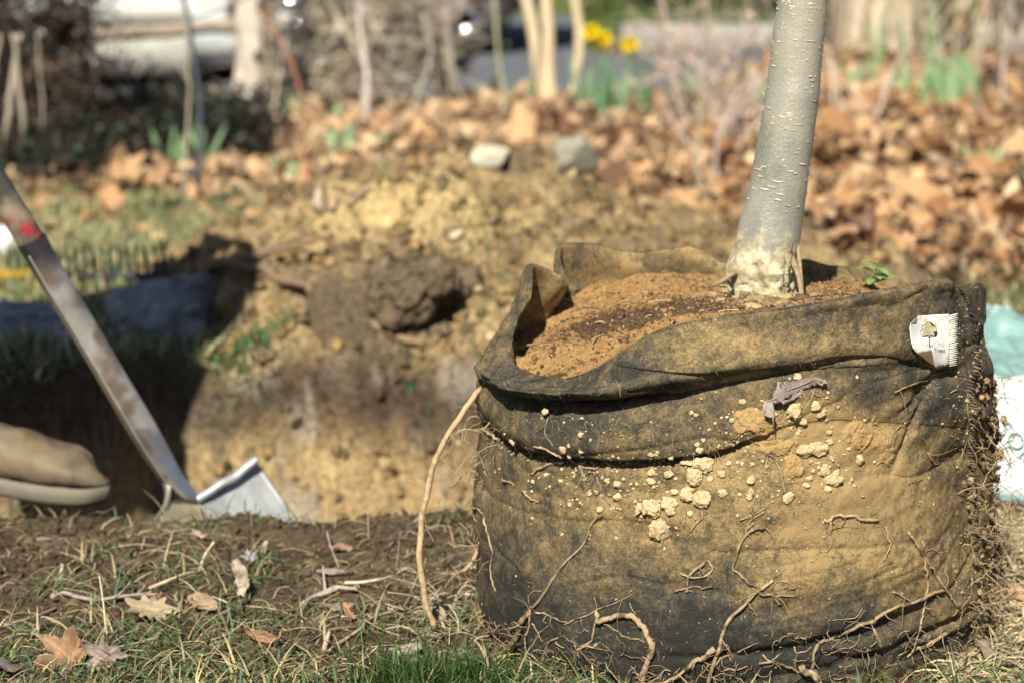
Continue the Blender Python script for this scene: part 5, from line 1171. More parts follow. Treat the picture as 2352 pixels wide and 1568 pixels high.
for hp in (hand1, hand2):
    mb = MB(); o1 = np.cross(dh, A([0, 1, 0])); o1 /= np.linalg.norm(o1); o2 = np.cross(dh, o1)
    v, f = rock(1, 7, 3, .08, (.022, .036, .045), False); Rb = np.stack([o1, o2, dh], 1); mb.add((v @ Rb.T) + hp - o1 * .034, f, (.40, .27, .12))
    for k_ in range(4):
        ring = [hp + dh * (.034 - .022 * k_) + .031 * (math.cos(q) * o1 + math.sin(q) * o2) for q in np.linspace(math.pi * 1.05, math.pi * (2.65 - .08 * abs(k_ - 1.4)), 9)]; mb.tube(spline(ring, 12), np.linspace(.0105, .0085, 12), 8, (.42, .28, .12))
    ring = [hp + dh * (.045 + .01 * q) + .031 * (math.cos(math.pi * (.95 - q * .55)) * o1 + math.sin(math.pi * (.95 - q * .55)) * o2) for q in np.linspace(0, 1.2, 7)]; mb.tube(spline(ring, 9), .011, 8, (.42, .28, .12)); mb.build('glove', M['cloth'], person)
def boot(toe, heel, z0, nm='boot', tilt=0.0):
    """welt, sole and a lofted upper along the foot"""
    toe, heel = A(toe + (0.,)), A(heel + (0.,)); ax = toe - heel; Lb = np.linalg.norm(ax); ax /= Lb; sd = A([-ax[1], ax[0], 0]); root_ = empty('tmp'); bpy.data.objects.remove(root_)
    st_ = [(0, .030, .10, .0), (.06, .036, .115, 0), (.2, .038, .12, 0), (.35, .037, .105, 0), (.45, .040, .088, 0), (.58, .045, .072, 0), (.72, .049, .058, 0), (.85, .045, .048, 0), (.95, .030, .032, 0), (1.0, .008, .012, 0)]
    S_ = spline(A([[s[0], s[1], s[2]] for s in st_]), 40); V = []; na_ = 28
    for s, w, h_ in S_:
        for q in range(na_):
            a_ = 2 * math.pi * q / na_; cx_, cz_ = math.cos(a_), math.sin(a_); e_ = 2 / 2.6
            x_ = w * abs(cx_) ** e_ * np.sign(cx_); zz_ = (h_ - .0) * .5 * (1 + abs(cz_) ** e_ * np.sign(cz_)) + .022
            zz_ = zz_ * .80 + .002; V.append(heel + ax * Lb * s + sd * x_ + A([0, 0, z0 + zz_ + tilt * (1 - s) * .06]))
    V = A(V); V += (fbm(V, 24, 3, 301) * .010)[:, None] * A([1, 1, 1]); Fq = grid_faces(40, na_, False).tolist() if False else []
    for i in range(39):
        for q in range(na_): Fq.append([i * na_ + q, i * na_ + (q + 1) % na_, (i + 1) * na_ + (q + 1) % na_, (i + 1) * na_ + q])
    c_ = lerp(np.tile(A([.085, .06, .037]), (len(V), 1)), A([.19, .145, .095]), sstep(-.3, .3, fbm(V, 22, 4, 302, .65))); c_ = lerp(c_, A([.20, .13, .06]), .5 * sstep(.2, .5, fbm(V, 30, 2, 303)))
    nV = len(V); V = np.vstack([V, V[:na_].mean(0), V[39 * na_:].mean(0)]); c_ = np.vstack([c_, c_[:1], c_[:1]]); cap = [[nV, (q + 1) % na_, q] for q in range(na_)] + [[nV + 1, 39 * na_ + q, 39 * na_ + (q + 1) % na_] for q in range(na_)]
    b = mesh_obj(nm, V, [A(Fq), A(cap)], M['cloth'], person, col=c_)
    mb = MB(); Vs = []
    for zoff, gr in ((0, .0), (.006, .002), (.012, .003), (.022, .003)):
        for q in range(60):
            a_ = 2 * math.pi * q / 60; s = .5 - .5 * math.cos(a_); w = float(np.interp(s, S_[:, 0], S_[:, 1])); w = max(w, .012) + gr
            Vs.append(heel + ax * ((Lb + 2 * gr) * s - gr) + sd * w * (1 if a_ < math.pi else -1) * min(1, abs(math.sin(a_)) * 3) + A([0, 0, z0 + zoff + tilt * (1 - s) * .06]))
    Fs = [[k * 60 + q, k * 60 + (q + 1) % 60, (k + 1) * 60 + (q + 1) % 60, (k + 1) * 60 + q] for k in range(3) for q in range(60)]
    c0, c1 = len(Vs), len(Vs) + 1; Vs += [(toe + heel) / 2 + A([0, 0, z0]), (toe + heel) / 2 + A([0, 0, z0 + .03])]
    Ft = [[c0, (q + 1) % 60, q] for q in range(60)] + [[c1, 180 + q, 180 + (q + 1) % 60] for q in range(60)]
    mesh_obj('sole', A(Vs), [A(Fs), A(Ft)], M['rubber'], b, col=(.17, .145, .105))
    top = heel + ax * Lb * .2; mb = MB(); mb.tube(spline([top + A([0, 0, z0 + .09 + tilt * .05]), top + A([0, 0, z0 + .15]) - ax * .01, top + A([0, 0, z0 + .21]) - ax * .03], 12), np.linspace(.052, .058, 12), 20, (.34, .25, .15)); mb.build('shaft', M['cloth'], b)
boot((at(246, 1130, 3.06)[0], 3.06), (at(246, 1130, 3.06)[0] - .29, 3.12), at(150, 1152, 3.06)[2], tilt=0.5)
boot((-.98, 2.74), (-1.24, 2.70), 0.0)

# ------------------------------------------------------------------ rake, sacks and oddments lying beyond the hole
rk0 = on_ground(200, 655); rk = empty('garden_rake', tuple(rk0)); tag(rk, 'black garden rake lying tines up on the grass behind the hole', 'rake')
pa, pb = on_ground(20, 652, .012), on_ground(385, 650, .012)
mb = MB(); mb.tube([pa, pb], .008, 8, (.02, .022, .025)); mb.build('rake_head', M['plain'], rk)
for k_ in range(19):
    p = pa + (pb - pa) * (k_ + .3) / 18.6; mb = MB(); mb.tube(spline([p, p + A([.001 * (k_ % 3 - 1), -.004, .030]), p + A([0, -.018, .062])], 8), np.linspace(.0042, .0028, 8), 6, (.02, .022, .025)); mb.build('tine', M['plain'], rk)
ha, hb_ = on_ground(-260, 690, .03), on_ground(110, 655, .02); mb = MB(); mb.tube([ha, hb_], .014, 10, (.60, .38, .03)); mb.build('handle', M['plain'], rk)

def sack(name, corners, thick, colf, seed, label, cat, group=None, n=90, m_='sack', wr_=1.0, orient=None):
    """a plump flat sack over four ground corners"""
    c = [A(p) for p in corners]; u_ = np.linspace(0, 1, n); U, W_ = np.meshgrid(u_, u_, indexing='ij'); U_, W2 = U.ravel(), W_.ravel()
    P_ = ((1 - U_) * (1 - W2))[:, None] * c[0] + (U_ * (1 - W2))[:, None] * c[1] + (U_ * W2)[:, None] * c[2] + ((1 - U_) * W2)[:, None] * c[3]
    e = np.minimum(np.minimum(U_, 1 - U_), np.minimum(W2, 1 - W2)); b_ = np.clip(e * 2 / .55, 0, 1); puff = np.sqrt(1 - (1 - b_) ** 2)
    w1 = fbm(P_, 6, 3, seed); w2 = np.abs(fbm(P_, 14, 3, seed + 1))
    top = P_ + A([0, 0, 1.0])[None] * (thick * puff * (1 + .25 * w1) + .018 * wr_ * (w2 - .15) * puff + .010 * w1)[:, None]; bot = P_ - A([0, 0, 1.0])[None] * (.006 * puff)[:, None]
    V = np.concatenate([top, bot]); Fq = grid_faces(n, n); F2 = Fq[:, ::-1] + n * n
    ring = list(range(0, n)) + [i * n + n - 1 for i in range(1, n)] + [(n - 1) * n + j for j in range(n - 2, -1, -1)] + [i * n for i in range(n - 2, 0, -1)]
    sd_ = [[ring[i], ring[i] + n * n, ring[(i + 1) % len(ring)] + n * n, ring[(i + 1) % len(ring)]] for i in range(len(ring))]
    C_ = colf(np.concatenate([U_, U_]), np.concatenate([W2, W2]), V); o = based(name, V, [Fq, F2, A(sd_)], M[m_], col=C_); tag(o, label, cat, group)
    return o, BVHTree.FromPolygons([Vector(v) for v in top], Fq.tolist())
def teal(U_, W_, V):
    n_ = fbm(V, 8, 3, 77); c_ = np.tile(A([.19, .31, .285]), (len(V), 1)); wz = sstep(.024, .040, V[:, 2] + .01 * n_) * (1 - sstep(.27, .285, W_ + .30 * U_ + .01 * n_))
    c_ = lerp(c_, A([.60, .63, .62]), wz); return c_
g = lambda x, y: A([x, y, gz1(x, y) + .008])
SC = [g(.50, 3.02), g(1.12, 2.95), g(1.18, 3.78), g(.53, 3.82)]
sk_, skb = sack('soil_sack', SC, .125, teal, 401, 'teal and white plastic soil sack lying behind the bag at right', 'sack', None, 130, wr_=2.6)
def drape(x, y, off):
    h = skb.ray_cast(Vector((x, y, 2)), Vector((0, 0, -1))); return A(h[0]) + A(h[1]) * off * (1 if h[1].z > 0 else -1) if h[0] is not None else A([x, y, .1])
tv, tf = text_verts('SOIL', 74); V = []; ca, sa = math.cos(.85), math.sin(.85)
for v in tv:
    o_r, d_r = ray(2286 + v[0] * .8 * ca + v[1] * .72 * sa, 985 + v[0] * .8 * sa - v[1] * .72 * ca); h_ = skb.ray_cast(o_r, d_r); V.append(A(h_[0]) - A(d_r) * .005 if h_[0] is not None else at(2400, 1100, 3.1))
mesh_obj('lettering', V, [tuple(f) for f in tf], M['print'], sk_, smooth=False, col=(.03, .15, .13))
mb = MB()
for k_ in range(9):                                     # faint white wavy print on the teal end
    y_ = 3.52 + .026 * k_; L_ = [drape(x, y_ + .012 * math.sin(x * 60 + k_) + .12 * (x - .55), .002) for x in np.linspace(.55 + .01 * k_, 1.0, 60)]
    for i in range(0, 58, 3): mb.tube(L_[i:i + 2 + (k_ + i) % 2], .0022, 4, (.50, .66, .65))
mb.build('printed_lines', M['print'], sk_)
mb = MB(); v, f = rock(.012, 5, 2, .2); mb.add(v * A([1, 1, .4]) + drape(.645, 3.40, .004), f, (.75, .12, .16)); o = mb.build('pink_marker', M['plain'], base=True); tag(o, 'small pink plastic scrap on the teal sack', 'scrap')
def grey(U_, W_, V): return lerp(np.tile(A([.19, .175, .165]), (len(V), 1)), A([.07, .058, .042]), sstep(.0, .18, fbm(V, 14, 3, 78)))
c = [on_ground(245, 800, .01), on_ground(470, 790, .01), on_ground(500, 655, .01), on_ground(235, 690, .01)]
sack('plastic_sheet', c, .022, grey, 403, 'grey plastic sheet with dirt spots lying in shade by the rake', 'sheet', None, 60)
c = [on_ground(-120, 845, .01), on_ground(160, 820, .01), on_ground(205, 735, .01), on_ground(-80, 700, .01)]
sack('plastic_sheet', c, .022, grey, 407, 'grey plastic sheet crumpled in shade at the far left', 'sheet', None, 60)
p = on_ground(8, 590); v, f = rock(.045, 17, 3, .25, (1, .8, 1.1)); o = based('pale_stone', v + p + A([0, 0, .02]), f, M['clod'], col=(.72, .72, .70)); tag(o, 'white rounded stone beside the rake tines', 'stone')
for px_, py_, r_, sc_, c_, lb in [(1128, 372, .042, (1.15, .8, .62), (.48, .45, .34), 'cream stone among the dead leaves behind the mound'), (1322, 375, .050, (1.0, .8, .85), (.26, .24, .18), 'grey-green upright stone in the leaf litter'), (1190, 205, .06, (1.3, .6, .5), (.66, .64, .58), 'pale stone at the far edge of the leaf litter')]:
    p = on_ground(px_, py_); v, f = rock(r_, int(px_), 3, .28, sc_); o = based('stone', v + p + A([0, 0, r_ * .25]), f, M['clod'], col=c_); tag(o, lb, 'stone')

# turf clod, roots and sticks on the spoil heap
p = on_ground(880, 735); v, f = rock(1, 611, 4, .35, (.105, .07, .05)); v = v + (fbm(v, 34, 4, 6, .65) * .026)[:, None]; cc = lerp(np.tile(A([.13, .095, .058]), (len(v), 1)), A([.24, .18, .11]), sstep(-.1, .4, fbm(v, 20, 3, 8)))
v = v @ np.array([[math.cos(.35), math.sin(.35), .25], [-math.sin(.35), math.cos(.35), 0], [-.25, 0, 1]]); tc = based('turf_clod', v + p + A([.01, .05, .035]), f, M['soil'], col=cc); tag(tc, 'big grey-brown turf clod on the slope of the dirt mound', 'clod')
p = on_ground(985, 690); v, f = rock(1, 613, 4, .35, (.09, .07, .05)); v = v + (fbm(v, 40, 4, 6, .65) * .020)[:, None]; o = based('turf_clod', v + p + A([0, .03, .02]), f, M['soil'], col=(.17, .125, .075)); tag(o, 'smaller turf clod right of the big one on the mound', 'clod')
p = on_ground(790, 770); v, f = rock(1, 617, 4, .35, (.075, .06, .075)); o = based('turf_clod', v + p + A([0, .03, .02]), f, M['soil'], col=(.15, .11, .068)); tag(o, 'upright turf clod left of the big one, above the broken stick', 'clod')
def stick(pts, r, label, name='stick', col=(.36, .24, .15), cat='stick', lift=None, place=on_ground, group=None, twigs=0, seed=1):
    P_ = A([place(x, y, (lift or r * 1.2)) for x, y in pts]); S_ = spline(P_, 30); S_[1:-1] += (fbm(S_, 22, 2, seed)[:, None] * A([.6, .3, .6]) * r * 1.2)[1:-1]; S_[:, 2] = np.maximum(S_[:, 2], 0 * S_[:, 2] + hgt(S_[:, 0], S_[:, 1]) + r * .5)
    mb = MB(); mb.tube(S_, r * np.linspace(1, .65, 30) * (1 + .15 * fbm(S_, 60, 2, seed)), 8, col); rr_2 = np.random.RandomState(seed)
    for _ in range(twigs):
        i = rr_2.randint(6, 26); d = S_[i + 2] - S_[i - 2]; d /= np.linalg.norm(d); s2 = np.cross(d, A([0, 0, 1])) * rr_2.choice([-1, 1]) + d * .8 + A([0, 0, .3]); s2 /= np.linalg.norm(s2); L_ = rr_2.uniform(8, 18) * r
        mb.tube(spline([S_[i], S_[i] + s2 * L_ * .5, S_[i] + s2 * L_ + A([0, 0, .002])], 8), np.linspace(r * .6, r * .3, 8), 6, col)
    return tag(mb.build(name, M['root'], base=True), label, cat, group)
stick([(822, 745), (862, 768), (915, 792), (972, 806)], .009, 'thick reddish root stub lying below the big turf clod', col=(.27, .175, .105))
stick([(470, 640), (560, 632), (640, 655), (715, 692)], .012, 'dark curved root on the left edge of the dirt mound', col=(.20, .135, .085), seed=3, twigs=2)
stick([(730, 450), (742, 490)], .010, 'short pale stick standing at the edge of the mound', col=(.42, .34, .25), lift=.005)
stick([(1040, 560), (1062, 545)], .010, 'pale wood chip on the upper mound', col=(.58, .44, .30))
stick([(760, 498), (815, 470), (850, 445)], .009, 'curled tan stick at the left shoulder of the mound', col=(.38, .27, .18))
stick([(990, 265), (905, 300), (800, 330)], .009, 'long thin fallen stick in the grass left of the cream stone', col=(.45, .38, .3), seed=5)
stick([(2200, 440), (2260, 520), (2352, 600)], .010, 'dark thin branch fallen across the right hand leaves', col=(.12, .085, .07), seed=6, twigs=2)
stick([(2352, 440), (2230, 400), (2120, 350)], .008, 'grey fallen branch in the leaves at far right', col=(.34, .28, .24), seed=8, twigs=3)

# ------------------------------------------------------------------ foreground: crumbs, grass, straw, twigs and single leaves
rs = np.random.RandomState(99)
def in_view_xy(n, y0, y1, power=1.0, xlo=-.235, xhi=.235):
    Y = y0 + (y1 - y0) * rs.rand(n) ** power; X = (xlo + (xhi - xlo) * rs.rand(n)) * Y; return X, Y
lump2 = [crumb(s + 70, 1) for s in range(12)]
X, Y = in_view_xy(26000, 2.14, 3.0); inb = np.hypot(X - BX, Y - BY) < BR + .01; ok = ~inb & (hgt(X, Y) > -.06); X, Y = X[ok], Y[ok]; Z = hgt(X, Y); S_ = .0009 + .0065 * rs.rand(len(X)) ** 9
V, Fl, C_ = scatter(lump2, np.stack([X, Y, Z + S_ * .4], -1), rotm(len(X), rs=rs), S_, A([.095, .064, .040])[None] * rs.uniform(.6, 1.5, (len(X), 1)))
tag(mesh_obj('soil_crumbs', V, Fl, M['soil'], col=C_), kind='stuff')
X, Y = in_view_xy(85000, 3.0, 5.3); ho, mo_, n1, n2, d_ = masks(X, Y); P_ = np.stack([X, Y, 0 * X], -1)
pr = np.maximum(sstep(.05, .25, mo_), .55 * sstep(.05, .4, ho) * (Y > 3.4)) + .25 * np.exp(-((Y - 3.95) / .15) ** 2) * (X > -.5); ok = rs.rand(len(X)) < pr * .8 * sstep(-.5, .3, fbm(P_, 7, 2, 5) + .2); X, Y, mo_, ho = X[ok], Y[ok], mo_[ok], ho[ok]
Z = hgt(X, Y); S_ = .0022 + .016 * rs.rand(len(X)) ** 14 + .004 * (rs.rand(len(X)) < .03); base = np.where((rs.rand(len(X)) < .40)[:, None], A([[.20, .145, .085]]), np.where((rs.rand(len(X)) < .12)[:, None], A([[.55, .41, .22]]), A([[.34, .225, .10]]))) * rs.uniform(.75, 1.2, (len(X), 1)); base = np.where((ho > .1)[:, None] & (Z > -.09)[:, None], A([[.12, .08, .05]]), base)
V, Fl, C_ = scatter([crumb(s + 90) for s in range(12)], np.stack([X, Y, Z + S_ * .3], -1), rotm(len(X), rs=rs), S_, base)
tag(mesh_obj('spoil_clods', V, Fl, M['soil'], col=C_), kind='stuff')

def blades(X, Y, L, w, lean, cols, name, z=None, curve=1.0):
    n = len(X); Z = hgt(X, Y) if z is None else z; a_ = rs.uniform(0, 2 * math.pi, n); d = np.stack([np.cos(a_), np.sin(a_), 0 * a_], -1); s = np.stack([-np.sin(a_), np.cos(a_), 0 * a_], -1); u = A([0, 0, 1.0])
    tw = rs.normal(size=(n, 1)) * .5; s = s * np.cos(tw) + u[None] * np.sin(tw) * .6; P0 = np.stack([X, Y, Z - .002], -1); V = []
    for t_, ww in ((0, 1), (.33, .95), (.66, .7), (1.0, .08)):
        el = (1 - lean) * (1 - curve * .5 * t_); V += [P0 + (d * (t_ * lean)[:, None] * L[:, None] if False else d * (L * t_ * np.sin(lean * math.pi / 2 * (.6 + .5 * t_)))[:, None]) + u * (L * t_ * np.cos(lean * math.pi / 2 * (.6 + .5 * t_)))[:, None] + s * (w * ww)[:, None] * sg for sg in (-1, 1)]
    V = np.stack(V, 1); V[..., 2] = np.maximum(V[..., 2], (Z - .002)[:, None]); V = V.reshape(-1, 3); b_ = np.arange(n)[:, None] * 8; Fq = np.concatenate([b_ + A([0, 1, 3, 2]), b_ + A([2, 3, 5, 4]), b_ + A([4, 5, 7, 6])])
    return tag(mesh_obj(name, V, Fq, M['grass'], col=np.repeat(cols, 8, 0)), kind='stuff')
def gcols(n, straw=.3, dk=1.0):
    g_ = A([[.075, .125, .045]]) * rs.uniform(.5, 1.5, (n, 1)) + A([[.04, .03, .0]]) * rs.rand(n, 1); g_ = np.where((rs.rand(n) < .3)[:, None], A([[.10, .165, .10]]) * rs.uniform(.7, 1.3, (n, 1)), g_)
    return np.where((rs.rand(n) < straw)[:, None], A([[.46, .37, .20]]) * rs.uniform(.35, 1.35, (n, 1)), g_) * dk
def off_bag(X, Y, m=.008): return np.hypot(X - BX, Y - BY) > BR + m
X, Y = in_view_xy(60000, 2.13, 2.96, 1.25); P_ = np.stack([X, Y, 0 * X], -1); dn = fbm(P_, 6, 3, 121); dn2 = fbm(P_, 22, 2, 122)
pr = sstep(2.62, 2.28, Y + .10 * dn) * sstep(-.25, .3, dn2 + .5 * sstep(2.5, 2.25, Y)) * 1.0 + .40 * sstep(.05, .4, dn + .5 * dn2) + .16 * np.exp(-((Y - 2.90) / .03) ** 2); bare = np.exp(-(((X + .12) / .13) ** 2 + ((Y - 2.36) / .11) ** 2)); ok = (rs.rand(len(X)) < np.clip(pr * (1 - .95 * bare), 0, 1) * .62) & off_bag(X, Y)
X, Y = X[ok], Y[ok]; n_ = len(X); blades(X, Y, rs.uniform(.012, .05, n_) * (1 + .3 * rs.rand(n_)), rs.uniform(.0006, .0016, n_), rs.uniform(.45, 1.08, n_), gcols(n_, .38), 'grass')
X, Y = in_view_xy(46000, 2.13, 2.97); ok = (rs.rand(len(X)) < .04 + .30 * sstep(-.1, .4, fbm(np.stack([X, Y, 0 * X], -1), 9, 3, 133)) + .4 * sstep(2.5, 2.2, Y)) & off_bag(X, Y); X, Y = X[ok], Y[ok]; n_ = len(X)
blades(X, Y, rs.uniform(.010, .045, n_), rs.uniform(.0004, .0012, n_), rs.uniform(.85, 1.12, n_), A([[.36, .28, .165]]) * rs.uniform(.3, 1.5, (n_, 1)), 'dead_grass')
# the lush tuft at the foot of the bag
X, Y = at(1000, 1560, 2.33)[0] + rs.normal(size=1300) * .034, 2.29 + rs.normal(size=1300) * .030; ok = off_bag(X, Y, .002); X, Y = X[ok], Y[ok]; n_ = len(X)
o = blades(X, Y, rs.uniform(.02, .075, n_) * rs.uniform(.6, 1, n_), rs.uniform(.0006, .0013, n_), rs.uniform(.05, .95, n_), A([[.032, .075, .018]]) * rs.uniform(.6, 1.7, (n_, 1)) + A([[.03, .02, 0]]) * rs.rand(n_, 1), 'grass_tuft'); del o['kind']; tag(o, 'lush dark green grass tuft at the left foot of the felt bag', 'grass tuft')
# straw heap and grass right of the bag
X, Y = in_view_xy(9000, 2.3, 2.95, 1, .19, .25); ok = off_bag(X, Y); X, Y = X[ok], Y[ok]; n_ = len(X); blades(X, Y, rs.uniform(.02, .06, n_), rs.uniform(.0010, .0024, n_), rs.uniform(.8, 1.1, n_), A([[.55, .45, .28]]) * rs.uniform(.5, 1.4, (n_, 1)), 'straw', z=hgt(X, Y) + .03 * rs.rand(n_) * np.exp(-((Y - 2.62) / .15) ** 2))
# lawn left of and behind the hole and right of the mound
X, Y = in_view_xy(150000, 3.5, 7.2, 1.0); P_ = np.stack([X, Y, 0 * X], -1); ho, mo_, n1, n2, d_ = masks(X, Y); dn = fbm(P_, 3.5, 3, 141); sp_ = sstep(.05, .2, mo_); xr_ = X / Y
pr = (1 - sp_) * (ho < .03) * (1 - .93 * sstep(-.52, -.42, X) * (Y < 4.7) * (X < .62)) * (sstep(3.6, 3.8, Y) * (1 - sstep(5.2, 6.2, Y + .3 * dn)) * sstep(-.5, .2, dn + .35) + .5 * (xr_ < -.03) * (Y < 6.4) + .45 * sstep(-.1, .3, dn) * (X / Y < .08)) * (1 - .8 * sstep(6.2, 6.6, Y) * (X < -.6)); ok = rs.rand(len(X)) < pr * .8; X, Y = X[ok], Y[ok]; n_ = len(X)
blades(X, Y, rs.uniform(.02, .06, n_), rs.uniform(.0010, .0028, n_), rs.uniform(.2, .95, n_), gcols(n_, .45, 1.35), 'grass')
for (px_, py_), nn_ in (((575, 820), 500), ((505, 905), 200), ((940, 905), 160), ((1160, 740), 120), ((1100, 560), 90)):
    p = on_ground(px_, py_); X, Y = p[0] + rs.normal(size=nn_) * .045, p[1] + rs.normal(size=nn_) * .04; blades(X, Y, rs.uniform(.01, .04, nn_), rs.uniform(.0008, .002, nn_), rs.uniform(.1, .9, nn_), A([[.05, .14, .05]]) * rs.uniform(.6, 1.6, (nn_, 1)), 'grass')

# single dead leaves in the foreground, each one itself
def ground_leaf(px, py, size, kind, seed, rz, tilt, col, label, curl=.7, lift=.004, name='dead_leaf'):
    v, f = leaf_mesh(kind, seed, curl, 64, 8); p = on_ground(px, py, lift); Rx = Matrix.Rotation(tilt[0], 3, 'X') @ Matrix.Rotation(tilt[1], 3, 'Y') @ Matrix.Rotation(rz, 3, 'Z'); R_ = A(Rx)
    size *= .78; V = (v * size) @ R_.T; V[:, 2] -= V[:, 2].min() * .8; n_ = fbm(v, 3, 4, seed + 3); col = A(col) * .8; c_ = lerp(np.tile(A(col), (len(v), 1)), A(col) * .45, sstep(.0, .45, n_)); c_ = lerp(c_, A([.22, .17, .12]), .6 * sstep(.1, .5, fbm(v, 9, 3, seed + 8))); c_ = lerp(c_, A(col) * 1.25, np.exp(-(v[:, 0] / .025) ** 2))
    o = based(name, V + p, f, M['leaf'], col=c_); tag(o, label, 'leaf')
    mb = MB(); v0 = (A([[0, -.2, .01], [.02, -.42, .02], [.05, -.62, .05]]) * size) @ R_.T + p + A([0, 0, size * .05]); mb.tube(spline(v0, 8), size * .012, 5, A(col) * .7); mesh_obj('stalk', mb.V[0] , mb.faces(), M['leaf'], o, col=mb.C[0]); return o
ground_leaf(*[ZG(640, 1480)[0], ZG(640, 1480)[1]], .088, 'maple', 501, .9, (.75, -.1), (.44, .245, .125), 'big orange-brown lobed leaf at the bottom edge, left', .9, .002)
ground_leaf(*ZG(980, 1450), .075, 'maple', 503, 2.4, (.55, .2), (.40, .30, .25), 'pinkish grey leaf lying just right of the big orange one', .8, .002)
ground_leaf(*ZG(1370, 1030), .068, 'oak', 505, 1.4, (.65, .1), (.47, .36, .22), 'tan leaf with a dark slot under the forked twig', .4, .010)
ground_leaf(*ZG(1860, 930), .048, 'oval', 507, 1.1, (.75, -.3), (.50, .34, .22), 'small tan leaf standing left of the curled pale one', .7, .008)
ground_leaf(*ZG(2170, 800), .052, 'oval', 509, .3, (.9, .35), (.56, .46, .34), 'curled pale leaf standing on edge in front of a dark gap', 1.5, .010)
ground_leaf(*ZG(1340, 880), .045, 'oval', 511, 1.9, (.3, 0), (.42, .20, .09), 'rust brown leaf scrap behind the tan slotted leaf', .8)
ground_leaf(*ZG(70, 1520), .045, 'oval', 513, 1.2, (.3, .2), (.16, .13, .12), 'dark grey leaf in the bottom left corner', .8, .010)
ground_leaf(*ZG(400, 285), .022, 'oval', 515, 1.5, (.3, 0), (.42, .28, .24), 'tiny pink-brown leaf near the hole edge, far left', .6)
ground_leaf(*ZH(1000, 1000), .030, 'oval', 517, .6, (.7, .1), (.50, .26, .12), 'small round orange leaf on the bare soil patch', 1.0, .006)
ground_leaf(*ZH(900, 920), .042, 'oval', 519, 1.6, (.3, 0), (.36, .27, .22), 'grey-brown flat leaf touching the small orange one', .5)
ground_leaf(*ZH(210, 1210), .045, 'oval', 521, 1.4, (.3, .1), (.46, .24, .13), 'reddish leaf lying in the grass below the bare soil', .7)
ground_leaf(*ZH(930, 380), .035, 'oval', 523, 1.3, (.5, 0), (.46, .27, .20), 'folded pink-brown leaf on the far bank by the hole', .8)
ground_leaf(*ZH(1800, 1060), .042, 'oval', 525, .4, (.6, .2), (.48, .36, .24), 'tan leaf under the tip of the long hanging root', .9, .006)
ground_leaf(*ZH(90, 480), .030, 'maple', 527, .4, (.5, .2), (.42, .40, .44), 'pale violet-grey leaf scrap near the shovel blade', .8)
ground_leaf(*ZH(830, 600), .040, 'oval', 529, 1.5, (.2, 0), (.42, .31, .24), 'flat grey-tan leaf in the middle of the bank', .5)
ground_leaf(*ZH(1500, 1320), .050, 'oval', 531, 1.7, (.3, 0), (.48, .40, .32), 'papery pale leaf left of the lush grass tuft', .6)
ground_leaf(*ZG(1830, 260), .026, 'oval', 533, 1.1, (.3, 0), (.55, .40, .28), 'small peach leaf below the shovel blade', .6)
ground_leaf(*Z7(2310, 910), .07, 'oval', 535, .2, (.6, -.3), (.55, .34, .20), 'orange leaf standing at the right edge behind the roots', .5, .01)
ground_leaf(*Z7(2140, 1270), .06, 'oval', 537, .9, (.3, .2), (.34, .25, .19), 'brown leaf under the roots at the bottom right', .7, .006)
stick([ZG(475, 860), ZG(580, 815), ZG(720, 850), ZG(880, 880), ZG(1080, 850), ZG(1280, 830), ZG(1440, 830)], .0026, 'forked grey twig lying across the bare soil, left', 'twig', (.33, .26, .22), 'twig', .010, seed=11, twigs=3)
stick([ZG(1360, 800), ZG(1450, 760), ZG(1620, 690), ZG(1770, 645)], .0022, 'straight tan stem leaning off the forked twig', 'twig', (.50, .40, .26), 'twig', .012, seed=12)
stick([ZG(0, 1075), ZG(200, 1020), ZG(380, 960), ZG(520, 900)], .0022, 'thin brown twig lying left of the forked one', 'twig', (.30, .22, .16), 'twig', .003, seed=13)
stick([ZG(975, 1130), ZG(955, 980), ZG(930, 780), ZG(905, 590)], .0013, 'upright straw stalk above the forked twig', 'straw_stalk', (.62, .54, .34), 'stalk', None, place=lambda x, y, o: at(x, y, 2.44))
stick([ZH(580, 910), ZH(680, 840), ZH(800, 790), ZH(860, 760), ZH(980, 770), ZH(1070, 775)], .0032, 'bent grey twig in the middle of the foreground', 'twig', (.42, .33, .27), 'twig', .008, seed=14, twigs=2)
stick([ZH(810, 1310), ZH(960, 1200), ZH(1090, 1110), ZH(1200, 1010), ZH(1500, 900)], .0022, 'long thin stem slanting over the bare soil patch', 'twig', (.36, .27, .17), 'twig', .004, seed=15)
stick([ZH(955, 716), ZH(1080, 715), ZH(1240, 690), ZH(1400, 655)], .0020, 'straight straw stem lying left of the long root', 'twig', (.58, .50, .36), 'twig', .008, seed=16)
stick([ZH(1960, 825), ZH(2060, 800), ZH(2130, 800)], .002, 'pale stem touching the left foot of the bag', 'twig', (.55, .48, .38), 'twig', .006, seed=17)
stick([ZH(755, 1290), ZH(775, 1200), ZH(805, 1110)], .0030, 'short broken stem standing in the bare soil', 'twig', (.52, .38, .25), 'twig', None, place=lambda x, y, o: at(x, y, 2.40))
stick([ZH(200, 560), ZH(215, 400), ZH(245, 275)], .0034, 'pale broken root standing on the bank below the blade', 'twig', (.52, .44, .35), 'twig', None, place=lambda x, y, o: at(x, y, 2.78))
stick([ZG(560, 620), ZG(570, 480)], .0030, 'short pale stem standing at left on the bank', 'twig', (.50, .44, .32), 'twig', None, place=lambda x, y, o: at(x, y, 2.66))
stick([ZG(1820, 540), ZG(1870, 400), ZG(1950, 280)], .0022, 'thin straw leaning up beside the blade shadow', 'twig', (.56, .48, .33), 'twig', None, place=lambda x, y, o: at(x, y, 2.70))
mb = MB(); rs2 = np.random.RandomState(8)
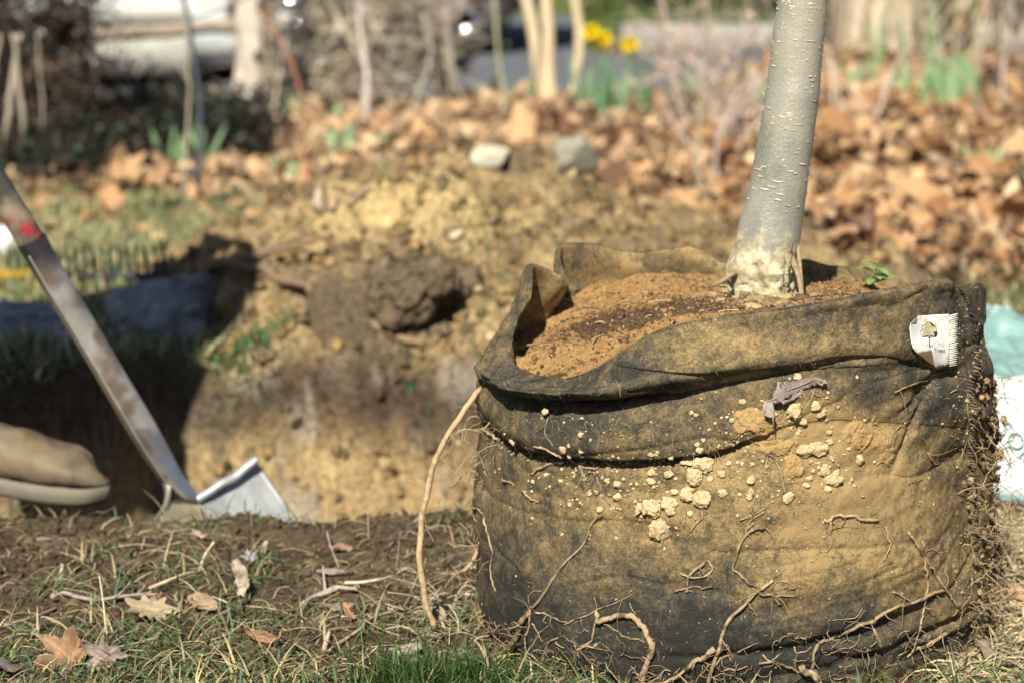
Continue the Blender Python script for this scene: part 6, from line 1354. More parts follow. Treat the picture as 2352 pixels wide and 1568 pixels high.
for _ in range(260):                                   # matted root and straw litter left of the bag
    c0 = on_ground(rs2.normal(1010, 55), rs2.normal(1415, 55), .003) if rs2.rand() < .55 else on_ground(rs2.uniform(0, 1090), rs2.uniform(1215, 1568), .002)
    if not off_bag(c0[0], c0[1], 0.0): continue
    d = rs2.normal(size=3); d[2] = abs(d[2]) * .35; d /= np.linalg.norm(d); L_ = rs2.uniform(.012, .06); mb.tube(spline([c0, c0 + d * L_ * .5 + A([0, 0, .004]), c0 + d * L_ + rs2.normal(size=3) * .006], 7), rs2.uniform(.0003, .0008), 4, A([.46, .38, .25]) * rs2.uniform(.3, 1.2))
tag(mb.build('straw_litter', M['root']), kind='stuff')

# ------------------------------------------------------------------ leaf litter: the nearest and largest leaves as objects, the bed beneath as one
rs = np.random.RandomState(202)
N_ = 19500; X, Y = in_view_xy(N_, 4.45, 8.75, .8, -.26, .26); P_ = np.stack([X, Y, 0 * X], -1); ho, mo_, n1, n2, d_ = masks(X, Y); dn = fbm(P_, 2.2, 3, 203)
xr = X / Y
den = sstep(5.0, 5.5, Y + 1.0 * sstep(.06, .13, xr) + .25 * dn) * (1 - (.55 * sstep(.0, .35, dn) + .35) * (xr < .08)) * (1 - .75 * (xr < -.04) * (1 - sstep(5.7, 6.2, Y + .3 * dn))) * (1 - sstep(.03, .10, mo_) * (xr < .105) - .6 * sstep(.2, .5, mo_) * (xr >= .105)) * (1 - .93 * sstep(6.3, 6.6, Y + .2 * n1) * sstep(-.085, -.105, xr))
ok = rs.rand(N_) < den; X, Y, xr = X[ok], Y[ok], xr[ok]; n_ = len(X)
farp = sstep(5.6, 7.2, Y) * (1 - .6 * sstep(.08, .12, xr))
pile = .015 * rs.rand(n_) + .06 * sstep(.05, .15, xr) * rs.rand(n_) * sstep(-.2, .5, fbm(np.stack([X, Y, 0 * X], -1), 2.5, 2, 204))
Z = hgt(X, Y) + .008 + pile
cols = A([[.30, .145, .065], [.48, .265, .12], [.56, .34, .165], [.64, .45, .26], [.24, .14, .085], [.46, .27, .15]])[rs.randint(0, 6, n_)] * rs.uniform(.6, 1.25, (n_, 1))
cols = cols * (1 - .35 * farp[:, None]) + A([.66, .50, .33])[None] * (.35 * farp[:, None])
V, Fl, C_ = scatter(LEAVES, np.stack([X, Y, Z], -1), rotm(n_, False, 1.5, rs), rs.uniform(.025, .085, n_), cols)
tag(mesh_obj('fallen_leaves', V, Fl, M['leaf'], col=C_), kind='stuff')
protos = []
for i_, (v, f) in enumerate(LEAVES):
    me_o = mesh_obj('fallen_leaf', v, f, M['leaf1'], loc=(0, 0, 0)); protos.append(me_o.data); bpy.data.objects.remove(me_o)
def single_leaf(p, size, rot, which, label, group):
    o = bpy.data.objects.new('fallen_leaf', protos[which]); o.location = tuple(p); o.scale = (size,) * 3; o.rotation_euler = rot; link(o); return tag(o, label, 'leaf', group)
n_ = 0
while n_ < 230:
    x_ = rs.uniform(-.235, .235); y_ = 4.6 + 3.5 * rs.rand() ** 1.3; X1 = x_ * y_; m_ = masks(A([X1]), A([y_]))
    if (m_[1][0] > .05 and x_ < .105) or (x_ < -.095 and y_ > 6.3) or (x_ < .06 and rs.rand() < .6) or (x_ < -.04 and y_ < 5.7 and rs.rand() < .7) or (y_ < 5.3 and x_ < .07) or (y_ < 4.75): continue
    side_ = 'right of the tree' if x_ > .105 else ('between the mound and the saplings' if x_ > -.09 else 'left of the mound')
    single_leaf((X1, y_, gz1(X1, y_) + .025 + .06 * rs.rand() * (x_ > .06)), rs.uniform(.07, .125), (rs.normal() * .55 + .35, rs.normal() * .5, rs.uniform(0, 6.28)), rs.randint(8), 'curled brown dead leaf in the litter ' + side_, 'dead leaves in the litter ' + side_); n_ += 1
for (px_, py_), s_, r_, w_, lb in [((265, 445), .14, (.9, .4, .9), 6, 'large orange lobed leaf propped up at the left edge of the litter'), ((1200, 335), .15, (.9, 0, .2), 5, 'wide tan leaf beside the cream stone'), ((790, 250), .17, (.8, .3, 1.2), 1, 'big orange-tan leaf heaped at the far edge left of the saplings'), ((2265, 110), .15, (1.0, .3, .2), 4, 'orange leaf caught high in the stalks at top right'),
                                   ((1925, 335), .15, (.8, -.2, .5), 4, 'broad ochre leaf right of the trunk below the green shoots'), ((1515, 470), .13, (.7, .2, 2.2), 6, 'rust coloured leaf on the litter slope left of the trunk'), ((2060, 300), .14, (.7, .1, 1.1), 3, 'tan leaf under the widest clump of green shoots'), ((2150, 390), .14, (.6, .4, 2.4), 0, 'curled orange leaf in the middle of the right hand litter'), ((880, 240), .13, (1.0, -.2, 2.0), 4, 'ochre leaf leaning against a pale stalk')]:
    single_leaf(on_ground(px_, py_, .05), s_, r_, w_, lb, None)

# ------------------------------------------------------------------ green shoots, daffodils
def shoots(px, py, n, h, label, col=(.20, .31, .15), w=.009, spread=.05, name='shoot_clump', cat='shoots'):
    p = on_ground(px, py); root_ = empty(name, tuple(p)); tag(root_, label, cat); r_ = np.random.RandomState(int(px) * 3 + int(py))
    for k_ in range(n):
        mb = MB(); b = p + A([r_.normal() * spread, r_.normal() * spread * .5, -.005]); leaf_blade(mb, b, A([r_.normal() * .22, r_.normal() * .22, 1.0]), h * r_.uniform(.6, 1.1), w * r_.uniform(.7, 1.2), A([0, -1.0, .1]), A(col) * r_.uniform(.75, 1.3), r_.uniform(.02, .25), 7); mb.build('leaf', M['grass'], root_)
    return root_
for a_ in [((425, 385), 7, .13, 'green shoots in front of the dark shrub, at left'), ((1120, 235), 6, .11, 'faint green shoots left of the sapling clump'), ((1385, 250), 9, .16, 'green shoots between the sapling clump and the daffodils'), ((1590, 240), 6, .15, 'blue-green shoots right of the daffodils'), ((1775, 262), 9, .19, 'tall green shoots just left of the young tree'),
           ((1960, 215), 8, .13, 'bright green shoots right of the young tree'), ((2010, 210), 5, .11, 'small green shoots in front of the broad tree trunk'), ((2120, 240), 14, .16, 'wide clump of green shoots at right'), ((2200, 255), 16, .20, 'largest clump of green shoots, far right'), ((2290, 420), 8, .10, 'dark green leafy shoots at the right edge'), ((770, 350), 7, .09, 'yellow-green shoots in the grass behind the mound, left'), ((830, 345), 6, .08, 'small green shoots right of the yellow-green ones'),
           ((655, 420), 5, .08, 'low green shoots at the left shoulder of the mound'), ((2100, 180), 4, .26, 'tall blue-green blades in front of the hedge'), ((690, 270), 5, .09, 'dim shoots at the foot of the brush')]:
    shoots(a_[0][0], a_[0][1], a_[1], a_[2], a_[3])
def daffodil(px, py, Y, label, seed):
    r_ = np.random.RandomState(seed); top = at(px, py, Y); x_, y_ = top[0] + .02, Y + .01; b = A([x_, y_, gz1(x_, y_)]); root_ = empty('daffodil', tuple(b)); tag(root_, label, 'daffodil', 'daffodils in bloom')
    mb = MB(); mb.tube(spline([b, (b + top) / 2 + A([.006, 0, .0]), top + A([0, .02, -.004])], 12), .0035, 6, (.12, .26, .08)); mb.build('stem', M['grass'], root_)
    for k_ in range(6):
        a_ = k_ * math.pi / 3 + seed; mb = MB(); leaf_blade(mb, top, A([math.cos(a_), -.25, math.sin(a_)]), .033, .013, A([0, -1.0, 0]), (.90, .76, .01), .0, 5); mb.build('petal', M['petal'], root_)
    V = []; 
    for i in range(5):
        for q in range(14): a_ = 2 * math.pi * q / 14; rr0 = (.008, .011, .012, .013, .017)[i] * (1 + .1 * (q % 2) * (i == 4)); V.append(top + A([math.cos(a_) * rr0, -.006 * i - .002, math.sin(a_) * rr0]))
    Fq = [[i * 14 + q, i * 14 + (q + 1) % 14, (i + 1) * 14 + (q + 1) % 14, (i + 1) * 14 + q] for i in range(4) for q in range(14)]
    mesh_obj('trumpet', A(V), A(Fq), M['petal'], root_, col=(.85, .55, .01))
    for k_ in range(4): mb = MB(); leaf_blade(mb, b + A([r_.normal() * .02, r_.normal() * .02, 0]), A([r_.normal() * .2, r_.normal() * .2, 1]), r_.uniform(.14, .24), .007, A([0, -1.0, 0]), (.10, .22, .10), .15, 7); mb.build('leaf', M['grass'], root_)
daffodil(1358, 74, 7.7, 'highest and leftmost yellow daffodil', 1); daffodil(1384, 90, 7.75, 'yellow daffodil touching the highest one', 2); daffodil(1447, 102, 7.7, 'yellow daffodil standing apart on the right', 3)

# ------------------------------------------------------------------ saplings, bare shrubs, dead stalks
def up_stalk(pts, r, label, name='bare_stalk', col=(.42, .34, .25), cat='stalk', group=None, Y0=None, top_ext=.6, mat='root', seed=1, r2=None, twigs=0):
    """a stem from its foot on the ground up through places seen in the photograph, running on past the frame"""
    b = on_ground(*pts[0]); Y_ = b[1] if Y0 is None else Y0; P_ = [b] + [at(p[0], p[1], Y_ + .01 * k_) for k_, p in enumerate(pts[1:])]
    if top_ext: d = P_[-1] - P_[-2]; d /= np.linalg.norm(d); P_.append(P_[-1] + d * top_ext)
    S_ = spline(P_, 40); S_[1:] += np.stack([fbm(S_, 3, 2, seed) + .3 * fbm(S_, 11, 2, seed), fbm(S_, 3, 2, seed + 1), 0 * S_[:, 0]], -1)[1:] * (.03 if r < .015 else .014)
    mb = MB(); mb.tube(S_, np.linspace(r, r2 or r * .6, 40) * (1 + .12 * fbm(S_, 14, 2, seed)), 8, col); r_ = np.random.RandomState(seed)
    for _ in range(twigs):
        i = r_.randint(8, 38); d = r_.normal(size=3); d[2] = abs(d[2]) + .3; d /= np.linalg.norm(d); L_ = r_.uniform(.08, .28); mb.tube(spline([S_[i], S_[i] + d * L_ * .5, S_[i] + d * L_ + A([0, 0, .03])], 8), np.linspace(r * .45, r * .2, 8), 5, col)
    return S_, mb, b
sp_c = (.60, .47, .30)
b = on_ground(1260, 242); clump = empty('sapling_clump', tuple(b)); tag(clump, 'clump of three smooth tan sapling stems in front of the road', 'sapling')
for pts, r in [([(1252, 242), (1236, 160), (1222, 60), (1200, -20)], .0225), ([(1268, 244), (1262, 160), (1256, 60), (1250, -20)], .023), ([(1300, 250), (1322, 190), (1332, 110), (1330, 50), (1318, -20)], .0185)]:
    S_, mb, _ = up_stalk(pts, r, '', col=sp_c, Y0=b[1], top_ext=1.2, seed=int(pts[0][0])); mb.build('stem', M['root'], clump)
stalks = [([(1160, 275), (1155, 150), (1142, -20)], .008, 'slim greenish stalk left of the sapling clump', (.40, .40, .25)), ([(850, 285), (845, 200), (832, 110), (828, -20)], .012, 'whitish bent stalk in front of the brush', (.60, .52, .46)), ([(415, 150), (412, 60), (405, -20)], .006, 'thin tan stalk before the pale car', (.42, .35, .26)),
          ([(222, 285), (218, 200), (232, 120)], .010, 'short grey stalk at the right of the dark shrub', (.40, .36, .30)), ([(1790, 240), (1805, 120), (1815, -20)], .012, 'grey stalk just left of the young tree', (.42, .38, .30)), ([(1650, 430), (1662, 300), (1700, 200)], .010, 'pinkish grey stalk in the litter left of the tree', (.46, .36, .30)), ([(1590, 330), (1560, 240), (1545, 120), (1520, -20)], .008, 'pinkish stalk right of the daffodils', (.44, .34, .29)),
          ([(1530, 240), (1535, 130), (1550, 60)], .009, 'forked grey stalk right of the last daffodil', (.48, .40, .35)), ([(1600, 170), (1612, 60), (1620, -20)], .007, 'dim stalk in front of the dark hedge', (.34, .30, .2)), ([(1985, 300), (2040, 190), (2082, 115)], .011, 'slanting grey stick behind the young tree', (.44, .35, .28)), ([(1925, 320), (1912, 190), (1905, 110)], .009, 'pale stalk touching the right of the young tree', (.56, .45, .34)),
          ([(1960, 330), (1935, 240), (1915, 150)], .007, 'second pale stalk right of the young tree', (.52, .40, .32)), ([(2340, 170), (2322, 60), (2312, -20)], .008, 'grey stalk at the top right corner', (.40, .36, .33)), ([(2150, 150), (2165, 60), (2150, -20)], .009, 'pale green stalk before the hedge', (.36, .42, .26)), ([(2180, 200), (2190, 90), (2215, -20)], .006, 'tan reed before the hedge', (.48, .40, .24)), ([(460, 210), (440, 100), (410, -20)], .010, 'dark blue-grey rod leaning before the pale car', (.07, .08, .10)),
          ([(712, 215), (690, 170), (655, 100), (605, 15)], .007, 'reddish cane slanting over the dark brush', (.38, .16, .09)), ([(1080, 250), (1040, 150), (1015, 60)], .006, 'thin pale stalk before the grey stump', (.46, .40, .3)), ([(950, 260), (985, 150), (960, 30)], .008, 'leaning pale stalk in the brush', (.5, .44, .36)), ([(700, 250), (720, 150), (712, -20)], .010, 'pale beige stalk at the left of the brush', (.52, .44, .36)), ([(870, 240), (885, 120), (872, -20)], .012, 'pale thick stalk at the middle of the brush', (.52, .44, .38)),
          ([(1440, 230), (1446, 150), (1447, 110)], .005, 'green stem below the right hand daffodil', (.16, .27, .12)), ([(320, 290), (322, 180), (310, 120)], .006, 'small tan stalk before the lower rail', (.4, .34, .24)), ([(2290, 330), (2240, 200), (2150, 100)], .006, 'thin tan stalk bending over the green shoots', (.44, .36, .26))]
for k_, (pts, r, lb, c_) in enumerate(stalks):
    top_in = pts[-1][1] > 0; S_, mb, b_ = up_stalk(pts, r * .72, lb, col=c_, top_ext=0 if top_in else .5, seed=300 + k_, twigs=3 if k_ % 2 else 1); tag(mb.build('bare_stalk', M['root'], base=True), lb, 'stalk')

def shrub(name, b, W_, Hh, n_stem, n_twig, cols, leafn, leafc, label, seed, Lr=(.1, .35), leafs=(.008, .02), r0=.010, D_=None, lean=.5):
    r_ = np.random.RandomState(seed); b = A(b); root_ = empty(name, tuple(b)); tag(root_, label, 'shrub'); D_ = D_ or W_ * .5; tw = MB(); ends = []
    for k_ in range(n_stem):
        p = b + A([r_.uniform(-.4, .4) * W_, r_.uniform(-.4, .4) * D_, -.01]); t_ = b + A([r_.uniform(-.5, .5) * W_, r_.uniform(-.5, .5) * D_, Hh * r_.uniform(.6, 1.05)]); m_ = (p + t_) / 2 + A([r_.normal() * .1 * lean, r_.normal() * .1 * lean, 0])
        S_ = spline([p, m_, t_], 16); c_ = A(cols[r_.randint(len(cols))]) * r_.uniform(.7, 1.3); rr0 = r0 * r_.uniform(.5, 1.3); mb = MB(); mb.tube(S_, np.linspace(rr0, rr0 * .35, 16), 7, c_); mb.build('stem', M['root'], root_)
        for _ in range(n_twig // n_stem):
            i = r_.randint(2, 16); d = r_.normal(size=3); d[2] = d[2] * .6 + .3; d /= np.linalg.norm(d); L_ = r_.uniform(*Lr); e = S_[i] + d * L_ + r_.normal(size=3) * .04; T = spline([S_[i], S_[i] + d * L_ * .5 + r_.normal(size=3) * .02, e], 7); tw.tube(T, np.linspace(rr0 * .4, .0012, 7), 4, c_ * r_.uniform(.8, 1.3)); ends += list(T[2:])
    tw.build('twigs', M['root'], root_)['kind'] = 'stuff'
    if leafn:
        E = A(ends)[r_.randint(0, len(ends), leafn)] + r_.normal(size=(leafn, 3)) * .02; base = [(v * A([1, 1, 1]), f) for v, f in (leaf_mesh('oval', 700 + s, 1.0, 8, 1) for s in range(3))]
        V, Fl, C_ = scatter(base, E, rotm(leafn, rs=r_), r_.uniform(leafs[0] * 2, leafs[1] * 2, leafn), A(leafc)[r_.randint(0, len(leafc), leafn)] * r_.uniform(.6, 1.4, (leafn, 1))); tag(mesh_obj('foliage', V, Fl, M['grass'], root_, col=C_), kind='stuff')
    return root_
b = on_ground(110, 372)
shrub('dark_shrub', b + A([-.10, .12, 0]), .46, .62, 22, 900, [(.09, .06, .045), (.14, .10, .07), (.06, .045, .04)], 4600, [(.035, .025, .018), (.02, .022, .012), (.06, .035, .02), (.012, .010, .008)], 'dense dark brown shrub with small leaves at the left edge', 501, (.06, .22), (.006, .013), .011, .5)
shrub('dark_shrub', on_ground(-150, 350) + A([0, .1, 0]), .6, .8, 18, 500, [(.10, .07, .05)], 3500, [(.03, .022, .016), (.02, .02, .012)], 'dark shrub mostly beyond the left edge', 503, (.06, .2), (.006, .013), .01, .5)
for k_, (px_, x2, r_) in enumerate([(24, 40, .014), (56, 46, .012), (4, 8, .009), (74, 92, .005)]):
    S_, mb, b_ = up_stalk([(px_, 372), ((px_ + x2) / 2 + (12 if k_ % 2 else -12), 275), (x2, 165)], r_ * .8, '', col=(.36, .30, .23), top_ext=.1, Y0=6.35, seed=600 + k_); tag(mb.build('dead_sapling', M['root'], base=True), ['thick pale stem in front of the dark shrub', 'pale crossing stem in front of the dark shrub', 'pale stem at the left edge of the dark shrub', 'thin pale stem right of the thick pale ones'][k_], 'stem')
for k_, (px_, py_, W_, H_) in enumerate([(230, 330, .55, .10), (400, 335, .5, .055), (510, 330, .3, .045), (120, 400, .4, .07)]):  # low dark-leaved shrubs added to stand in for shade on the ground
    shrub('shade_shrub', on_ground(px_, py_) + A([0, .1, 0]), W_, H_, 12, 260, [(.07, .05, .04)], 2600, [(.016, .020, .014), (.03, .022, .016), (.02, .04, .02)], ['low shrub added for ground shade right of the tall dark one', 'low shrub added for ground shade below the fence rail', 'low shrub added for ground shade at the foot of the fence post', 'low shrub added for ground shade at the foot of the pale stems'][k_], 510 + k_, (.05, .14), (.008, .016), .006, .7)
shrub('bare_brush', on_ground(760, 262) + A([0, .15, 0]), .62, .62, 30, 620, [(.56, .46, .33), (.68, .58, .44), (.44, .36, .26)], 700, [(.50, .42, .34), (.42, .34, .22), (.3, .3, .16)], 'tangled bare beige brush right of the fence post', 521, (.1, .3), (.008, .016), .009, .35)
shrub('bare_brush', on_ground(940, 240) + A([0, .1, 0]), .42, .6, 14, 240, [(.44, .37, .29), (.52, .45, .38)], 200, [(.50, .42, .34)], 'thinner bare brush between the tangle and the grey stump', 523, (.1, .3), (.007, .014), .008, .3)
shrub('bare_brush', on_ground(1565, 300) + A([0, .1, 0]), .32, .45, 8, 50, [(.46, .35, .29), (.40, .30, .24)], 120, [(.50, .36, .24)], 'pinkish bare brush right of the daffodils', 525, (.08, .25), (.007, .018), .006, .3)
shrub('bare_brush', on_ground(1640, 380) + A([0, .05, 0]), .34, .42, 8, 60, [(.48, .37, .31), (.52, .42, .36)], 60, [(.50, .36, .24)], 'bare upright twigs in the litter left of the young tree', 527, (.08, .22), (.008, .02), .007, .3)
shrub('reed_clump', on_ground(2180, 170) + A([0, .1, 0]), .8, .9, 20, 70, [(.46, .40, .24), (.38, .36, .2), (.5, .42, .3)], 100, [(.42, .40, .2)], 'clump of tall dry reeds before the hedge at right', 529, (.1, .3), (.008, .016), .007, .4, .2)
shrub('bare_brush', on_ground(2310, 260) + A([0, .05, 0]), .35, .8, 8, 60, [(.36, .28, .23), (.30, .24, .2)], 120, [(.42, .25, .14)], 'brown bare brush at the far right edge', 531, (.1, .3), (.01, .03), .007, .3)
b = on_ground(1020, 232); S_, mb, _ = up_stalk([(1020, 232), (1018, 150), (1024, 60), (1014, -20)], .034, '', col=(.40, .33, .27), top_ext=.7, seed=77, r2=.030); tag(mb.build('grey_trunk', M['wood'], base=True), 'slim grey trunk standing at the edge of the road', 'tree trunk')

# ------------------------------------------------------------------ split rail fence, cars, hedge, broad tree
fence = empty('rail_fence', tuple(on_ground(572, 285))); tag(fence, 'weathered split rail fence post with two rails running left', 'fence')
FY = 7.75
pt = [at(562, 296, FY), at(566, 250, FY), at(574, 150, FY), at(572, 60, FY), at(575, -40, FY)]; pt.append(pt[-1] + A([0, 0, .65])); S_ = spline(pt, 50); mb = MB(); V, Q = tube(S_, .047 * np.linspace(1.08, .95, 50), 14, .62); V += (fbm(V, 18, 3, 31) * .006)[:, None] * A([1, 1, .2]); mb.add(V, Q, (.52, .44, .36))
pa_, pb_ = at(540, 290, FY), at(556, 160, FY); V, Q = tube(spline([pa_, pb_, at(568, 60, FY)], 20), np.linspace(.034, .008, 20), 10, .8); mb.add(V, Q, (.50, .42, .34)); mb.build('post', M['wood'], fence)
for py_ in (16, 130, 222):
    mb = MB(); p = at(590 if py_ != 16 else 598, py_, FY - .036); v, f = ICO[2]; mb.add(v * A([.012, .006, .020]) + p, f, (.035, .025, .02)); mb.build('mortise_hole', M['wood'], fence)
for (ya, yb, dz_) in ((88, 60, 0), (300, 255, 0)):
    a_, b_ = at(-60, ya + 20, FY + .12), at(552, yb, FY + .02); S_ = spline([a_ + (a_ - b_) * 1.2, a_, (a_ + b_) / 2 + A([0, 0, .008]), b_], 40); V, Q = tube(S_, .028, 10, .8); V += (fbm(V, 12, 3, 35) * .010)[:, None] * A([.2, 1, 1]); mb = MB(); mb.add(V, Q, (.30, .235, .18) if ya < 100 else (.20, .16, .13)); mb.build('rail', M['wood'], fence)

M['silver'] = car_paint('silver_paint', (.62, .64, .62)); M['navy'] = car_paint('navy_paint', (.02, .035, .14)); M['trim'] = car_paint('beige_trim', (.52, .50, .42))
def car(x0, x1, yc, wid, zr, paint, trim, label, cat, hgt_=1.42, wheels=(.17, .83), clr=.14, rw=.31):
    """x0..x1 tail to nose; lofted body with a cabin, arches, wheels, lamps, doors"""
    L_ = x1 - x0; root_ = empty('parked_car', ((x0 + x1) / 2, yc, zr)); tag(root_, label, cat, 'cars parked along the road')
    st_ = [(0, .38, .72, .80), (.03, .22, .82, .93), (.12, clr, .90, .98), (.3, clr, .92, 1.0), (.5, clr, .92, 1.0), (.7, clr, .90, 1.0), (.88, clr, .84, .97), (.97, .20, .72, .90), (1, .36, .60, .76)]
    S_ = spline(A(st_), 60); V = []; na_ = 32
    for s, zb, zt, ws in S_:
        for q in range(na_):
            a_ = 2 * math.pi * (q + .5) / na_; e_ = .36; cx_, cz_ = math.cos(a_), math.sin(a_); V.append([x0 + L_ * s, yc + wid / 2 * ws * abs(cx_) ** e_ * np.sign(cx_), zr + (zb + zt) / 2 + (zt - zb) / 2 * abs(cz_) ** e_ * np.sign(cz_)])
    Fq = [[i * na_ + q, i * na_ + (q + 1) % na_, (i + 1) * na_ + (q + 1) % na_, (i + 1) * na_ + q] for i in range(59) for q in range(na_)]; V = A(V); c0 = len(V); V = np.vstack([V, V[:na_].mean(0), V[59 * na_:].mean(0)])
    Ft = [[c0, (q + 1) % na_, q] for q in range(na_)] + [[c0 + 1, 59 * na_ + q, 59 * na_ + (q + 1) % na_] for q in range(na_)]; mesh_obj('body', V, [A(Fq), A(Ft)], paint, root_)
    zc = zr + .88; gl = [(.20, 0), (.30, .42), (.44, .52), (.60, .50), (.78, 0)]; V = []
    for s, z_ in gl:
        for yy in (-1, 1): V.append([x0 + L_ * s, yc + yy * wid * (.46 if z_ == 0 else .36), zc + z_])
    V = A(V); Fq = [[0, 1, 3, 2], [2, 3, 5, 4], [4, 5, 7, 6], [6, 7, 9, 8]]; Ft = []
    mesh_obj('windows', V, [A(Fq), A([[0, 2, 8], [2, 4, 8], [4, 6, 8], [1, 9, 3], [3, 9, 5], [5, 9, 7]])], M['glass'], root_, smooth=False)
    mb = MB(); mb.add(V[2:8] + A([0, 0, .015]), [[0, 1, 3, 2], [2, 3, 5, 4]]); o = mb.build('roof', paint, root_); mb = MB()
    for i in (0, 2, 4, 6):
        for s_ in (0, 1): mb.tube([V[i + s_], V[i + 2 + s_]], .03, 6)
    for s_ in (0, 1): mb.tube([V[4 + s_], V[4 + s_] * A([1, 1, 0]) + A([0, (s_ - .5) * .15, zc])], .03, 6)
    mb.build('pillars', paint, root_)
    for wx in wheels:
        for s_ in (-1, 1):
            c_ = A([x0 + L_ * wx, yc + s_ * (wid / 2 - .11), zr + rw]); w_ = empty('tmp'); bpy.data.objects.remove(w_)
            V2 = []
            for yy, rr0 in ((-.10, .6), (-.10, .93), (-.075, 1), (.075, 1), (.10, .93), (.10, .6)):
                for q in range(40): a_ = 2 * math.pi * q / 40; V2.append(c_ + A([math.cos(a_) * rw * rr0, yy + s_ * .03, math.sin(a_) * rw * rr0]))
            Fq = [[i * 40 + q, i * 40 + (q + 1) % 40, (i + 1) * 40 + (q + 1) % 40, (i + 1) * 40 + q] for i in range(5) for q in range(40)]; ty = mesh_obj('wheel', A(V2), A(Fq), M['rubber'], root_, col=(.02, .02, .022))
            mb = MB(); mb.tube([c_ + A([0, s_ * .06, 0]), c_ + A([0, s_ * .115, 0])], rw * .20, 16)
            for q in range(7): a_ = 2 * math.pi * q / 7; mb.tube([c_ + A([0, s_ * .105, 0]), c_ + A([math.cos(a_) * rw * .62, s_ * .115, math.sin(a_) * rw * .62])], .024, 6)
            mb.tube([c_ + A([math.cos(a_) * rw * .62, s_ * .115, math.sin(a_) * rw * .62]) for a_ in np.linspace(0, 2 * math.pi, 41)], .02, 6); mb.build('rim', M['chrome'], ty)
            mb = MB(); mb.tube([c_ + A([math.cos(a_) * (rw + .045), s_ * .10, math.sin(a_) * (rw + .045)]) for a_ in np.linspace(-.1, math.pi + .1, 24)], .03, 6, (.01, .01, .01)); mb.build('wheel_arch', M['rubber'], root_)
    for s_ in (-1, 1):
        yy = yc + s_ * wid / 2 * 1.0
        mb = MB(); mb.box((x0 + L_ * .5, yy + s_ * .004, zr + clr + .065), (L_ * (wheels[1] - wheels[0]) - rw * 2.5, .05, .15)); mb.build('sill', trim, root_)
        mb = MB(); mb.box((x0 + L_ * .5, yy + s_ * .008, zr + clr + .23), (L_ * (wheels[1] - wheels[0]) - rw * 2.5, .03, .06)); mb.build('side_moulding', trim, root_)
        mb = MB()
        for fx in (.33, .52, .69): mb.box((x0 + L_ * fx, yy + s_ * .002, zr + .60), (.008, .012, .56), col=(.02, .02, .02))
        mb.build('door_gap', M['rubber'], root_)
        for fx in (.36, .55): mb = MB(); mb.tube([A([x0 + L_ * fx, yy + s_ * .02, zr + .80]), A([x0 + L_ * fx + .16, yy + s_ * .02, zr + .80])], .014, 6); mb.build('door_handle', M['chrome'], root_)
        mb = MB(); v, f = ICO[2]; mb.add(v * A([.06, .14, .07]) + A([x1 - .05, yc + s_ * wid * .33, zr + .60]), f); mb.build('headlight', M['chrome'], root_)
        mb = MB(); mb.add(v * A([.05, .14, .08]) + A([x0 + .05, yc + s_ * wid * .33, zr + .66]), f, (.5, .02, .02)); mb.build('tail_light', M['plain'], root_)
    for xx in (x0 - .02, x1 + .02): mb = MB(); mb.tube([A([xx, yc - wid * .40, zr + .42]), A([xx, yc + wid * .40, zr + .42])], .06, 8); mb.build('bumper', trim, root_)
    mb = MB(); mb.box((x0 + L_ * .5, yc, zr + clr + .02), (L_ * .8, wid * .8, .05), col=(.01, .01, .01)); mb.build('underbody', M['rubber'], root_)
car(-4.95, -.38, 11.05, 1.74, ROAD_Z, M['silver'], M['trim'], 'pale silver car parked behind the rail fence, beige sill mouldings', 'car', wheels=(.16, .905), clr=.075)
car(-4.35, .22, 12.98, 1.72, ROAD_Z, M['navy'], M['rubber'], 'dark navy car standing farther off, beyond the brush', 'car', wheels=(.16, .89), clr=.17)
# hedge and far trees
def leafy(name, c, R_, n, cols, label, seed, cat='bush', trunk_h=0.0, ls=(.03, .07)):
    r_ = np.random.RandomState(seed); c = A(c); root_ = empty(name, (c[0], c[1], gz1(c[0], c[1]))); tag(root_, label, cat)
    d = r_.normal(size=(n, 3)); d /= np.linalg.norm(d, axis=1)[:, None]; q = d * (1 + .35 * fbm(d * 1.0 + seed, 2.2, 3, seed))[:, None] * (r_.rand(n, 1) ** .35); cl = fbm(q, 4, 2, seed + 3); ok = cl > -.28; q = q[ok]; cl = cl[ok]; n = len(q)
    P_ = c + q * A(R_); P_ = P_[P_[:, 2] > -.1]; n = len(P_); base = [leaf_mesh('oval', 800 + s, .8, 8, 1) for s in range(3)]
    V, Fl, C_ = scatter(base, P_, rotm(n, rs=r_), r_.uniform(ls[0], ls[1], n), A(cols)[r_.randint(0, len(cols), n)] * r_.uniform(.6, 1.4, (n, 1))); tag(mesh_obj('foliage', V, Fl, M['grass'], root_, col=C_), kind='stuff')
    g0 = gz1(c[0], c[1])
    for k_ in range(5):
        e = c + r_.normal(size=3) * A(R_) * .35; S_ = spline([A([c[0] + r_.normal() * .05, c[1] + r_.normal() * .05, g0 - .02]), (A([c[0], c[1], g0]) + e) / 2, e], 10); mb = MB(); mb.tube(S_, np.linspace(.03, .01, 10), 6, (.12, .09, .07)); mb.build('stem', M['wood'], root_)
    return root_
gr = [(.08, .11, .025), (.13, .17, .04), (.24, .25, .07), (.04, .06, .02)]
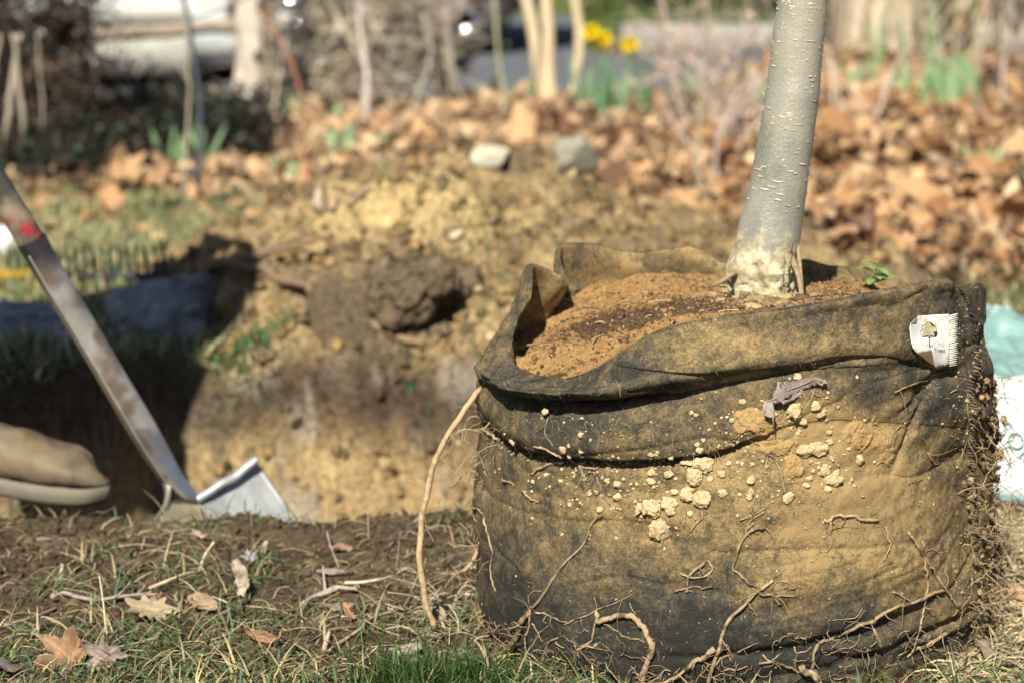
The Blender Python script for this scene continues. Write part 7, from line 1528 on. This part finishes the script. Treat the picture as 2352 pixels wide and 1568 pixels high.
for k_, (x_, y_, r_, lb) in enumerate([(.95, 13.3, (.55, .5, .75), 'dark green bush behind the sapling clump'), (1.85, 13.1, (.65, .5, .8), 'green bush behind the daffodils'), (2.75, 13.3, (.7, .6, .9), 'yellow-green bush behind the young tree'), (3.7, 12.9, (.7, .6, .8), 'green bush behind the reeds, far right'), (-1.2, 17.5, (1.0, .7, 1.0), 'green bush behind the navy car'), (-3.2, 18.0, (1.2, .7, 1.2), 'green bush behind the silver car'), (4.8, 13.2, (.9, .8, 1.2), 'green bush beyond the right edge')]):
    leafy('bush', (x_, y_, r_[2] * .5), r_, 7000, gr, lb, 900 + k_)
for k_, (x_, y_, r_, lb) in enumerate([(1.55, 10.4, (.30, .22, .20), 'low yellow-green bush left of the young tree'), (3.0, 9.6, (.38, .25, .26), 'low green bush right of the broad trunk')]): leafy('bush', (x_, y_, .12), r_, 2600, gr, lb, 920 + k_, ls=(.02, .045))
tb = on_ground(1995, 168); tb = A([(1998 - 1176) / F * 9.3, 9.1, gz1((1998 - 1176) / F * 9.3, 9.1)])
S_ = spline([tb + A([0, 0, -.05]), tb + A([0, 0, .5]), tb + A([.03, 0, 1.6]), tb + A([0, 0, 3.4])], 90); rr = np.linspace(.19, .14, 90) + .06 * np.exp(-np.linspace(0, 3.4, 90) / .12); V, Q = tube(S_, rr, 90); a_ = np.arctan2(V[:, 1] - tb[1], V[:, 0] - tb[0])
rg = fbm(np.stack([np.cos(a_) * 2.2, np.sin(a_) * 2.2, V[:, 2] * .5], -1), 3.0, 3, 951); dv = V - np.stack([tb[0] + 0 * a_, tb[1] + 0 * a_, V[:, 2]], -1); V = V + dv * (rg * .10)[:, None]
bt = empty('broad_tree', tuple(tb)); tag(bt, 'broad furrowed tan tree trunk behind the young tree, at right', 'tree'); mesh_obj('trunk', V, Q, M['wood'], bt, col=lerp(np.tile(A([.24, .175, .125]), (len(V), 1)), A([.54, .43, .32]), sstep(-.25, .25, rg)))
for k_ in range(5):
    a0 = k_ * 1.3; mb = MB(); b = tb + A([0, 0, 3.0 + .08 * k_]); mb.tube(spline([b, b + A([math.cos(a0) * .5, math.sin(a0) * .5, .6]), b + A([math.cos(a0) * 1.0, math.sin(a0) * 1.0, 1.5])], 14), np.linspace(.07, .02, 14), 8, (.36, .28, .2)); mb.build('limb', M['wood'], bt)
X, Y = rs.uniform(.5, 7, 26000), rs.uniform(12.3, 14.5, 26000); blades(X, Y, rs.uniform(.04, .09, 26000), rs.uniform(.004, .008, 26000), rs.uniform(.2, .8, 26000), gcols(26000, .15, 1.2), 'far_grass')
